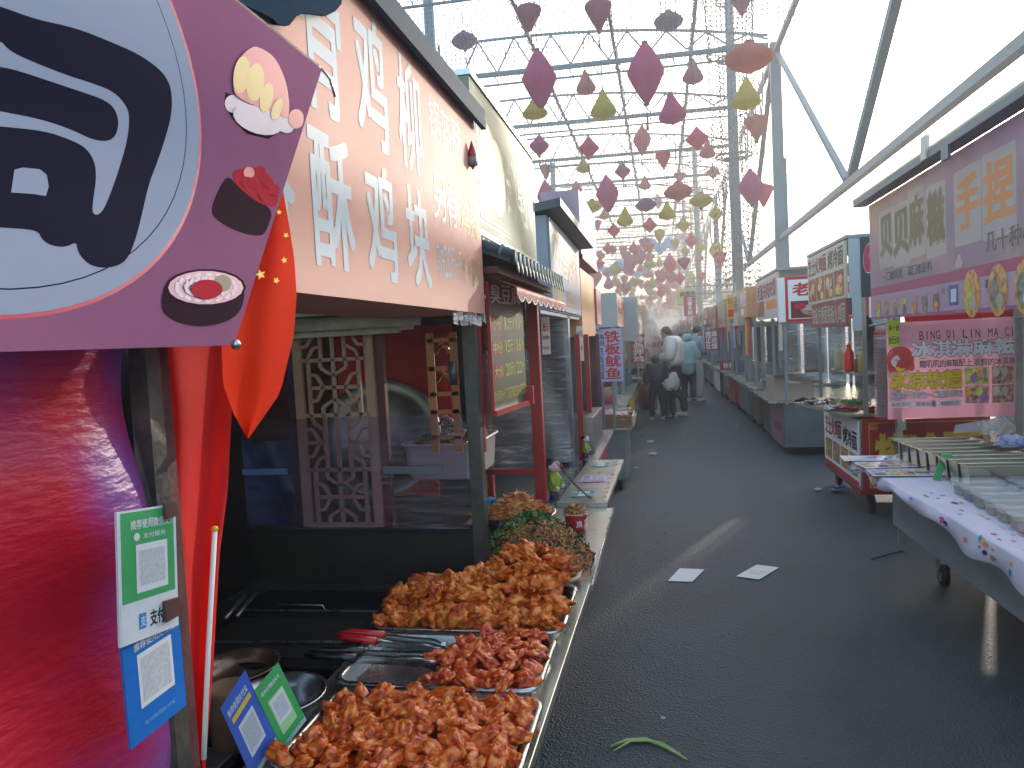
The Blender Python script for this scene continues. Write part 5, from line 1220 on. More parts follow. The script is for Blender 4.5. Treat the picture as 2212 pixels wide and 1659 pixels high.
# ================================================================ right stall 1: mochi stall
def bm_grad(name, stops, axis=2, scale=1., off=0., trans=.35):
    m = bpy.data.materials.new(name); m.use_nodes = True; n = m.node_tree.nodes; l = m.node_tree.links; b = n['Principled BSDF']
    tc = n.new('ShaderNodeTexCoord'); sx = n.new('ShaderNodeSeparateXYZ'); l.new(tc.outputs['Generated'], sx.inputs[0])
    r = n.new('ShaderNodeValToRGB'); e = r.color_ramp.elements
    e[0].position = stops[0][0]; e[0].color = (*hexc(stops[0][1]), 1); e[1].position = stops[-1][0]; e[1].color = (*hexc(stops[-1][1]), 1)
    for p, c in stops[1:-1]: k = e.new(p); k.color = (*hexc(c), 1)
    l.new(sx.outputs[axis], r.inputs[0]); l.new(r.outputs[0], b.inputs['Base Color']); b.inputs['Roughness'].default_value = .5
    tr = n.new('ShaderNodeBsdfTranslucent'); l.new(r.outputs[0], tr.inputs[0]); mx = n.new('ShaderNodeMixShader'); mx.inputs[0].default_value = trans
    l.new(b.outputs[0], mx.inputs[1]); l.new(tr.outputs[0], mx.inputs[2]); l.new(mx.outputs[0], n['Material Output'].inputs[0]); return m
LIL = mat('lilac_fabric', 'dcc8b8', .6, c2='b8a4bc', vs=.8, trans=.55); CRM = mat('cream_fabric', 'ece6dc', .5, trans=.55); MPK = mat('magenta_stripe', 'd07890', .5, trans=.4); LPK = mat('pale_pink_stripe', 'd8bccc', .5, trans=.4)
BRN = mat('brown_letters', '9c8c64', .5, trans=.3); ORL = mat('orange_letters', 'f0a868', .5, trans=.3); DKL = mat('dark_letters', '3c3a4c', .5)
R1 = thing('food_stall', 'nearest right mochi stall with a big lilac signboard and long table', 'stall', (2.1, 4.2, 0))
root = thing('signboard', 'big lilac mochi signboard with cream and orange characters at the upper right', 'signboard', (1.62, 4.2, 1.75))
B = Board((1.6, 6.22, 1.752), (0, -1, 0), (0, 0, 1), 4.0, .87, step=.0009)
def yv(px, py): p = onx(px, py, 1.6); return ((6.22-p.y)/4.0, (p.z-1.752)/.87)
def zz(x, y): return yv((3350+x*.4823)*.5486, (500+y*.4823)*.5486)
def zbox(x0, y0, x1, y1): a = zz(x0, y0); b = zz(x1, y1); return a[0], b[1], b[0], a[1]
B.rect(0, .20, 1, .27, MPK); B.rect(0, 0, 1, .20, LPK); B.rect(0, 0, 1, .02, mat('plum_line', '9c5c84', .5))
for ch, (xa, ya, xb, yb) in zip('贝贝麻糍手捏', ((240, 730, 340, 1080), (350, 680, 475, 1060), (480, 560, 600, 980), (625, 530, 765, 970), (860, 400, 1050, 850), (1090, 260, 1330, 780))):
    u0 = zz(xa, ya)[0]; u1 = zz(xb, yb)[0]; v1 = zz(xa, ya)[1]; v0 = zz((xa+xb)/2, yb-10)[1]
    top = zz((xa+xb)/2, (ya*.9+yb*.0)+ya*.1)[1]
    lo = zz((xa+xb)/2, yb-30)[1]
    B.rrect(u0-.008, lo-.1, u1+.008, min(.98, top+.06), CRM, .02)
for ch, (xa, ya, xb, yb) in zip('贝贝麻糍手捏', ((240, 730, 340, 1080), (350, 680, 475, 1060), (480, 560, 600, 980), (625, 530, 765, 970), (860, 400, 1050, 850), (1090, 260, 1330, 780))):
    u0 = zz(xa, ya)[0]; u1 = zz(xb, yb)[0]; top = zz((xa+xb)/2, ya)[1]; lo = zz((xa+xb)/2, yb-30)[1]
    B.text(ch, u0, lo, u1, top, ORL if ch in '手捏' else BRN, .05, CRM if ch in '手捏' else mat('letter_edge', 'b4a890', .5), .09, 0)
u2 = zz(1330, 700)[0]
B.rrect(u2+.03, .42, u2+.16, .98, CRM, .02); B.text('糍', u2+.04, .5, u2+.15, .9, ORL, .05)
B.rrect(u2+.18, .42, u2+.31, .98, CRM, .02); B.text('粑', u2+.19, .5, u2+.30, .9, ORL, .05)
q = zbox(265, 1250, 670, 1170); B.text('一口糯叽叽 满口都是料', zz(265, 1240)[0], .3, zz(670, 1150)[0], .375, DKL, .02, CRM, .06)
B.text('几十种小料', zz(1105, 1000)[0], .33, zz(1105, 1000)[0]+.16, .44, mat('cocoa_letters', '6a5a50', .5), .03, CRM, .06)
FD = [foodmat('food_a', '8c4a20', 'c88838', 'e0b060', 30), foodmat('food_b', '6a4428', 'a88868', 'd0b898', 30), foodmat('food_c', 'a05020', 'd89030', 'e8b040', 30), foodmat('food_d', '8a9030', 'b8b840', 'd8d070', 30), foodmat('food_e', '904848', 'b88078', 'd0a8a0', 30), foodmat('food_f', '3c443c', '6c7464', '8c947c', 30), foodmat('food_g', '4a2830', '6c3c44', '844c50', 30)]
for i, x in enumerate((230, 290, 365, 440, 520, 605, 700)):
    u, v = zz(x, 1460-i*7); w_ = (.017-.0004*i)*.9
    B.ell(u, .09, w_, .085, FD[i], 16); B.ell(u, .055, w_*.7, .045, FD[(i+3) % 7], 12)
    B.ell(u, .155, w_*.7, .02, LPK, 10)
B.text('微信 + 看', zz(745, 1300)[0], .13, zz(825, 1300)[0], .17, DKL, .0); B.rect(zz(805, 1400)[0], .05, zz(880, 1400)[0], .18, mat('phone_blue', '3c5a94', .5)); B.rect(zz(822, 1400)[0], .07, zz(868, 1400)[0], .155, PW)
for x, mm in ((990, FD[2]), (1205, FD[0]), (1430, FD[0])):
    u, v = zz(x, 1330); B.ell(u, .11, .027, .145, mm, 26); B.ell(u-.008, .1, .012, .09, FD[3 if x == 990 else 5], 14); B.ell(u+.005, .05, .01, .045, CRM, 10)
B.text('招牌', zz(1100, 1300)[0], .13, zz(1125, 1300)[0], .18, DKL)
u, v = zz(885, 1090); B.ell(u, v+.02, .006, .02, CRM); B.ell(u-.006, v-.02, .008, .028, CRM); B.ell(u+.006, v-.02, .008, .028, CRM)
u, v = zz(205, 1070); B.ell(u, v, .012, .1, mat('bunny_print', 'c8a890', .5, trans=.3))
B.panel('printed_board', LIL, root, .01)
GUT = mat('gutter_grey', '50606e', .4, .3); PVC = mat('pvc_white', 'c4c4b4', .4)
mb = MB(); mb.box(1.50, 1.60, 2.2, 6.28, 2.625, 2.665, GUT); mb.build('gutter', GUT, root, .004)
mb = MB(); mb.tube([(1.52, 2.2, 2.68), (1.52, 6.3, 2.68)], .018, 10, PVC); mb.build('tube_light', PVC, root)
mb = MB(); mb.box(1.49, 1.515, 4.62, 4.70, 2.63, 2.76, PVC); mb.box(1.495, 1.51, 4.3, 4.4, 2.56, 2.63, GUT); mb.build('clamp', PVC, root)
STP = mat('stall_post', '9a9890', .4, .3, var=.2, vs=10)
for x, y in ((1.70, 5.92), (2.5, 5.92), (1.7, 2.2), (3.0, 5.9), (2.62, 2.2)):
    mb = MB(); mb.box(x-.02, x+.02, y, y+.04, .05, 2.62, STP); mb.build('post', STP, R1)
mb = MB(); mb.box(1.95, 3.05, 2.2, 6.2, 2.56, 2.6, mat('tent_roof', '9c98a0', .6, trans=.5)); mb.build('roof', None, R1)
TBL = mat('table_steel', 'a8b6b8', .5, .1, c2='94a4a8', vs=3)
mb = MB(); mb.slab([(1.56, 3.0, .34), (1.50, 5.42, .34), (1.50, 5.42, .76), (1.56, 3.0, .76)], (1.2, 0, 0), TBL); mb.box(1.56, 2.75, 2.2, 2.99, .34, .76, TBL); mb.build('body', TBL, R1)
mb = MB(); mb.slab([(1.36, 2.2, .765), (1.24, 5.45, .765), (2.9, 5.45, .765), (2.9, 2.2, .765)], (0, 0, .025), TBL); mb.build('table_top', TBL, R1)
for x, y in ((1.72, 5.15), (2.5, 5.15), (1.72, 2.9)):
    mb = MB(); T = Matrix.Rotation(pi/2, 3, 'Y'); mb.lathe([(.015, -.02), (.055, -.022), (.07, -.014), (.07, .014), (.055, .022), (.015, .02)], (x, y, .07), 24, RUB, T)
    w_ = mb.build('wheel', RUB, R1)
    mb = MB(); mb.lathe([(.001, -.026), (.03, -.024), (.045, -.02), (.045, -.018)], (x, y, .07), 18, INOX, T); mb.build('rim', INOX, w_)
    mb = MB(); mb.box(x-.035, x-.028, y-.02, y+.02, .07, .3, INOX); mb.box(x+.028, x+.035, y-.02, y+.02, .07, .3, INOX); mb.box(x-.045, x+.045, y-.05, y+.05, .3, .34, INOX); mb.box(x-.06, x-.03, y-.1, y-.04, .24, .26, INOX); mb.build('caster_fork', INOX, R1)
# printed table cloth
CL = mat('cloth_white', 'd0ccd8', .6, c2='c0bcd0', vs=3, bump=.08, bs=8)
def clo(u, v):   # u along y (near to far), v from inner edge to hem
    y = 2.2+3.28*u; xe = 1.355-.035*(y-2.2)
    if v < .72: return Vector((2.1+(xe-2.1)*(v/.72), y, .7955+.002*sin(y*9)*sin(v*12)))
    f = (v-.72)/.28; d = .05+.06*max(0, sin((y-2.5)*1.5+.5))**2*(1 if y < 4.6 else .3)+.02*sin(y*11)
    return Vector((xe-.012-.02*sin(f*2)+.012*sin(y*14)*f, y, .7955-d*f))
root = thing('table_cloth', 'white printed cloth draped over the edge of the mochi table', 'table cloth', (1.6, 4, .79))
mb = MB(); mb.grid(clo, 90, 40, CL); tc_ = mb.build('cloth', CL, root)
pr = MB(); rs = random.Random(5)
pcs = [mat('p_yellow', 'd0b440', .6), mat('p_red', 'c84a5a', .6), mat('p_orange', 'c88a60', .6), mat('p_blue', '2c84b4', .6), mat('p_green', '6a8a60', .6), mat('p_black', '2c2630', .6), mat('p_grey', '9c9aa8', .6)]
def blob(u, v, ru, rv, m, n=12):
    pts = [clo(u+ru*cos(2*pi*i/n), v+rv*sin(2*pi*i/n)) for i in range(n)]; pts = [p+Vector((-.002, 0, .0015)) for p in pts]; c_ = clo(u, v)+Vector((-.002, 0, .0018))
    pr.add([c_]+pts, [(0, i+1, (i+1) % n+1) for i in range(n)], m)
for i in range(20):
    y = rs.uniform(2.9, 4.3); blob((y-2.2)/3.28, rs.uniform(.74, .92), rs.uniform(.003, .008), rs.uniform(.015, .045), rs.choice(pcs))
for i in range(40):
    y = rs.uniform(2.4, 4.3); blob((y-2.2)/3.28, rs.uniform(.56, .70), rs.uniform(.002, .012), rs.uniform(.003, .012), rs.choice(pcs))
for i in range(60):
    y = rs.uniform(4.75, 5.4); blob((y-2.2)/3.28, rs.uniform(.62, .98), rs.uniform(.004, .012), rs.uniform(.01, .04), rs.choice(pcs+[pcs[6]]*3))
pr.build('printed_pattern', None, root)
# leaflets at the far end of the table
for i, (x, y, r_, lab) in enumerate(((1.36, 5.42, -.1, 'blue and red flyer hanging over the far end of the mochi table'), (1.42, 5.12, .1, 'flat white picture menu on the mochi table beside the steel pans'), (1.40, 4.86, -.05, 'second picture menu on the mochi table with a yellow curve'))):
    c_, s_ = cos(r_), sin(r_); B_ = Board((x-.19, y-.12, .802+.001*i), (c_, s_, 0), (-s_, c_, 0), .42, .22, step=.0004)
    if i == 0:
        for k in range(16): B_.ell(rs.uniform(.15, .85), rs.uniform(.2, .8), rs.uniform(.03, .1), rs.uniform(.08, .18), rs.choice([BLUE, BLUE, RED, PW, pcs[2], pcs[0]]), 8)
    else:
        for k in range(10): B_.rect(.05+(k % 5)*.19, .55-(k//5)*.4, .2+(k % 5)*.19, .85-(k//5)*.4, FD[k % 7] if i == 1 or k % 2 else pcs[6])
        if i == 2: B_.ell(.35, .5, .2, .12, YEL, 20); B_.text('麻糍菜单', .5, .4, .9, .6, BLACK, .02)
    B_.panel('flyer', mat('flyer_white', 'c4c4d4', .3), None, .001, lab, 'flyer', 'printed sheets on the mochi table')
# steel pans in a row
fills = [(FD[1], 'pale brown'), (FD[3], 'mustard yellow'), (FD[3], 'yellowish'), (FD[1], 'beige'), (FD[0], 'light brown'), (mat('cream_fill', 'c0b8a0', .4), 'cream coloured'), (mat('white_fill', 'd0d0cc', .4), 'white')]
PAN = mat('pan_steel', 'c0b8a4', .22, 1.)
for i in range(8):
    y0 = 5.36-i*.138; x0 = 1.50+.010*i; W_ = .5
    nm = ['farthest', 'second farthest', 'third farthest', 'fourth', 'fifth', 'sixth', 'second nearest', 'nearest'][i]
    root = thing('serving_pan', '%s deep steel serving pan on the mochi table' % nm, 'serving pan', (x0+W_/2, y0, .797), 'row of steel pans on the mochi table')
    a = [(x0+.02, y0-.055, .798), (x0+W_-.02, y0-.055, .798), (x0+W_-.02, y0+.045, .798), (x0+.02, y0+.045, .798)]; b = [(x0+.008, y0-.064, .925), (x0+W_, y0-.064, .925), (x0+W_, y0+.06, .925), (x0+.008, y0+.06, .925)]; c = [(x0-.012, y0-.066, .928), (x0+W_+.02, y0-.066, .928), (x0+W_+.02, y0+.066, .928), (x0-.012, y0+.066, .928)]
    mb = MB(); mb.add(a+b+c, [(3, 2, 1, 0)]+[(k, (k+1) % 4, (k+1) % 4+4, k+4) for k in range(4)]+[(k+4, (k+1) % 4+4, (k+1) % 4+8, k+8) for k in range(4)], PAN); o = mb.build('pan', PAN, root, .004); q = o.modifiers.new('s', 'SOLIDIFY'); q.thickness = .0018
    if i < 7:
        mb = MB(); fz = .87+.012*(i % 3); mb.grid(lambda u, v: Vector((x0+.014+(W_-.03)*u, y0-.056+.108*v, fz+.006*sin(u*14+i)*cos(v*5)+.004*noise.noise(Vector((u*9, v*5, i))))), 14, 5, fills[i][0]); mb.build('filling', None, root)
# clear boxes with lids
CLR = mat('clear_plastic', 'd8e0e0', .12, alpha=.2); BXF = [mat('fill_%d' % i, c_, .5, var=.3, vs=40) for i, c_ in enumerate(('7c8c6c', '6c5c7c', '8c7c6c', '988c74', '8c8478', 'a08c7c'))]
fcol = ['green', 'violet', 'brown', 'beige', 'grey brown', 'pinkish']
for i in range(6):
    x0 = 1.47-.006*i; y0 = 4.24-i*.145; root = thing('plastic_box', 'clear lidded box of %s topping, %s in the front row' % (fcol[i], ['farthest', 'second', 'third', 'fourth', 'fifth', 'nearest'][i]), 'plastic box', (x0+.12, y0, .797), 'clear topping boxes on the mochi table')
    def rr_(m_, z, r): 
        pts = []
        for qx, qy, a in ((x0+.24-m_-r, y0-.06+m_+r, -pi/2), (x0+.24-m_-r, y0+.06-m_-r, 0), (x0+m_+r, y0+.06-m_-r, pi/2), (x0+m_+r, y0-.06+m_+r, pi)):
            for k in range(4): b = a+pi/2*k/3; pts.append((qx+r*cos(b), qy+r*sin(b), z))
        return pts
    def loft(rings, m_, mb):
        n = 16; vs = [p for r_ in rings for p in r_]; mb.add(vs, [tuple(range(n))[::-1]]+[(j*n+k, j*n+(k+1) % n, (j+1)*n+(k+1) % n, (j+1)*n+k) for j in range(len(rings)-1) for k in range(n)]+[tuple((len(rings)-1)*n+k for k in range(n))], m_)
    mb = MB(); loft([rr_(.014, .798, .02), rr_(.008, .86, .022)], CLR, mb); mb.build('box', CLR, root)
    mb = MB(); loft([rr_(.0, .862, .025), rr_(-.003, .867, .026), rr_(.0, .874, .024), rr_(.012, .876, .02)], CLR, mb); mb.build('lid', CLR, root)
    mb = MB(); loft([rr_(.018, .80, .018), rr_(.014, .835+.006*(i % 3), .018)], BXF[i], mb); mb.build('topping', BXF[i], root)
for i in range(6):
    x0 = 1.74-.006*i; y0 = 4.26-i*.145
    o = thing('plastic_box', 'clear lidded box of dark topping behind the front row, %s' % ['farthest', 'second', 'third', 'fourth', 'fifth', 'nearest'][i], 'plastic box', (x0+.12, y0, .797), 'back row of topping boxes')
    mb = MB(); loft([rr_(.014, .798, .02), rr_(.008, .86, .022)], CLR, mb); mb.build('box', CLR, o)
    mb = MB(); loft([rr_(.018, .80, .018), rr_(.014, .84, .018)], BXF[(i+1) % 6], mb); mb.build('topping', None, o)
    mb = MB(); loft([rr_(.0, .862, .025), rr_(.0, .874, .024)], CLR, mb); mb.build('lid', CLR, o)
# green clip, bags
mb = MB(); GB = mat('green_plastic', '3ca45a', .3, trans=.3); mb.slab([(1.50, 4.62, .80), (1.53, 4.60, .80), (1.60, 4.68, .92), (1.57, 4.70, .925)], (0, .012, .004), GB); mb.slab([(1.56, 4.66, .905), (1.605, 4.65, .905), (1.62, 4.68, .935), (1.575, 4.69, .935)], (0, .018, .004), GB); solo(mb, 'green_clip', 'bright green plastic clip between the pans and the clear boxes', 'clip', GB)
CRK = mat('crumple_white', 'c0bcc0', .4, trans=.3); 
def crumple(name, label, cat, c, r, m, seed, fl=.5):
    me = bpy.data.meshes.new(name); bm = bmesh.new(); bmesh.ops.create_icosphere(bm, subdivisions=3, radius=1)
    o_ = Vector((seed*3.1, seed*1.7, 0))
    for v in bm.verts: d = v.co.copy(); q = 1+.5*noise.noise(d*1.6+o_)+.35*noise.noise(d*3.6+o_); v.co = Vector((d.x, d.y, d.z*fl+fl))*q*r
    bm.to_mesh(me); bm.free(); me.materials.append(m); o = bpy.data.objects.new(name, me); COL.objects.link(o); o.location = c
    return tag(o, label, cat)
crumple('plastic_bag', 'blue edged crumpled bag lying on the pans at the right edge', 'plastic bag', (2.0, 4.85, .93), .08, mat('blue_bag', '2c5ca4', .3, c2='b0b8c8', vs=8), 3)
crumple('plastic_bag', 'clear crumpled bag behind the steel pans', 'plastic bag', (2.05, 5.15, .93), .09, mat('clear_bag', 'c0b8b0', .2, alpha=.6), 5, .7)
crumple('bun', 'round brown bun at the right edge behind the pans', 'bun', (2.25, 4.85, .92), .07, foodmat('bun_brown', '7a4a1c', 'a06a2c', 'b8843c', 8, .4, .1, .2), 7, .8)
mb = MB(); mb.slab([(1.95, 5.6, .93), (2.3, 5.5, .96), (2.28, 5.62, 1.03), (2.0, 5.7, .97)], (0, 0, .004), CRK); solo(mb, 'paper_bag', 'open white paper bag standing behind the pans', 'paper bag', CRK)
# pink banner between the posts
BPK = mat('banner_pink', 'd898a8', .55, c2='cc8c9c', vs=1.5, trans=.45); a = ony(1921, 904, 5.88); b = ony(2190, 893, 5.88); c = ony(1908, 697, 5.88)
root = thing('hanging_banner', 'pink ice cream mochi banner with yellow and white characters tied between two posts', 'banner', (a.x, 5.88, a.z))
B = Board((1.605, 5.88, 1.005), (1, 0, 0), (0, 0, 1), .85, .71, step=.0007, warp=lambda u, v: .02*sin(u*7+v*1.5)*v+.012*sin(u*15+2)+.01*sin(v*5)); B.N = Vector((0, -1, 0))
def bq(x0, y0, x1, y1): return ((x0-250)/915, 1-(y1-135)/670, (x1-250)/915, 1-(y0-135)/670)
WOL = mat('banner_white', 'd4ccd0', .5); YOL = mat('banner_yellow', 'dcb430', .5); DGR = mat('banner_dark', '4a4448', .5); HAIR = mat('banner_hair', 'c8443c', .5, trans=.2); SKN = mat('banner_skin', 'd4b8b0', .5)
B.rect(*bq(262, 120, 355, 300), mat('lime_note', 'b0b428', .5)); B.text('来一份', *bq(268, 150, 350, 190), BLACK, .02); B.text('绝无分店', *bq(268, 230, 352, 280), BLACK, .02)
B.ell(*[(350-250)/915, 1-(390-135)/670], .115, .135, HAIR, 24); B.ell((430-250)/915, 1-(440-135)/670, .03, .05, HAIR); B.ell((280-250)/915, 1-(445-135)/670, .03, .05, HAIR)
B.ell((350-250)/915, 1-(405-135)/670, .075, .07, SKN, 20); B.rect(*bq(310, 390, 335, 396), DGR); B.rect(*bq(365, 390, 390, 396), DGR); B.ell((350-250)/915, 1-(455-135)/670, .04, .03, YOL)
B.text('BING QI LIN MA CI', *bq(495, 205, 1170, 262), DGR, .03, None, .0, .25)
B.text('冰淇淋麻糍', *bq(440, 275, 1165, 385), WOL, .04, DGR, .07, .04)
B.text('糯叽叽的麻糍配上浓醇的冰淇淋', *bq(490, 405, 1165, 455), DGR, .02)
B.text('冰凉软糯', *bq(262, 478, 795, 600), YOL, .05, mat('banner_brown', '8c6424', .5), .07, .04)
B.text('有谁会不爱这一口糯叽叽呢', *bq(265, 620, 800, 662), WOL, .02, DGR, .08)
for i, s_ in enumerate(('新鲜现做', '健康美味', '糯糯叽叽')):
    q = bq(268+i*178, 682, 432+i*178, 726); B.rect(*q, WOL); B.text(s_, q[0]+.012, q[1]+.012, q[2]-.012, q[3]-.012, mat('banner_rose', 'b85c64', .5), .01)
for i in range(4):
    q = bq(818+(i % 2)*178, 462+(i//2)*128, 975+(i % 2)*178, 582+(i//2)*128); B.rect(*q, [FD[3], FD[1], FD[4], FD[1]][i])
    for k in range(4): B.ell(q[0]+.03+.035*k, (q[1]+q[3])/2+.03*(-1)**k, .028, .05, [FD[3], mat('p_purple', '9c5ca0', .5), FD[2], FD[1]][(k+i) % 4] if i % 2 == 0 else [SKN, FD[1], CRM, FD[4]][k], 10)
B.panel('cloth', BPK, root)
mb = MB(); mb.tube([(1.50, 5.9, 1.70), (1.62, 5.9, 1.715)], .009, 6, STP); mb.tube([(2.44, 5.9, 1.70), (2.62, 5.88, 1.71)], .009, 6, STP); mb.build('hanging_rod', STP, root)
mb = MB(); mb.box(1.66, 1.72, 5.84, 5.875, .93, 1.0, INOX); mb.build('clip', INOX, root)
# back of stall: grey tarp, stretched past the stall to block low sun; red tent
TARP = mat('grey_tarp', '8c9094', .5, c2='74787c', vs=2.5, trans=.3, bump=.2, bs=4)
mb = MB(); mb.grid(lambda u, v: Vector((2.75+.02*sin(v*7+u*3)+.5*u*0, .2+6.7*u, .03+1.9*v)), 40, 20, TARP); solo(mb, 'grey_tarp', 'wrinkled grey plastic tarp behind the mochi stall, lengthened to block the low sun', 'tarp', TARP)
RT = mat('red_tent', 'c82430', .5, trans=.4)
mb = MB(); mb.add([(1.95, 7.3, 1.72), (3.6, 7.3, 1.78), (3.6, 9.2, 2.1), (2.1, 9.2, 1.95), (1.95, 7.3, 1.66), (3.6, 7.3, 1.7)], [(0, 1, 2, 3), (4, 5, 1, 0)], RT)
mb = MB(); mb.slab([(1.95, 6.6, 1.74), (3.8, 6.6, 1.76), (3.8, 6.9, 1.95), (2.0, 6.9, 1.9)], (0, 0, .01), RT); mb.slab([(1.95, 6.59, 1.68), (3.8, 6.59, 1.70), (3.8, 6.59, 1.76), (1.95, 6.59, 1.74)], (0, .008, 0), RT)
solo(mb, 'red_canopy', 'bright red canopy edge seen below the lilac signboard', 'canopy', RT)
# ================================================================ right stall 2: cheese noodle cart
R2 = thing('food_cart', 'cheese noodle cart with cream picture sign and red front', 'cart', (2.1, 7.7, 0))
CRS = mat('cream_sign', 'c8bfa8', .45, c2='bcb29a', vs=2); PHO = foodmat('photo_red', '6c2414', '9c4a28', 'b87848', 12, .5, .1, .1); CHK = mat('charcoal_sign', '3a4246', .5, var=.1)
mb = MB(); mb.box(1.60, 1.62, 7.02, 8.72, 1.955, 2.46, CRS); sg = mb.build('signboard', CRS, R2)
B = Board((1.599, 8.72, 1.955), (0, -1, 0), (0, 0, 1), 1.70, .505); B.text('芝士火鸡面', .03, .6, .56, .93, mat('maroon_print', '8c2a28', .5), .03); B.text('烤冷面', .6, .6, .97, .93, mat('brown_print', '4c4030', .5), .03)
for i in range(4): B.rect(.03+i*.24, .05, .25+i*.24, .52, PHO); [B.ell(.14+i*.24+random.uniform(-.05, .05), .28+random.uniform(-.15, .15), .05, .08, random.choice(FD[:4]), 9) for _ in range(4)]
B.pic.build('printed_photos', None, sg); B.txt.build('lettering', None, sg)
mb = MB(); mb.box(1.61, 1.63, 7.05, 8.6, 1.70, 1.95, mat('dull_red_sign', '8c3c38', .5)); s2 = mb.build('lower_sign', None, R2)
B = Board((1.609, 8.6, 1.70), (0, -1, 0), (0, 0, 1), 1.55, .25); B.text('铁板方便面铁板火鸡面', .02, .15, .98, .85, mat('pale_print', 'c0b4a0', .5), .02); B.txt.build('lettering', None, s2)
mb = MB(); mb.box(1.625, 1.72, 6.99, 7.01, 1.95, 2.47, mat('edge_white', 'a8b4b8', .5)); mb.build('sign_edge', None, R2)
mb = MB(); mb.box(1.722, 2.7, 6.98, 7.0, 1.95, 2.47, CHK); s3 = mb.build('side_sign', CHK, R2)
B = Board((1.722, 6.979, 1.95), (1, 0, 0), (0, 0, 1), .98, .52); B.text('“火', .02, .42, .36, .88, mat('rose_print', 'b83c58', .5), .05, WHITE, .07); B.text('石烤冷面', .1, .33, .3, .37, WHITE); B.txt.build('lettering', None, s3)
mb = MB(); mb.box(1.60, 2.72, 6.98, 8.74, 2.472, 2.50, GREYM); mb.build('roof', GREYM, R2)
mb = MB(); mb.box(1.72, 1.755, 6.98, 7.015, .92, 1.95, mat('pillar', '8a8c84', .4, .3, var=.2)); mb.build('pillar', None, R2)
mb = MB(); mb.box(1.645, 1.72, 6.985, 7.0, 1.66, 1.95, mat('edge_white', 'a8b4b8', .5)); mb.build('hanging_edge', None, R2)
mb = MB(); mb.box(1.64, 1.67, 8.45, 8.48, .95, 1.7, GREYM); mb.box(2.66, 2.7, 7.0, 7.04, .92, 2.47, GREYM); mb.box(2.66, 2.7, 8.6, 8.64, .92, 2.47, GREYM); mb.build('rear_post', GREYM, R2)
mb = MB(); mb.box(1.69, 2.7, 7.01, 8.5, .24, .88, GREYM); mb.build('body', GREYM, R2)
RCF = mat('cart_red', 'a8181e', .4, c2='98141a', vs=3); GLD = mat('gold_line', 'c8a038', .4)
mb = MB(); mb.box(1.70, 2.72, 6.985, 7.008, .22, .885, RCF); s4 = mb.build('near_panel', RCF, R2)
B = Board((1.70, 6.984, .22), (1, 0, 0), (0, 0, 1), 1.02, .665); B.frame(.05, .06, .95, .94, .007, GLD)
for u, v in ((.05, .06), (.05, .85), (.88, .06), (.88, .85)):
    for k in range(3): B.frame(u+.005*k, v+.01*k, u+.07-.02*k+.005*k, v+.09-.02*k, .005, GLD)
B.text('烤冷面', .1, .38, .92, .78, YEL, .06); B.text('回味无穷', .18, .1, .5, .17, WHITE, .02); B.ell(.12, .13, .012, .018, WHITE)
B.pic.build('gold_frame', None, s4); B.txt.build('lettering', None, s4)
mb = MB(); mb.box(1.675, 1.688, 7.03, 8.45, .27, .86, WHITE); s5 = mb.build('front_panel', WHITE, R2)
B = Board((1.674, 8.45, .27), (0, -1, 0), (0, 0, 1), 1.42, .59); B.text('芝士火鸡面', .04, .55, .56, .85, mat('deep_red_print', 'a02028', .5), .03); B.text('烤冷面', .6, .52, .97, .8, BLACK, .04)
for i in range(4): B.rect(.05+i*.24, .12, .25+i*.24, .46, FD[i % 3]); [B.ell(.14+i*.24+random.uniform(-.05, .05), .28+random.uniform(-.1, .1), .05, .07, random.choice(FD[:4]), 9) for _ in range(4)]
B.rect(0, .0, 1, .06, RED)
B.pic.build('printed_photos', None, s5); B.txt.build('lettering', None, s5)
mb = MB(); mb.box(1.68, 2.7, 7.0, 8.5, .20, .236, mat('cart_red', 'a8181e', .4)); mb.build('skirt', None, R2)
for x, y in ((1.80, 7.15), (1.80, 8.4), (2.6, 7.15)):
    mb = MB(); T = Matrix.Rotation(pi/2, 3, 'Y'); mb.lathe([(.02, -.02), (.08, -.022), (.1, -.012), (.1, .012), (.08, .022), (.02, .02)], (x, y, .1), 20, RUB, T); mb.build('wheel', RUB, R2)
mb = MB(); mb.slab([(1.34, 8.25, .90), (1.60, 7.0, .90), (2.2, 7.0, .90), (2.2, 8.4, .90)], (0, 0, .022), mat('shelf_wood', '9c8c70', .5, var=.2, vs=10)); mb.build('side_shelf', None, R2)
mb = MB(); mb.box(1.66, 2.0, 6.97, 8.0, 1.265, 1.28, GREYM); mb.build('bottle_rack', GREYM, R2)
def bottle(x, y, z, r, h, m, label, grp='sauce bottles on the rack'):
    root = thing('sauce_bottle', label, 'bottle', (x, y, z), grp); mb = MB(); mb.lathe([(r*.9, 0), (r, h*.06), (r, h*.62), (r*.75, h*.74), (r*.4, h*.82), (r*.4, h*.86)], (x, y, z), 18, m); mb.build('body', m, root)
    mb = MB(); mb.lathe([(r*.5, h*.85), (r*.5, h*.92), (r*.15, h*.95), (r*.1, h)], (x, y, z), 12, m); mb.build('cap', m, root)
bottle(1.69, 7.75, 1.281, .045, .27, mat('yellowish_plastic', 'c0b88c', .3, trans=.3), 'pale squeeze bottle at the left of the rack')
bottle(1.70, 7.4, 1.281, .045, .27, mat('tomato_red', 'd8301c', .3), 'bright red squeeze bottle in the middle of the rack')
bottle(1.735, 7.2, 1.281, .04, .18, mat('amber_plastic', '6c5040', .3), 'short dark sauce bottle right of the red bottle')
bottle(1.735, 7.06, 1.281, .04, .24, mat('clear_amber', 'a08c40', .2), 'gold capped glass bottle next to the pillar')
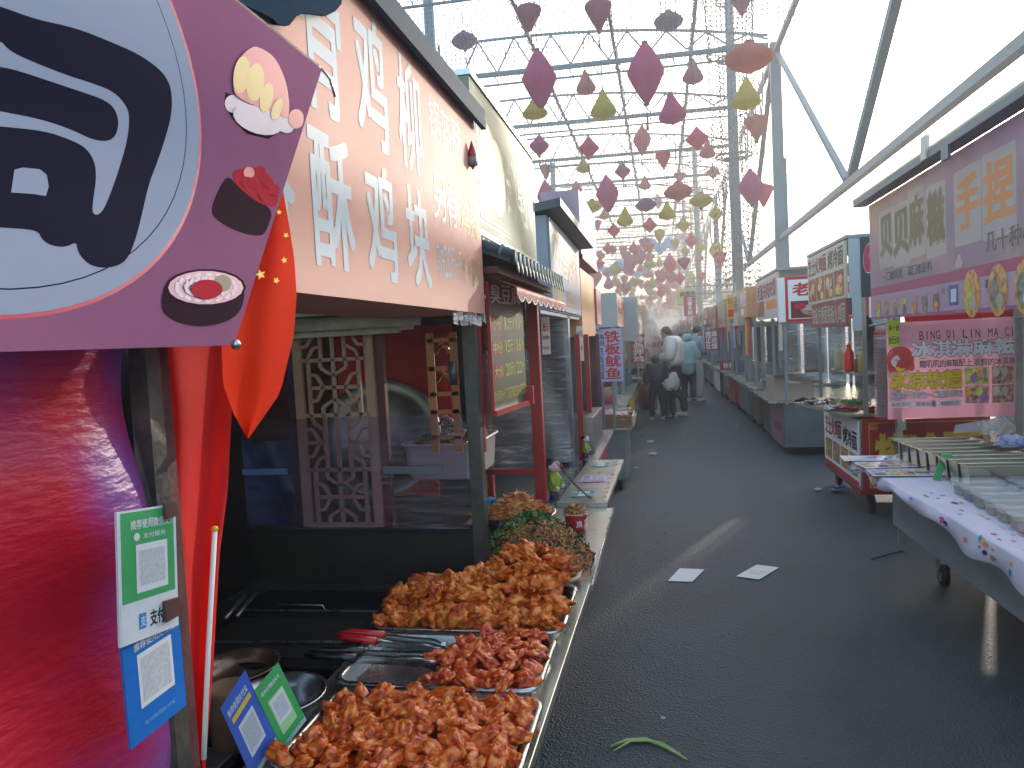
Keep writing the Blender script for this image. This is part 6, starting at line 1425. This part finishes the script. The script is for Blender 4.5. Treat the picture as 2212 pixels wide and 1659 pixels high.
mb = MB(); mb.grid(lambda u, v: Vector((1.80+.1*sin(v*3), 7.1+.5*u+.05*sin(v*5), 1.0+.75*v+.04*sin(u*5))), 12, 12, mat('black_bag', '14151a', .35, bump=.3, bs=12)); solo(mb, 'black_bag', 'large black plastic bag hanging behind the bottle rack', 'bag')
# stacked bowls
root = thing('bowl_stack', 'tall stack of white paper bowls beside the pink banner', 'bowl stack', (1.93, 6.8, .9)); 
PWB = mat('bowl_paper', 'c8b4b0', .5)
mb = MB(); mb.box(1.78, 2.15, 6.7, 6.975, .895, .905, RCF); mb.build('ledge', None, root)
mb = MB()
for i in range(46): mb.lathe([(.085, 0), (.1, .008), (.105, .011), (.1, .012)], (1.88, 6.86, .906+i*.0155), 20, PWB)
mb.lathe([(.1, 0), (.095, .03), (.06, .045)], (1.88, 6.86, 1.62), 20, RED); o = mb.build('bowls', PWB, root); o['kind'] = 'stuff'
mb = MB(); mb.grid(lambda u, v: Vector((1.765+.24*u, 6.75+.01*sin(u*9), 1.5+.2*v)), 10, 6, WRAP); mb.build('wrap', WRAP, root)
# packets on the shelf
PK = [mat('packet_black', '1c1820', .25), mat('packet_red', 'a82428', .25), mat('packet_silver', '9a98a0', .2, .7), mat('packet_brown', '3c2420', .3)]
rs = random.Random(8)
for i in range(24):
    x = 1.40+.4*rs.random(); y = 7.1+(i % 12)*.1; x = 1.36+(8.25-y)*.2+rs.uniform(.0, .28); k = 0 if i % 3 else 2; k = 1 if y < 7.35 else (k if i % 4 else 3)
    lab = {0: 'shiny black noodle packet on the wooden shelf', 1: 'red noodle packet at the near end of the wooden shelf', 2: 'silver noodle packet among the black ones on the shelf', 3: 'dark brown packet on the wooden shelf'}[k]
    o = crumple('food_packet', lab, 'packet', (x, y, .924+.02*(i//12)), .06, PK[k], i+10, .28); o.scale = (1.2, .9, 1); o.rotation_euler = (rs.uniform(-.2, .2), rs.uniform(-.2, .2), rs.uniform(0, 3)); o['group'] = 'packets on the shelf'
grainpile(lambda x, y: .95, 1.6, 1.9, 7.5, 7.9, 260, .02, [HG2], 'lettuce', 'light green lettuce lying behind the packets', 'lettuce', 33, .9, [HG2])
# ================================================================ right stall 3: rougamo
R3 = thing('food_cart', 'steel bread cart with white red framed corner sign and wire grid', 'cart', (2.1, 11.3, 0))
mb = MB(); mb.box(1.50, 2.9, 10.2, 10.23, 1.79, 2.37, WHITE); sg = mb.build('end_signboard', WHITE, R3)
B = Board((1.50, 10.198, 1.79), (1, 0, 0), (0, 0, 1), 1.1, .58); B.frame(.08, .0, 1.0, 1, .035, RED); B.text('老潼关肉夹馍', .16, .58, 1.35, .86, mat('bright_red', 'c81c30', .5), .04)
B.rect(.14, .08, .62, .46, mat('photo_brown', '6c3424', .5, var=.3)); B.ell(.42, .25, .17, .14, FD[1], 20); B.ell(.38, .3, .14, .07, CRM, 16); B.ell(.24, .34, .07, .08, RED); B.rect(.64, .08, .97, .46, mat('photo_dark', '3a3c44', .5))
B.pic.build('printed_photos', None, sg); B.txt.build('lettering', None, sg)
WF = mat('faded_white', 'c0b4ac', .5)
mb = MB(); mb.box(1.50, 1.53, 10.26, 12.4, 1.86, 2.46, WF); sg = mb.build('side_signboard', WF, R3)
B = Board((1.499, 12.4, 1.86), (0, -1, 0), (0, 0, 1), 2.14, .6); B.text('老潼关肉夹馍', .05, .5, .95, .88, mat('maroon_print', '8c2a28', .5), .04); B.rect(.5, .22, .95, .42, ORG); B.rect(.05, .08, .4, .45, PHO); B.pic.build('printed_photos', None, sg); B.txt.build('lettering', None, sg)
mb = MB(); mb.box(1.49, 2.95, 10.18, 12.45, 2.47, 2.5, GREYM); mb.build('roof', GREYM, R3)
for x, y in ((1.56, 10.22), (1.54, 12.35), (2.85, 10.22), (2.85, 12.35), (1.55, 11.2)):
    mb = MB(); mb.box(x, x+.04, y+.02, y+.06, .7, 1.86, GREYM); mb.build('post', GREYM, R3)
mb = MB(); mb.box(1.55, 2.95, 10.35, 12.4, .12, .72, mat('dark_steel', '626c72', .5, .4, c2='50585e', vs=3)); mb.build('body', INOXB, R3)
BNR = mat('faded_front', '8c6a70', .5, c2='a88888', vs=2)
mb = MB(); mb.box(1.535, 1.548, 10.4, 11.5, .12, .70, BNR); mb.box(1.53, 1.534, 10.45, 11.1, .3, .42, mat('maroon_box', '7c2430', .5)); mb.build('front_banner', BNR, R3)
mb = MB(); mb.box(1.36, 2.95, 10.3, 14.2, .72, .745, CTR); mb.build('counter', CTR, R3)
GRD = mat('grid_wire', '5c6460', .5, .4)
mb = MB()
for i in range(15): mb.tube([(1.60, 10.5+i*.13, .78), (1.60, 10.5+i*.13, 1.84)], .005, 4, GRD)
for i in range(9): mb.tube([(1.595, 10.4, .8+i*.12), (1.595, 12.4, .8+i*.12)], .005, 4, GRD)
mb.build('wire_grid', GRD, R3)
mb = MB(); mb.grid(lambda u, v: Vector((1.56+1.3*u, 10.26+.02*sin(u*8+v*5), 1.15+.62*v)), 24, 16, WRAP2); mb.grid(lambda u, v: Vector((1.57+1.3*u, 10.27+.02*sin(u*11+v*4), .98+.14*v)), 24, 6, WRAP); mb.build('cling_wrap', WRAP2, R3)
mb = MB(); mb.box(2.93, 2.96, 10.3, 12.4, 0, 1.9, mat('backing', '6a6460', .7)); mb.build('back_wall', None, R3)
for y in (10.6, 11.9, 14.0):
    mb = MB(); T = Matrix.Rotation(pi/2, 3, 'Y'); mb.lathe([(.02, -.02), (.09, -.022), (.11, -.012), (.11, .012), (.09, .022), (.02, .02)], (1.66, y, .11), 20, RUB, T); mb.build('wheel', RUB, R3)
CB = mat('cardboard', '9c8878', .8)
root = thing('cardboard_box', 'open brown cardboard box on the steel bread cart', 'box', (1.75, 10.9, .75))
mb = MB(); 
for b4 in ((1.44, 1.45, 10.45, 11.2), (1.95, 1.96, 10.45, 11.2), (1.45, 1.95, 10.45, 10.46), (1.45, 1.95, 11.19, 11.2)): mb.box(*b4, .747, 1.06, CB)
mb.build('carton', CB, root); mb = MB(); mb.slab([(1.45, 10.45, 1.062), (1.95, 10.45, 1.062), (1.98, 10.3, 1.10), (1.42, 10.3, 1.10)], (0, 0, .005), CB); mb.build('flap', CB, root)
tray(1.40, 1.62, 12.3, 12.8, .747, .035, 'flat steel tray with wrapped skewers on the bread cart', None)
tray(1.38, 1.62, 13.2, 13.7, .747, .035, 'second flat steel tray beyond the cardboard box', None)
mb = MB(); mb.box(1.5, 1.95, 11.5, 12.0, .747, .95, INOXB); solo(mb, 'steel_stove', 'square steel stove behind the cardboard box', 'stove', bevel=.006)
mb = MB(); mb.box(1.5, 1.545, 10.235, 10.25, 1.42, 1.78, WF); mb.box(1.497, 1.5, 10.236, 10.249, 1.5, 1.7, PHO); solo(mb, 'hanging_menu', 'narrow picture menu hanging under the corner of the bread cart sign', 'menu')
# ---------------------------------------------------------------- rest of the right row
spec = [(12.6, 1.2, '烤肠', 3, 2.42, .5), (13.9, 2.1, '元串煮', 1, 2.42, .62), (16.3, 2.2, '', 2, 2.4, .6), (18.8, 2.2, '菏泽馍', 2, 2.35, .55), (21.3, 2.2, '火鸡面', 5, 2.4, .5)]
yn = 23.8; k = 0
while yn < 100: spec.append((yn, 2.1+.3*(k % 3), words[(k*5) % 12], (k*7+1) % 6, 2.3+.3*((k*31) % 5)/5, .4+.12*(k % 3))); yn += spec[-1][1]+.2; k += 1
num = ['first', 'second', 'third', 'fourth', 'fifth', 'sixth', 'seventh', 'eighth', 'ninth', 'tenth', 'eleventh', 'twelfth', 'thirteenth', 'fourteenth', 'fifteenth', 'sixteenth', 'seventeenth', 'eighteenth', 'nineteenth', 'twentieth']
for i, (y, L, wd, mi, zt, hs) in enumerate(spec):
    far_stall(1, y, L, 50+i, '%s stall, %s in line beyond the bread cart on the right side' % (adj[mi], num[i]) if i < 20 else 'far %s stall at the hazy end of the right row' % adj[mi], wd or ' ', mi, zt, hs, 1.62-.012*min(y, 40), .1)
# signs along the right row
def fsign(px0, px1, py0, py1, D, name, label, base, draw, pole=None, cat='sign'):
    a = ony(px0, py1, D); b = ony(px1, py1, D); c = ony(px0, py0, D); root = thing(name, label, cat, (a.x, D, a.z)); B_ = Board(a, (1, 0, 0), (0, 0, 1), b.x-a.x, c.z-a.z, step=.002); draw(B_); B_.panel('board', base, root, .03)
    mb = MB(); 
    if pole is not None: mb.bar((pole, D+.05, 0), (pole, D+.05, c.z+.1), .05, GREYM); mb.bar((pole, D+.05, c.z+.05), ((a.x+b.x)/2, D+.05, c.z+.05), .04, GREYM)
    else: mb.bar(((a.x+b.x)/2, D+.05, a.z-.4), ((a.x+b.x)/2, D+.05, c.z), .04, GREYM)
    mb.build('bracket', GREYM, root)
RB = mat('sign_red_board', 'a82434', .5, c2='902030', vs=3); CS = mat('crossbar', '888888')
fsign(1523, 1552, 714, 757, 16.2, 'hanging_sign', 'red sign with six white characters above the far right tables', RB, lambda B_: (B_.text('菏正壮', .08, .05, .48, .95, WHITE, .03, vertical=True), B_.text('泽宗馍', .52, .05, .92, .95, WHITE, .03, vertical=True)))
fsign(1478, 1504, 640, 683, 24, 'hanging_sign', 'dark red vertical sign hanging below a cream and yellow one', RB, lambda B_: B_.text('汉堡大叔', .3, .05, .7, .95, WHITE, .02, vertical=True), 2.2)
fsign(1463, 1506, 624, 660, 24.6, 'hanging_sign', 'cream and yellow burger sign on a steel bracket over the right stalls', mat('cream_lightbox', 'c8bc9c', .5), lambda B_: (B_.rect(.05, .4, .4, .9, mat('sun_yellow', 'd8b83c', .5)), B_.text('肉蛋堡', .15, .5, .95, .8, BLACK, .03), B_.rect(0, 0, 1, .08, YEL)), 2.35)
fsign(1362, 1394, 725, 785, 15, 'hanging_sign', 'red sign with white characters behind the steam on the left', mat('sign_bright_red', 'c01c2c', .5), lambda B_: B_.text('特色拌鸡', .22, .03, .92, .97, WHITE, .04, vertical=True))
fsign(1572, 1586, 637, 690, 13.9, 'hanging_sign', 'narrow yellow sign on the stall beyond the bread cart', mat('sign_yellow_board', 'd0ac30', .5), lambda B_: (B_.text('特色小吃', .1, .5, .9, .9, RED, .02), B_.rect(.1, .1, .9, .4, RED)))
fsign(1608, 1632, 628, 665, 13.0, 'hanging_sign', 'faded orange blank sign between two white ones on the right', mat('sign_faded', 'b89080', .5), lambda B_: None)
fsign(1556, 1588, 780, 800, 17, 'hanging_sign', 'dark red sign lying behind the far right tables', RB, lambda B_: B_.text('秋老', .2, .2, .9, .85, WHITE, .03))
# gas bottle
GC = mat('gas_orange', '8c3a24', .5, var=.2, vs=6)
root = thing('gas_bottle', 'rusty orange gas bottle standing by the left stalls beside the child', 'gas bottle', (-.42, 17.4, 0)); c_ = (-.42, 17.4, 0)
mb = MB(); mb.lathe([(.13, 0), (.15, .02), (.17, .06), (.175, .3), (.17, .48), (.12, .56), (.05, .6)], c_, 24, GC); mb.build('body', GC, root)
mb = MB(); mb.tube([(c_[0]+.1*cos(a), c_[1]+.1*sin(a), .66) for a in [2*pi*i/16 for i in range(17)]], .012, 6, GC, False); mb.tube([(c_[0]+.1, c_[1], .55), (c_[0]+.1, c_[1], .66)], .01, 6, GC); mb.tube([(c_[0]-.1, c_[1], .55), (c_[0]-.1, c_[1], .66)], .01, 6, GC); mb.build('collar', GC, root)
mb = MB(); mb.tube([(c_[0], c_[1], .58), (c_[0], c_[1], .68)], .02, 8, INOX); mb.build('valve', INOX, root)
# litter on the ground
LIT = mat('litter_white', 'c8c8c4', .6, c2='b0b0ac', vs=30)
def flyer(pts, label, extra=None):
    P_ = [onz(x, y, .006) for x, y in pts]; mb = MB(); mb.slab(P_, (0, 0, .0015), mat('flyer_paper', 'cfd2d4', .5)); o = solo(mb, 'paper_flyer', label, 'flyer', group='flyers on the ground')
    if extra:
        c_ = sum(P_, Vector())/4; pr = MB()
        for k in range(5): q = c_+Vector((random.uniform(-.05, .05), random.uniform(-.05, .05), .0022-.0)); pr.add([(q.x+.03*cos(a), q.y+.02*sin(a), .0078+.0002*k) for a in [2*pi*i/8 for i in range(8)]], [tuple(range(8))], mat('flyer_print_o', 'd8b8a0', .5))
        pr.build('print', None, o)
flyer(((1443, 1255), (1495, 1257), (1522, 1230), (1468, 1228)), 'left of the two white flyers lying on the asphalt')
flyer(((1590, 1245), (1640, 1252), (1683, 1226), (1635, 1220)), 'right of the two white flyers, with a faint orange picture', True)
for i, (px, py, s_, lab) in enumerate(((1405, 955, .05, 'crumpled white tissue in the middle of the lane, leftmost'), (1395, 940, .025, 'tiny white tissue scrap just behind the leftmost tissue'), (1478, 939, .03, 'small white tissue right of the children'), (1410, 982, .05, 'long flat tissue strip on the lane'), (1768, 1058, .035, 'white tissue ball beside the cheese noodle cart'), (1375, 1010, .02, 'small scrap near the folding counter'), (1432, 1548, .01, 'tiny grey crumb in the foreground'), (1592, 920, .025, 'white scrap below the steel carts'), (1345, 895, .06, 'white crumpled bag hanging by the squid cart'))):
    p = onz(px, py, .01); crumple('litter', lab, 'litter', (p.x, p.y, .002), s_, LIT, 40+i, .35)
p = onz(1815, 1060, .01); crumple('litter', 'blue and silver plastic wrapper under the cheese noodle cart', 'litter', (p.x, p.y, .002), .09, mat('blue_wrapper', '6c90b4', .3, c2='20242c', vs=12), 77, .3)
mb = MB(); GRL = mat('leek_green', 'b4c48c', .5, c2='8cac54', vs=8)
P_ = [onz(x, y, .008) for x, y in ((1318, 1612), (1355, 1598), (1395, 1596), (1440, 1615), (1484, 1640))]; mb.tube(P_, [.004, .007, .008, .006, .003], 6, GRL); P_ = [onz(x, y, .012) for x, y in ((1325, 1622), (1362, 1600), (1398, 1599), (1430, 1605), (1470, 1628))]; mb.tube(P_, [.003, .006, .007, .005, .002], 6, GRL); solo(mb, 'leek_leaf', 'bent pale green leek leaf on the asphalt in the foreground', 'leaf', GRL)
mb = MB(); mb.tube([onz(1883, 1208, .008), onz(1918, 1197, .01), onz(1950, 1190, .008)], .005, 5, BLACK); solo(mb, 'black_stick', 'thin black stick on the asphalt near the mochi cart', 'stick')
# ================================================================ people
SKIN = mat('skin', 'c08a70', .55); HAIR_ = mat('hair_black', '14110f', .5)
def skin(name, nodes, edges, m, parent, root=0, sub=2):
    me = bpy.data.meshes.new(name); bm = bmesh.new(); lay = bm.verts.layers.skin.verify(); vs = []
    for i, (p, r) in enumerate(nodes):
        v = bm.verts.new(Vector(p)); v[lay].radius = (r if isinstance(r, tuple) else (r, r)); v[lay].use_root = (i == root); vs.append(v)
    for a, b in edges: bm.edges.new((vs[a], vs[b]))
    bm.to_mesh(me); bm.free(); me.materials.append(m); o = bpy.data.objects.new(name, me); COL.objects.link(o)
    s_ = o.modifiers.new('skin', 'SKIN'); s_.use_smooth_shade = True; q = o.modifiers.new('sub', 'SUBSURF'); q.levels = sub; q.render_levels = sub
    dg = bpy.context.evaluated_depsgraph_get(); m2 = bpy.data.meshes.new_from_object(o.evaluated_get(dg)); o.modifiers.clear(); o.data = m2
    if not m2.materials: m2.materials.append(m)
    if parent is not None: o.parent = parent
    return o
def mirror(p): return (-p[0], p[1], p[2])
def person(label, loc, head, h, top, legs, hairm=HAIR_, shoe=None, J=None, hood=None, coat_len=0, hairk='short', bulk=1., lean=0, hd=(0, 0), coat2=None, skirt=None):
    bulk *= 1.14
    root = thing('person', label, 'person', (0, 0, 0))
    j = dict(pel=(0, 0, .95), sp=(0, .0, 1.12), ch=(0, .01, 1.32), nk=(0, .02, 1.49), hb=(0, .035, 1.57), ht=(0, .03, 1.67), sl=(-.18, 0, 1.42), sr=(.18, 0, 1.42), el=(-.25, -.03, 1.15), er=(.25, -.03, 1.15), wl=(-.24, .09, .93), wr=(.24, .09, .93),
             hl=(-.09, 0, .92), hr=(.09, 0, .92), kl=(-.1, .03, .5), kr=(.1, .03, .5), al=(-.1, 0, .09), ar=(.1, 0, .09))
    if J: j.update(J)
    hx, hy = hd; j['hb'] = (j['nk'][0]+hx*.3, j['nk'][1]+.02+hy*.4, j['nk'][2]+.08); j['ht'] = (j['nk'][0]+hx, j['nk'][1]+.015+hy, j['nk'][2]+.18)
    V = {k: Vector(v) for k, v in j.items()}
    fd = (V['ht']-V['hb']).cross(Vector((1, 0, 0))).normalized()*-1
    hc = (V['hb']+V['ht'])/2
    N = []; E_ = []
    def nd(p, r, link=None):
        N.append((tuple(p), r)); 
        if link is not None: E_.append((link, len(N)-1))
        return len(N)-1
    pel = nd(V['pel'], .12); sp = nd(V['sp'], .11, pel); ch = nd(V['ch'], .125, sp); nk = nd(V['nk'], .05, ch); hb = nd(V['hb'], .075, nk); hm = nd(hc+Vector((0, 0, .01)), .088, hb); ht = nd(V['ht'], .075, hm)
    nd(hc+Vector((0, .105, -.005)), .014, hm)       # nose
    for s_ in (-1, 1): nd(hc+Vector((.098*s_, -.005, -.01)), .018, hm)   # ears
    for s_, k in ((-1, 'l'), (1, 'r')):
        a = nd(V['s'+k], .06, ch); b = nd(V['e'+k], .042, a); c = nd(V['w'+k], .03, b); d_ = (V['w'+k]-V['e'+k]).normalized(); pm = V['w'+k]+d_*.07; p_ = nd(pm, .026, c)
        sd_ = d_.cross(Vector((0, 0, 1))); sd_ = sd_.normalized() if sd_.length > .2 else Vector((0, 1, 0))
        for q, L in ((-1.4, .05), (-.5, .062), (.4, .06), (1.3, .045)):
            f1 = nd(pm+d_*.025+sd_*q*.014, .009, p_); nd(pm+d_*(.025+L)+sd_*q*.016+Vector((0, .012, -.01)), .007, f1)
        t1 = nd(V['w'+k]+d_*.03+sd_*.03, .010, c); nd(V['w'+k]+d_*.07+sd_*.045, .008, t1)
        a = nd(V['h'+k], .085, pel); b = nd(V['k'+k], .055, a); c = nd(V['a'+k], .038, b); nd(V['a'+k]+Vector((0, .1, -.05)), .03, c)
    skin('body', N, E_, SKIN, root, 0, 1)
    # top garment
    N = []; E_ = []; bl = bulk
    pe = nd(V['pel']+Vector((0, 0, .0-coat_len)), (.155*bl, .125*bl)); 
    last = pe
    if coat_len > .15: last = nd(V['pel']+Vector((0, 0, .02)), (.155*bl, .125*bl), pe)
    sp = nd(V['sp'], (.16*bl, .125*bl), last); ch = nd(V['ch'], (.165*bl, .125*bl), sp); nk = nd(V['nk']+Vector((0, 0, -.03)), (.075, .07), ch)
    for k in 'lr':
        a = nd(V['s'+k], .085*bl, ch); b = nd((V['s'+k]+V['e'+k])/2, .078*bl, a); b = nd(V['e'+k], .07*bl, b); c = nd((V['w'+k]+V['e'+k])/2, .062*bl, b); nd(V['w'+k], .045*bl, c)
    jk = skin('jacket', N, E_, top, root, 2)
    if top.name.startswith(('puffer', 'teal', 'dark')):
        for v in jk.data.vertices: q = v.co; v.co = v.co+v.normal*(.011*abs(sin(q.z*38+.6*sin(q.x*9)))+.012*noise.noise(q*7))
    else:
        for v in jk.data.vertices: v.co = v.co+v.normal*.014*noise.noise(v.co*9)
    if coat2:
        N = []; E_ = []; p_ = nd(V['pel']+Vector((0, 0, -coat_len-.005)), (.158*bl, .128*bl)); nd(V['sp']+Vector((0, 0, .03)), (.167*bl, .131*bl), p_); skin('jacket_lower', N, E_, coat2, root, 0)
    # trousers
    N = []; E_ = []; pl = nd(V['pel']+Vector((0, 0, .1)), (.15, .125)); pl = nd(V['pel']-Vector((0, 0, .02)), (.15*max(1, bulk*.8), .13*max(1, bulk*.85)), pl)
    for k in 'lr':
        a = nd(V['h'+k]+Vector((0, 0, -.08)), .115, pl); b = nd(V['k'+k], .088, a); c = nd(V['a'+k]+Vector((0, 0, .25)), .08, b); nd(V['a'+k]+Vector((0, 0, .0)), .082, c)
    skin('trousers', N, E_, legs, root, 0)
    shoe = shoe or mat('shoe_white', 'c8c8c4', .5)
    for k in 'lr':
        mb = MB(); c = V['a'+k]+Vector((0, .05, -.045)); mb.ball(c, .05, shoe, 14, (.95, 2.7, .9)); sh = mb.build('shoe', shoe); sh.parent = root
        mb = MB(); mb.ball(c+Vector((0, 0, -.03)), .05, mat('shoe_sole', '9c9c98', .6), 14, (1.0, 2.8, .32)); so_ = mb.build('sole', None); so_.parent = sh
    def hb_(r, off, sc, m, nm):
        mb = MB(); mb.ball(hc+Vector(off), r, m, 18, sc); o = mb.build(nm, m); o.parent = root
        for v in o.data.vertices: v.co += v.co.normalized()*0+Vector((noise.noise(v.co*22), noise.noise(v.co*22+Vector((5, 0, 0))), noise.noise(v.co*22+Vector((0, 9, 0)))))*.012
        return o
    if hood == 'up':
        mb = MB(); N = []; E_ = []; a = nd(V['nk']+Vector((0, -.01, -.01)), .1); b = nd(hc+Vector((0, -.03, .0)), .13, a); nd(hc+Vector((0, -.03, .075)), .09, b); skin('hood', N, E_, top, root, 0)
        hb_(.085, (0, .035, .03), (1, .9, 1), hairm, 'hair')
    else:
        hb_(.104, (0, -.018, .035), (.98, 1.0, .98), hairm, 'hair')
        if hood == 'down':
            N = []; E_ = []; a = nd(V['nk']+Vector((0, -.09, .0)), (.11, .06)); b = nd(V['nk']+Vector((0, -.12, -.11)), (.1, .05), a); skin('hood', N, E_, top, root, 0)
            N = []; E_ = []; a = nd(V['nk']+Vector((-.08, -.02, .02)), .05); b = nd(V['nk']+Vector((0, -.08, .05)), .055, a); nd(V['nk']+Vector((.08, -.02, .02)), .05, b); skin('collar', N, E_, top, root, 1)
    if hairk == 'pony':
        mb = MB(); mb.tube([hc+Vector((0, -.09, .06)), hc+Vector((0, -.15, .02)), hc+Vector((0, -.14, -.12)), hc+Vector((0, -.12, -.2))], [.03, .04, .03, .01], 10, hairm); o = mb.build('ponytail', hairm); o.parent = root
        mb = MB(); c = hc+Vector((.02, -.112, .09))
        mb.add([c+Vector((( .035 if i % 2 == 0 else .014)*sin(i*pi/5), 0, (.035 if i % 2 == 0 else .014)*cos(i*pi/5))) for i in range(10)], [tuple(range(10))], WHITE); o = mb.build('hair_clip', WHITE); o.parent = root
    root.location = loc; root.rotation_euler = (0, 0, head); root.scale = (h/1.75*1.05,)*3
    return root
PUFF = mat('puffer_white', 'e6e2d6', .6, var=.06, vs=5, bump=.5, bs=9, stretch=(.6, .6, 2.2)); BLKC = mat('black_cloth', '14151a', .8); NAVC = mat('dark_jacket', '2c323e', .7, c2='222630', vs=4, bump=.4, bs=10)
TEAL = mat('teal_coat', 'a0bcbc', .6, bump=.5, bs=9, stretch=(.6, .6, 2.0)); GRYH = mat('grey_hoodie', '98a2aa', .8, var=.08); BEI = mat('grey_beige_trousers', 'b8b2b4', .8); PNKJ = mat('pink_jacket', 'd8b0b0', .7, bump=.3, bs=12); WPJ = mat('white_fleece', 'd8ccd0', .8, bump=.4, bs=30); PPJ = mat('pink_fleece', 'b48898', .8, bump=.4, bs=30)
def gp(px, py): p = onz(px, py, 0); return Vector((p.x, p.y, 0))
# heading: facing +y is 0; facing left (-x) is +90 deg
F1 = gp(1462, 901)
person('man in a white puffer jacket and black trousers bending his head over a snack', F1, R(75), 1.80, PUFF, BLKC, J=dict(nk=(0, .10, 1.47), ch=(0, .04, 1.32), el=(-.27, .02, 1.14), wl=(-.12, .24, 1.16), er=(.28, .0, 1.14), wr=(.14, .2, 1.05), kl=(-.1, .12, .5), al=(-.1, .05, .09), ar=(.1, -.12, .09)), hood='down', bulk=1.36, hd=(0, .06))
person('child in a black hood and dark grey jacket standing with back turned', gp(1421, 907), R(8), 1.26, NAVC, BLKC, hood='up', bulk=1.35, J=dict(al=(-.15, 0, .09), ar=(.15, 0, .09), kl=(-.13, .03, .5), kr=(.13, .03, .5), wl=(-.27, .06, .93), wr=(.2, .16, 1.05)))
person('small girl in a white and pink fleece jacket with a star hair clip', gp(1449, 905), R(20), 1.03, WPJ, BLKC, hairk='pony', bulk=1.4, coat2=PPJ, shoe=mat('shoe_black', '1c1c20', .6), J=dict(wl=(-.34, .12, .95), el=(-.3, .0, 1.12)), coat_len=.05)
person('woman in a pink jacket facing the camera with a hand at her mouth', gp(1424, 893), R(190), 1.62, PNKJ, mat('pale_trousers', '9c9ca0', .8), bulk=1.1, J=dict(wl=(-.06, .2, 1.46), el=(-.26, .14, 1.24)), hairk='short')
person('person in a long pale teal hooded coat with back turned', gp(1489, 868), R(-12), 1.68, TEAL, BLKC, hood='up', bulk=1.18, coat_len=.32, shoe=mat('shoe_black', '1c1c20', .6), J=dict(wl=(-.25, .1, .95)))
person('tall man in a grey hoodie and grey beige trousers looking down at a stall', gp(1505, 867), R(-38), 1.80, GRYH, BEI, hood='down', bulk=1.12, J=dict(wl=(-.1, .24, 1.12), wr=(.12, .24, 1.14), er=(.25, .04, 1.14), kl=(-.12, .1, .5), al=(-.13, -.1, .09), nk=(0, .06, 1.48)), hd=(0, .07))
person('dark haired person in dark clothes half hidden behind the teal coat', gp(1479, 842), R(160), 1.66, NAVC, BLKC, bulk=1.05)
person('far shopper in a dark coat walking away down the lane', gp(1452, 812), R(5), 1.7, NAVC, BLKC, bulk=1.05)
person('far shopper in a rose jacket near the left stalls', gp(1437, 800), R(30), 1.6, mat('rose_jacket', '9c5468', .7), BLKC, bulk=1.05)
# plastic bag and snack box held by the man; cart and pan that steam
mb = MB(); p = F1+Vector((-.62, .1, 1.0)); T = Matrix.Translation(p) @ Matrix.Rotation(R(-38), 4, 'Y')
mb.box(-.22, .22, -.1, .1, -.05, .05, mat('box_cream', 'b8b090', .6), T); solo(mb, 'snack_box', 'tilted cream carton on the wok cart beside the man', 'carton', bevel=.01)
WC = thing('wok_cart', 'grey steel cart with a steaming black pan at the left', 'cart', (-.9, 15.6, 0))
mb = MB(); mb.box(-1.5, -.62, 15.0, 16.4, .15, .86, GREYM); mb.build('body', GREYM, WC); mb = MB(); mb.box(-1.55, -.42, 14.95, 16.5, .86, .89, INOX); mb.build('counter', INOX, WC)
for y in (15.2, 16.2):
    mb = MB(); T = Matrix.Rotation(pi/2, 3, 'Y'); mb.lathe([(.02, -.02), (.08, -.022), (.1, -.012), (.1, .012), (.08, .022), (.02, .02)], (-.7, y, .1), 16, RUB, T); mb.build('wheel', RUB, WC)
mb = MB(); mb.lathe([(.1, 0), (.26, .04), (.38, .13), (.4, .135), (.37, .12), (.2, .04), (.001, .03)], (-.78, 15.4, .9), 28, BLK); mb.tube([(-.4, 15.4, 1.02), (-.2, 15.35, 1.06)], .02, 6, WOOD); solo(mb, 'frying_pan', 'large black pan giving off white steam', 'pan', BLK)
st = bpy.data.materials.new('steam'); st.use_nodes = True; n = st.node_tree.nodes; l = st.node_tree.links; n.remove(n['Principled BSDF'])
v = n.new('ShaderNodeVolumePrincipled'); v.inputs['Color'].default_value = (1, 1, 1, 1); v.inputs['Anisotropy'].default_value = .3
tc = n.new('ShaderNodeTexCoord'); t = n.new('ShaderNodeTexNoise'); t.inputs['Scale'].default_value = 3.4; t.inputs['Detail'].default_value = 4; t.inputs['Distortion'].default_value = 1.2; l.new(tc.outputs['Object'], t.inputs['Vector'])
mr = n.new('ShaderNodeMapRange'); mr.inputs[1].default_value = .47; mr.inputs[2].default_value = .7; mr.inputs[3].default_value = 0; mr.inputs[4].default_value = 9; l.new(t.outputs['Fac'], mr.inputs[0]); l.new(mr.outputs[0], v.inputs['Density']); l.new(v.outputs[0], n['Material Output'].inputs['Volume'])
mb = MB(); mb.tube([(-.95, 15.4, 1.02), (-.72, 15.45, 1.15), (-.45, 15.5, 1.4), (-.28, 15.5, 1.75), (-.45, 15.6, 2.1), (-.75, 15.7, 2.5)], [.08, .17, .26, .32, .3, .1], 14, st); o = solo(mb, 'steam', 'white steam drifting from the black pan toward the white puffer jacket', 'steam', st, kind='stuff')
# ================================================================ air: even haze round the whole scene, thickened to imitate lens glare too
hz = bpy.data.materials.new('haze'); hz.use_nodes = True; n = hz.node_tree.nodes; l = hz.node_tree.links; n.remove(n['Principled BSDF'])
v = n.new('ShaderNodeVolumePrincipled'); v.inputs['Color'].default_value = (1, .975, .95, 1); v.inputs['Density'].default_value = .0095; v.inputs['Anisotropy'].default_value = .5
l.new(v.outputs[0], n['Material Output'].inputs['Volume'])
mb = MB(); mb.box(-410, 410, -70, 710, -1.5, 45, hz); o = mb.build('haze', hz); tag(o, 'pale haze that fades the far end of the lane and imitates lens glare', None, None, 'stuff')
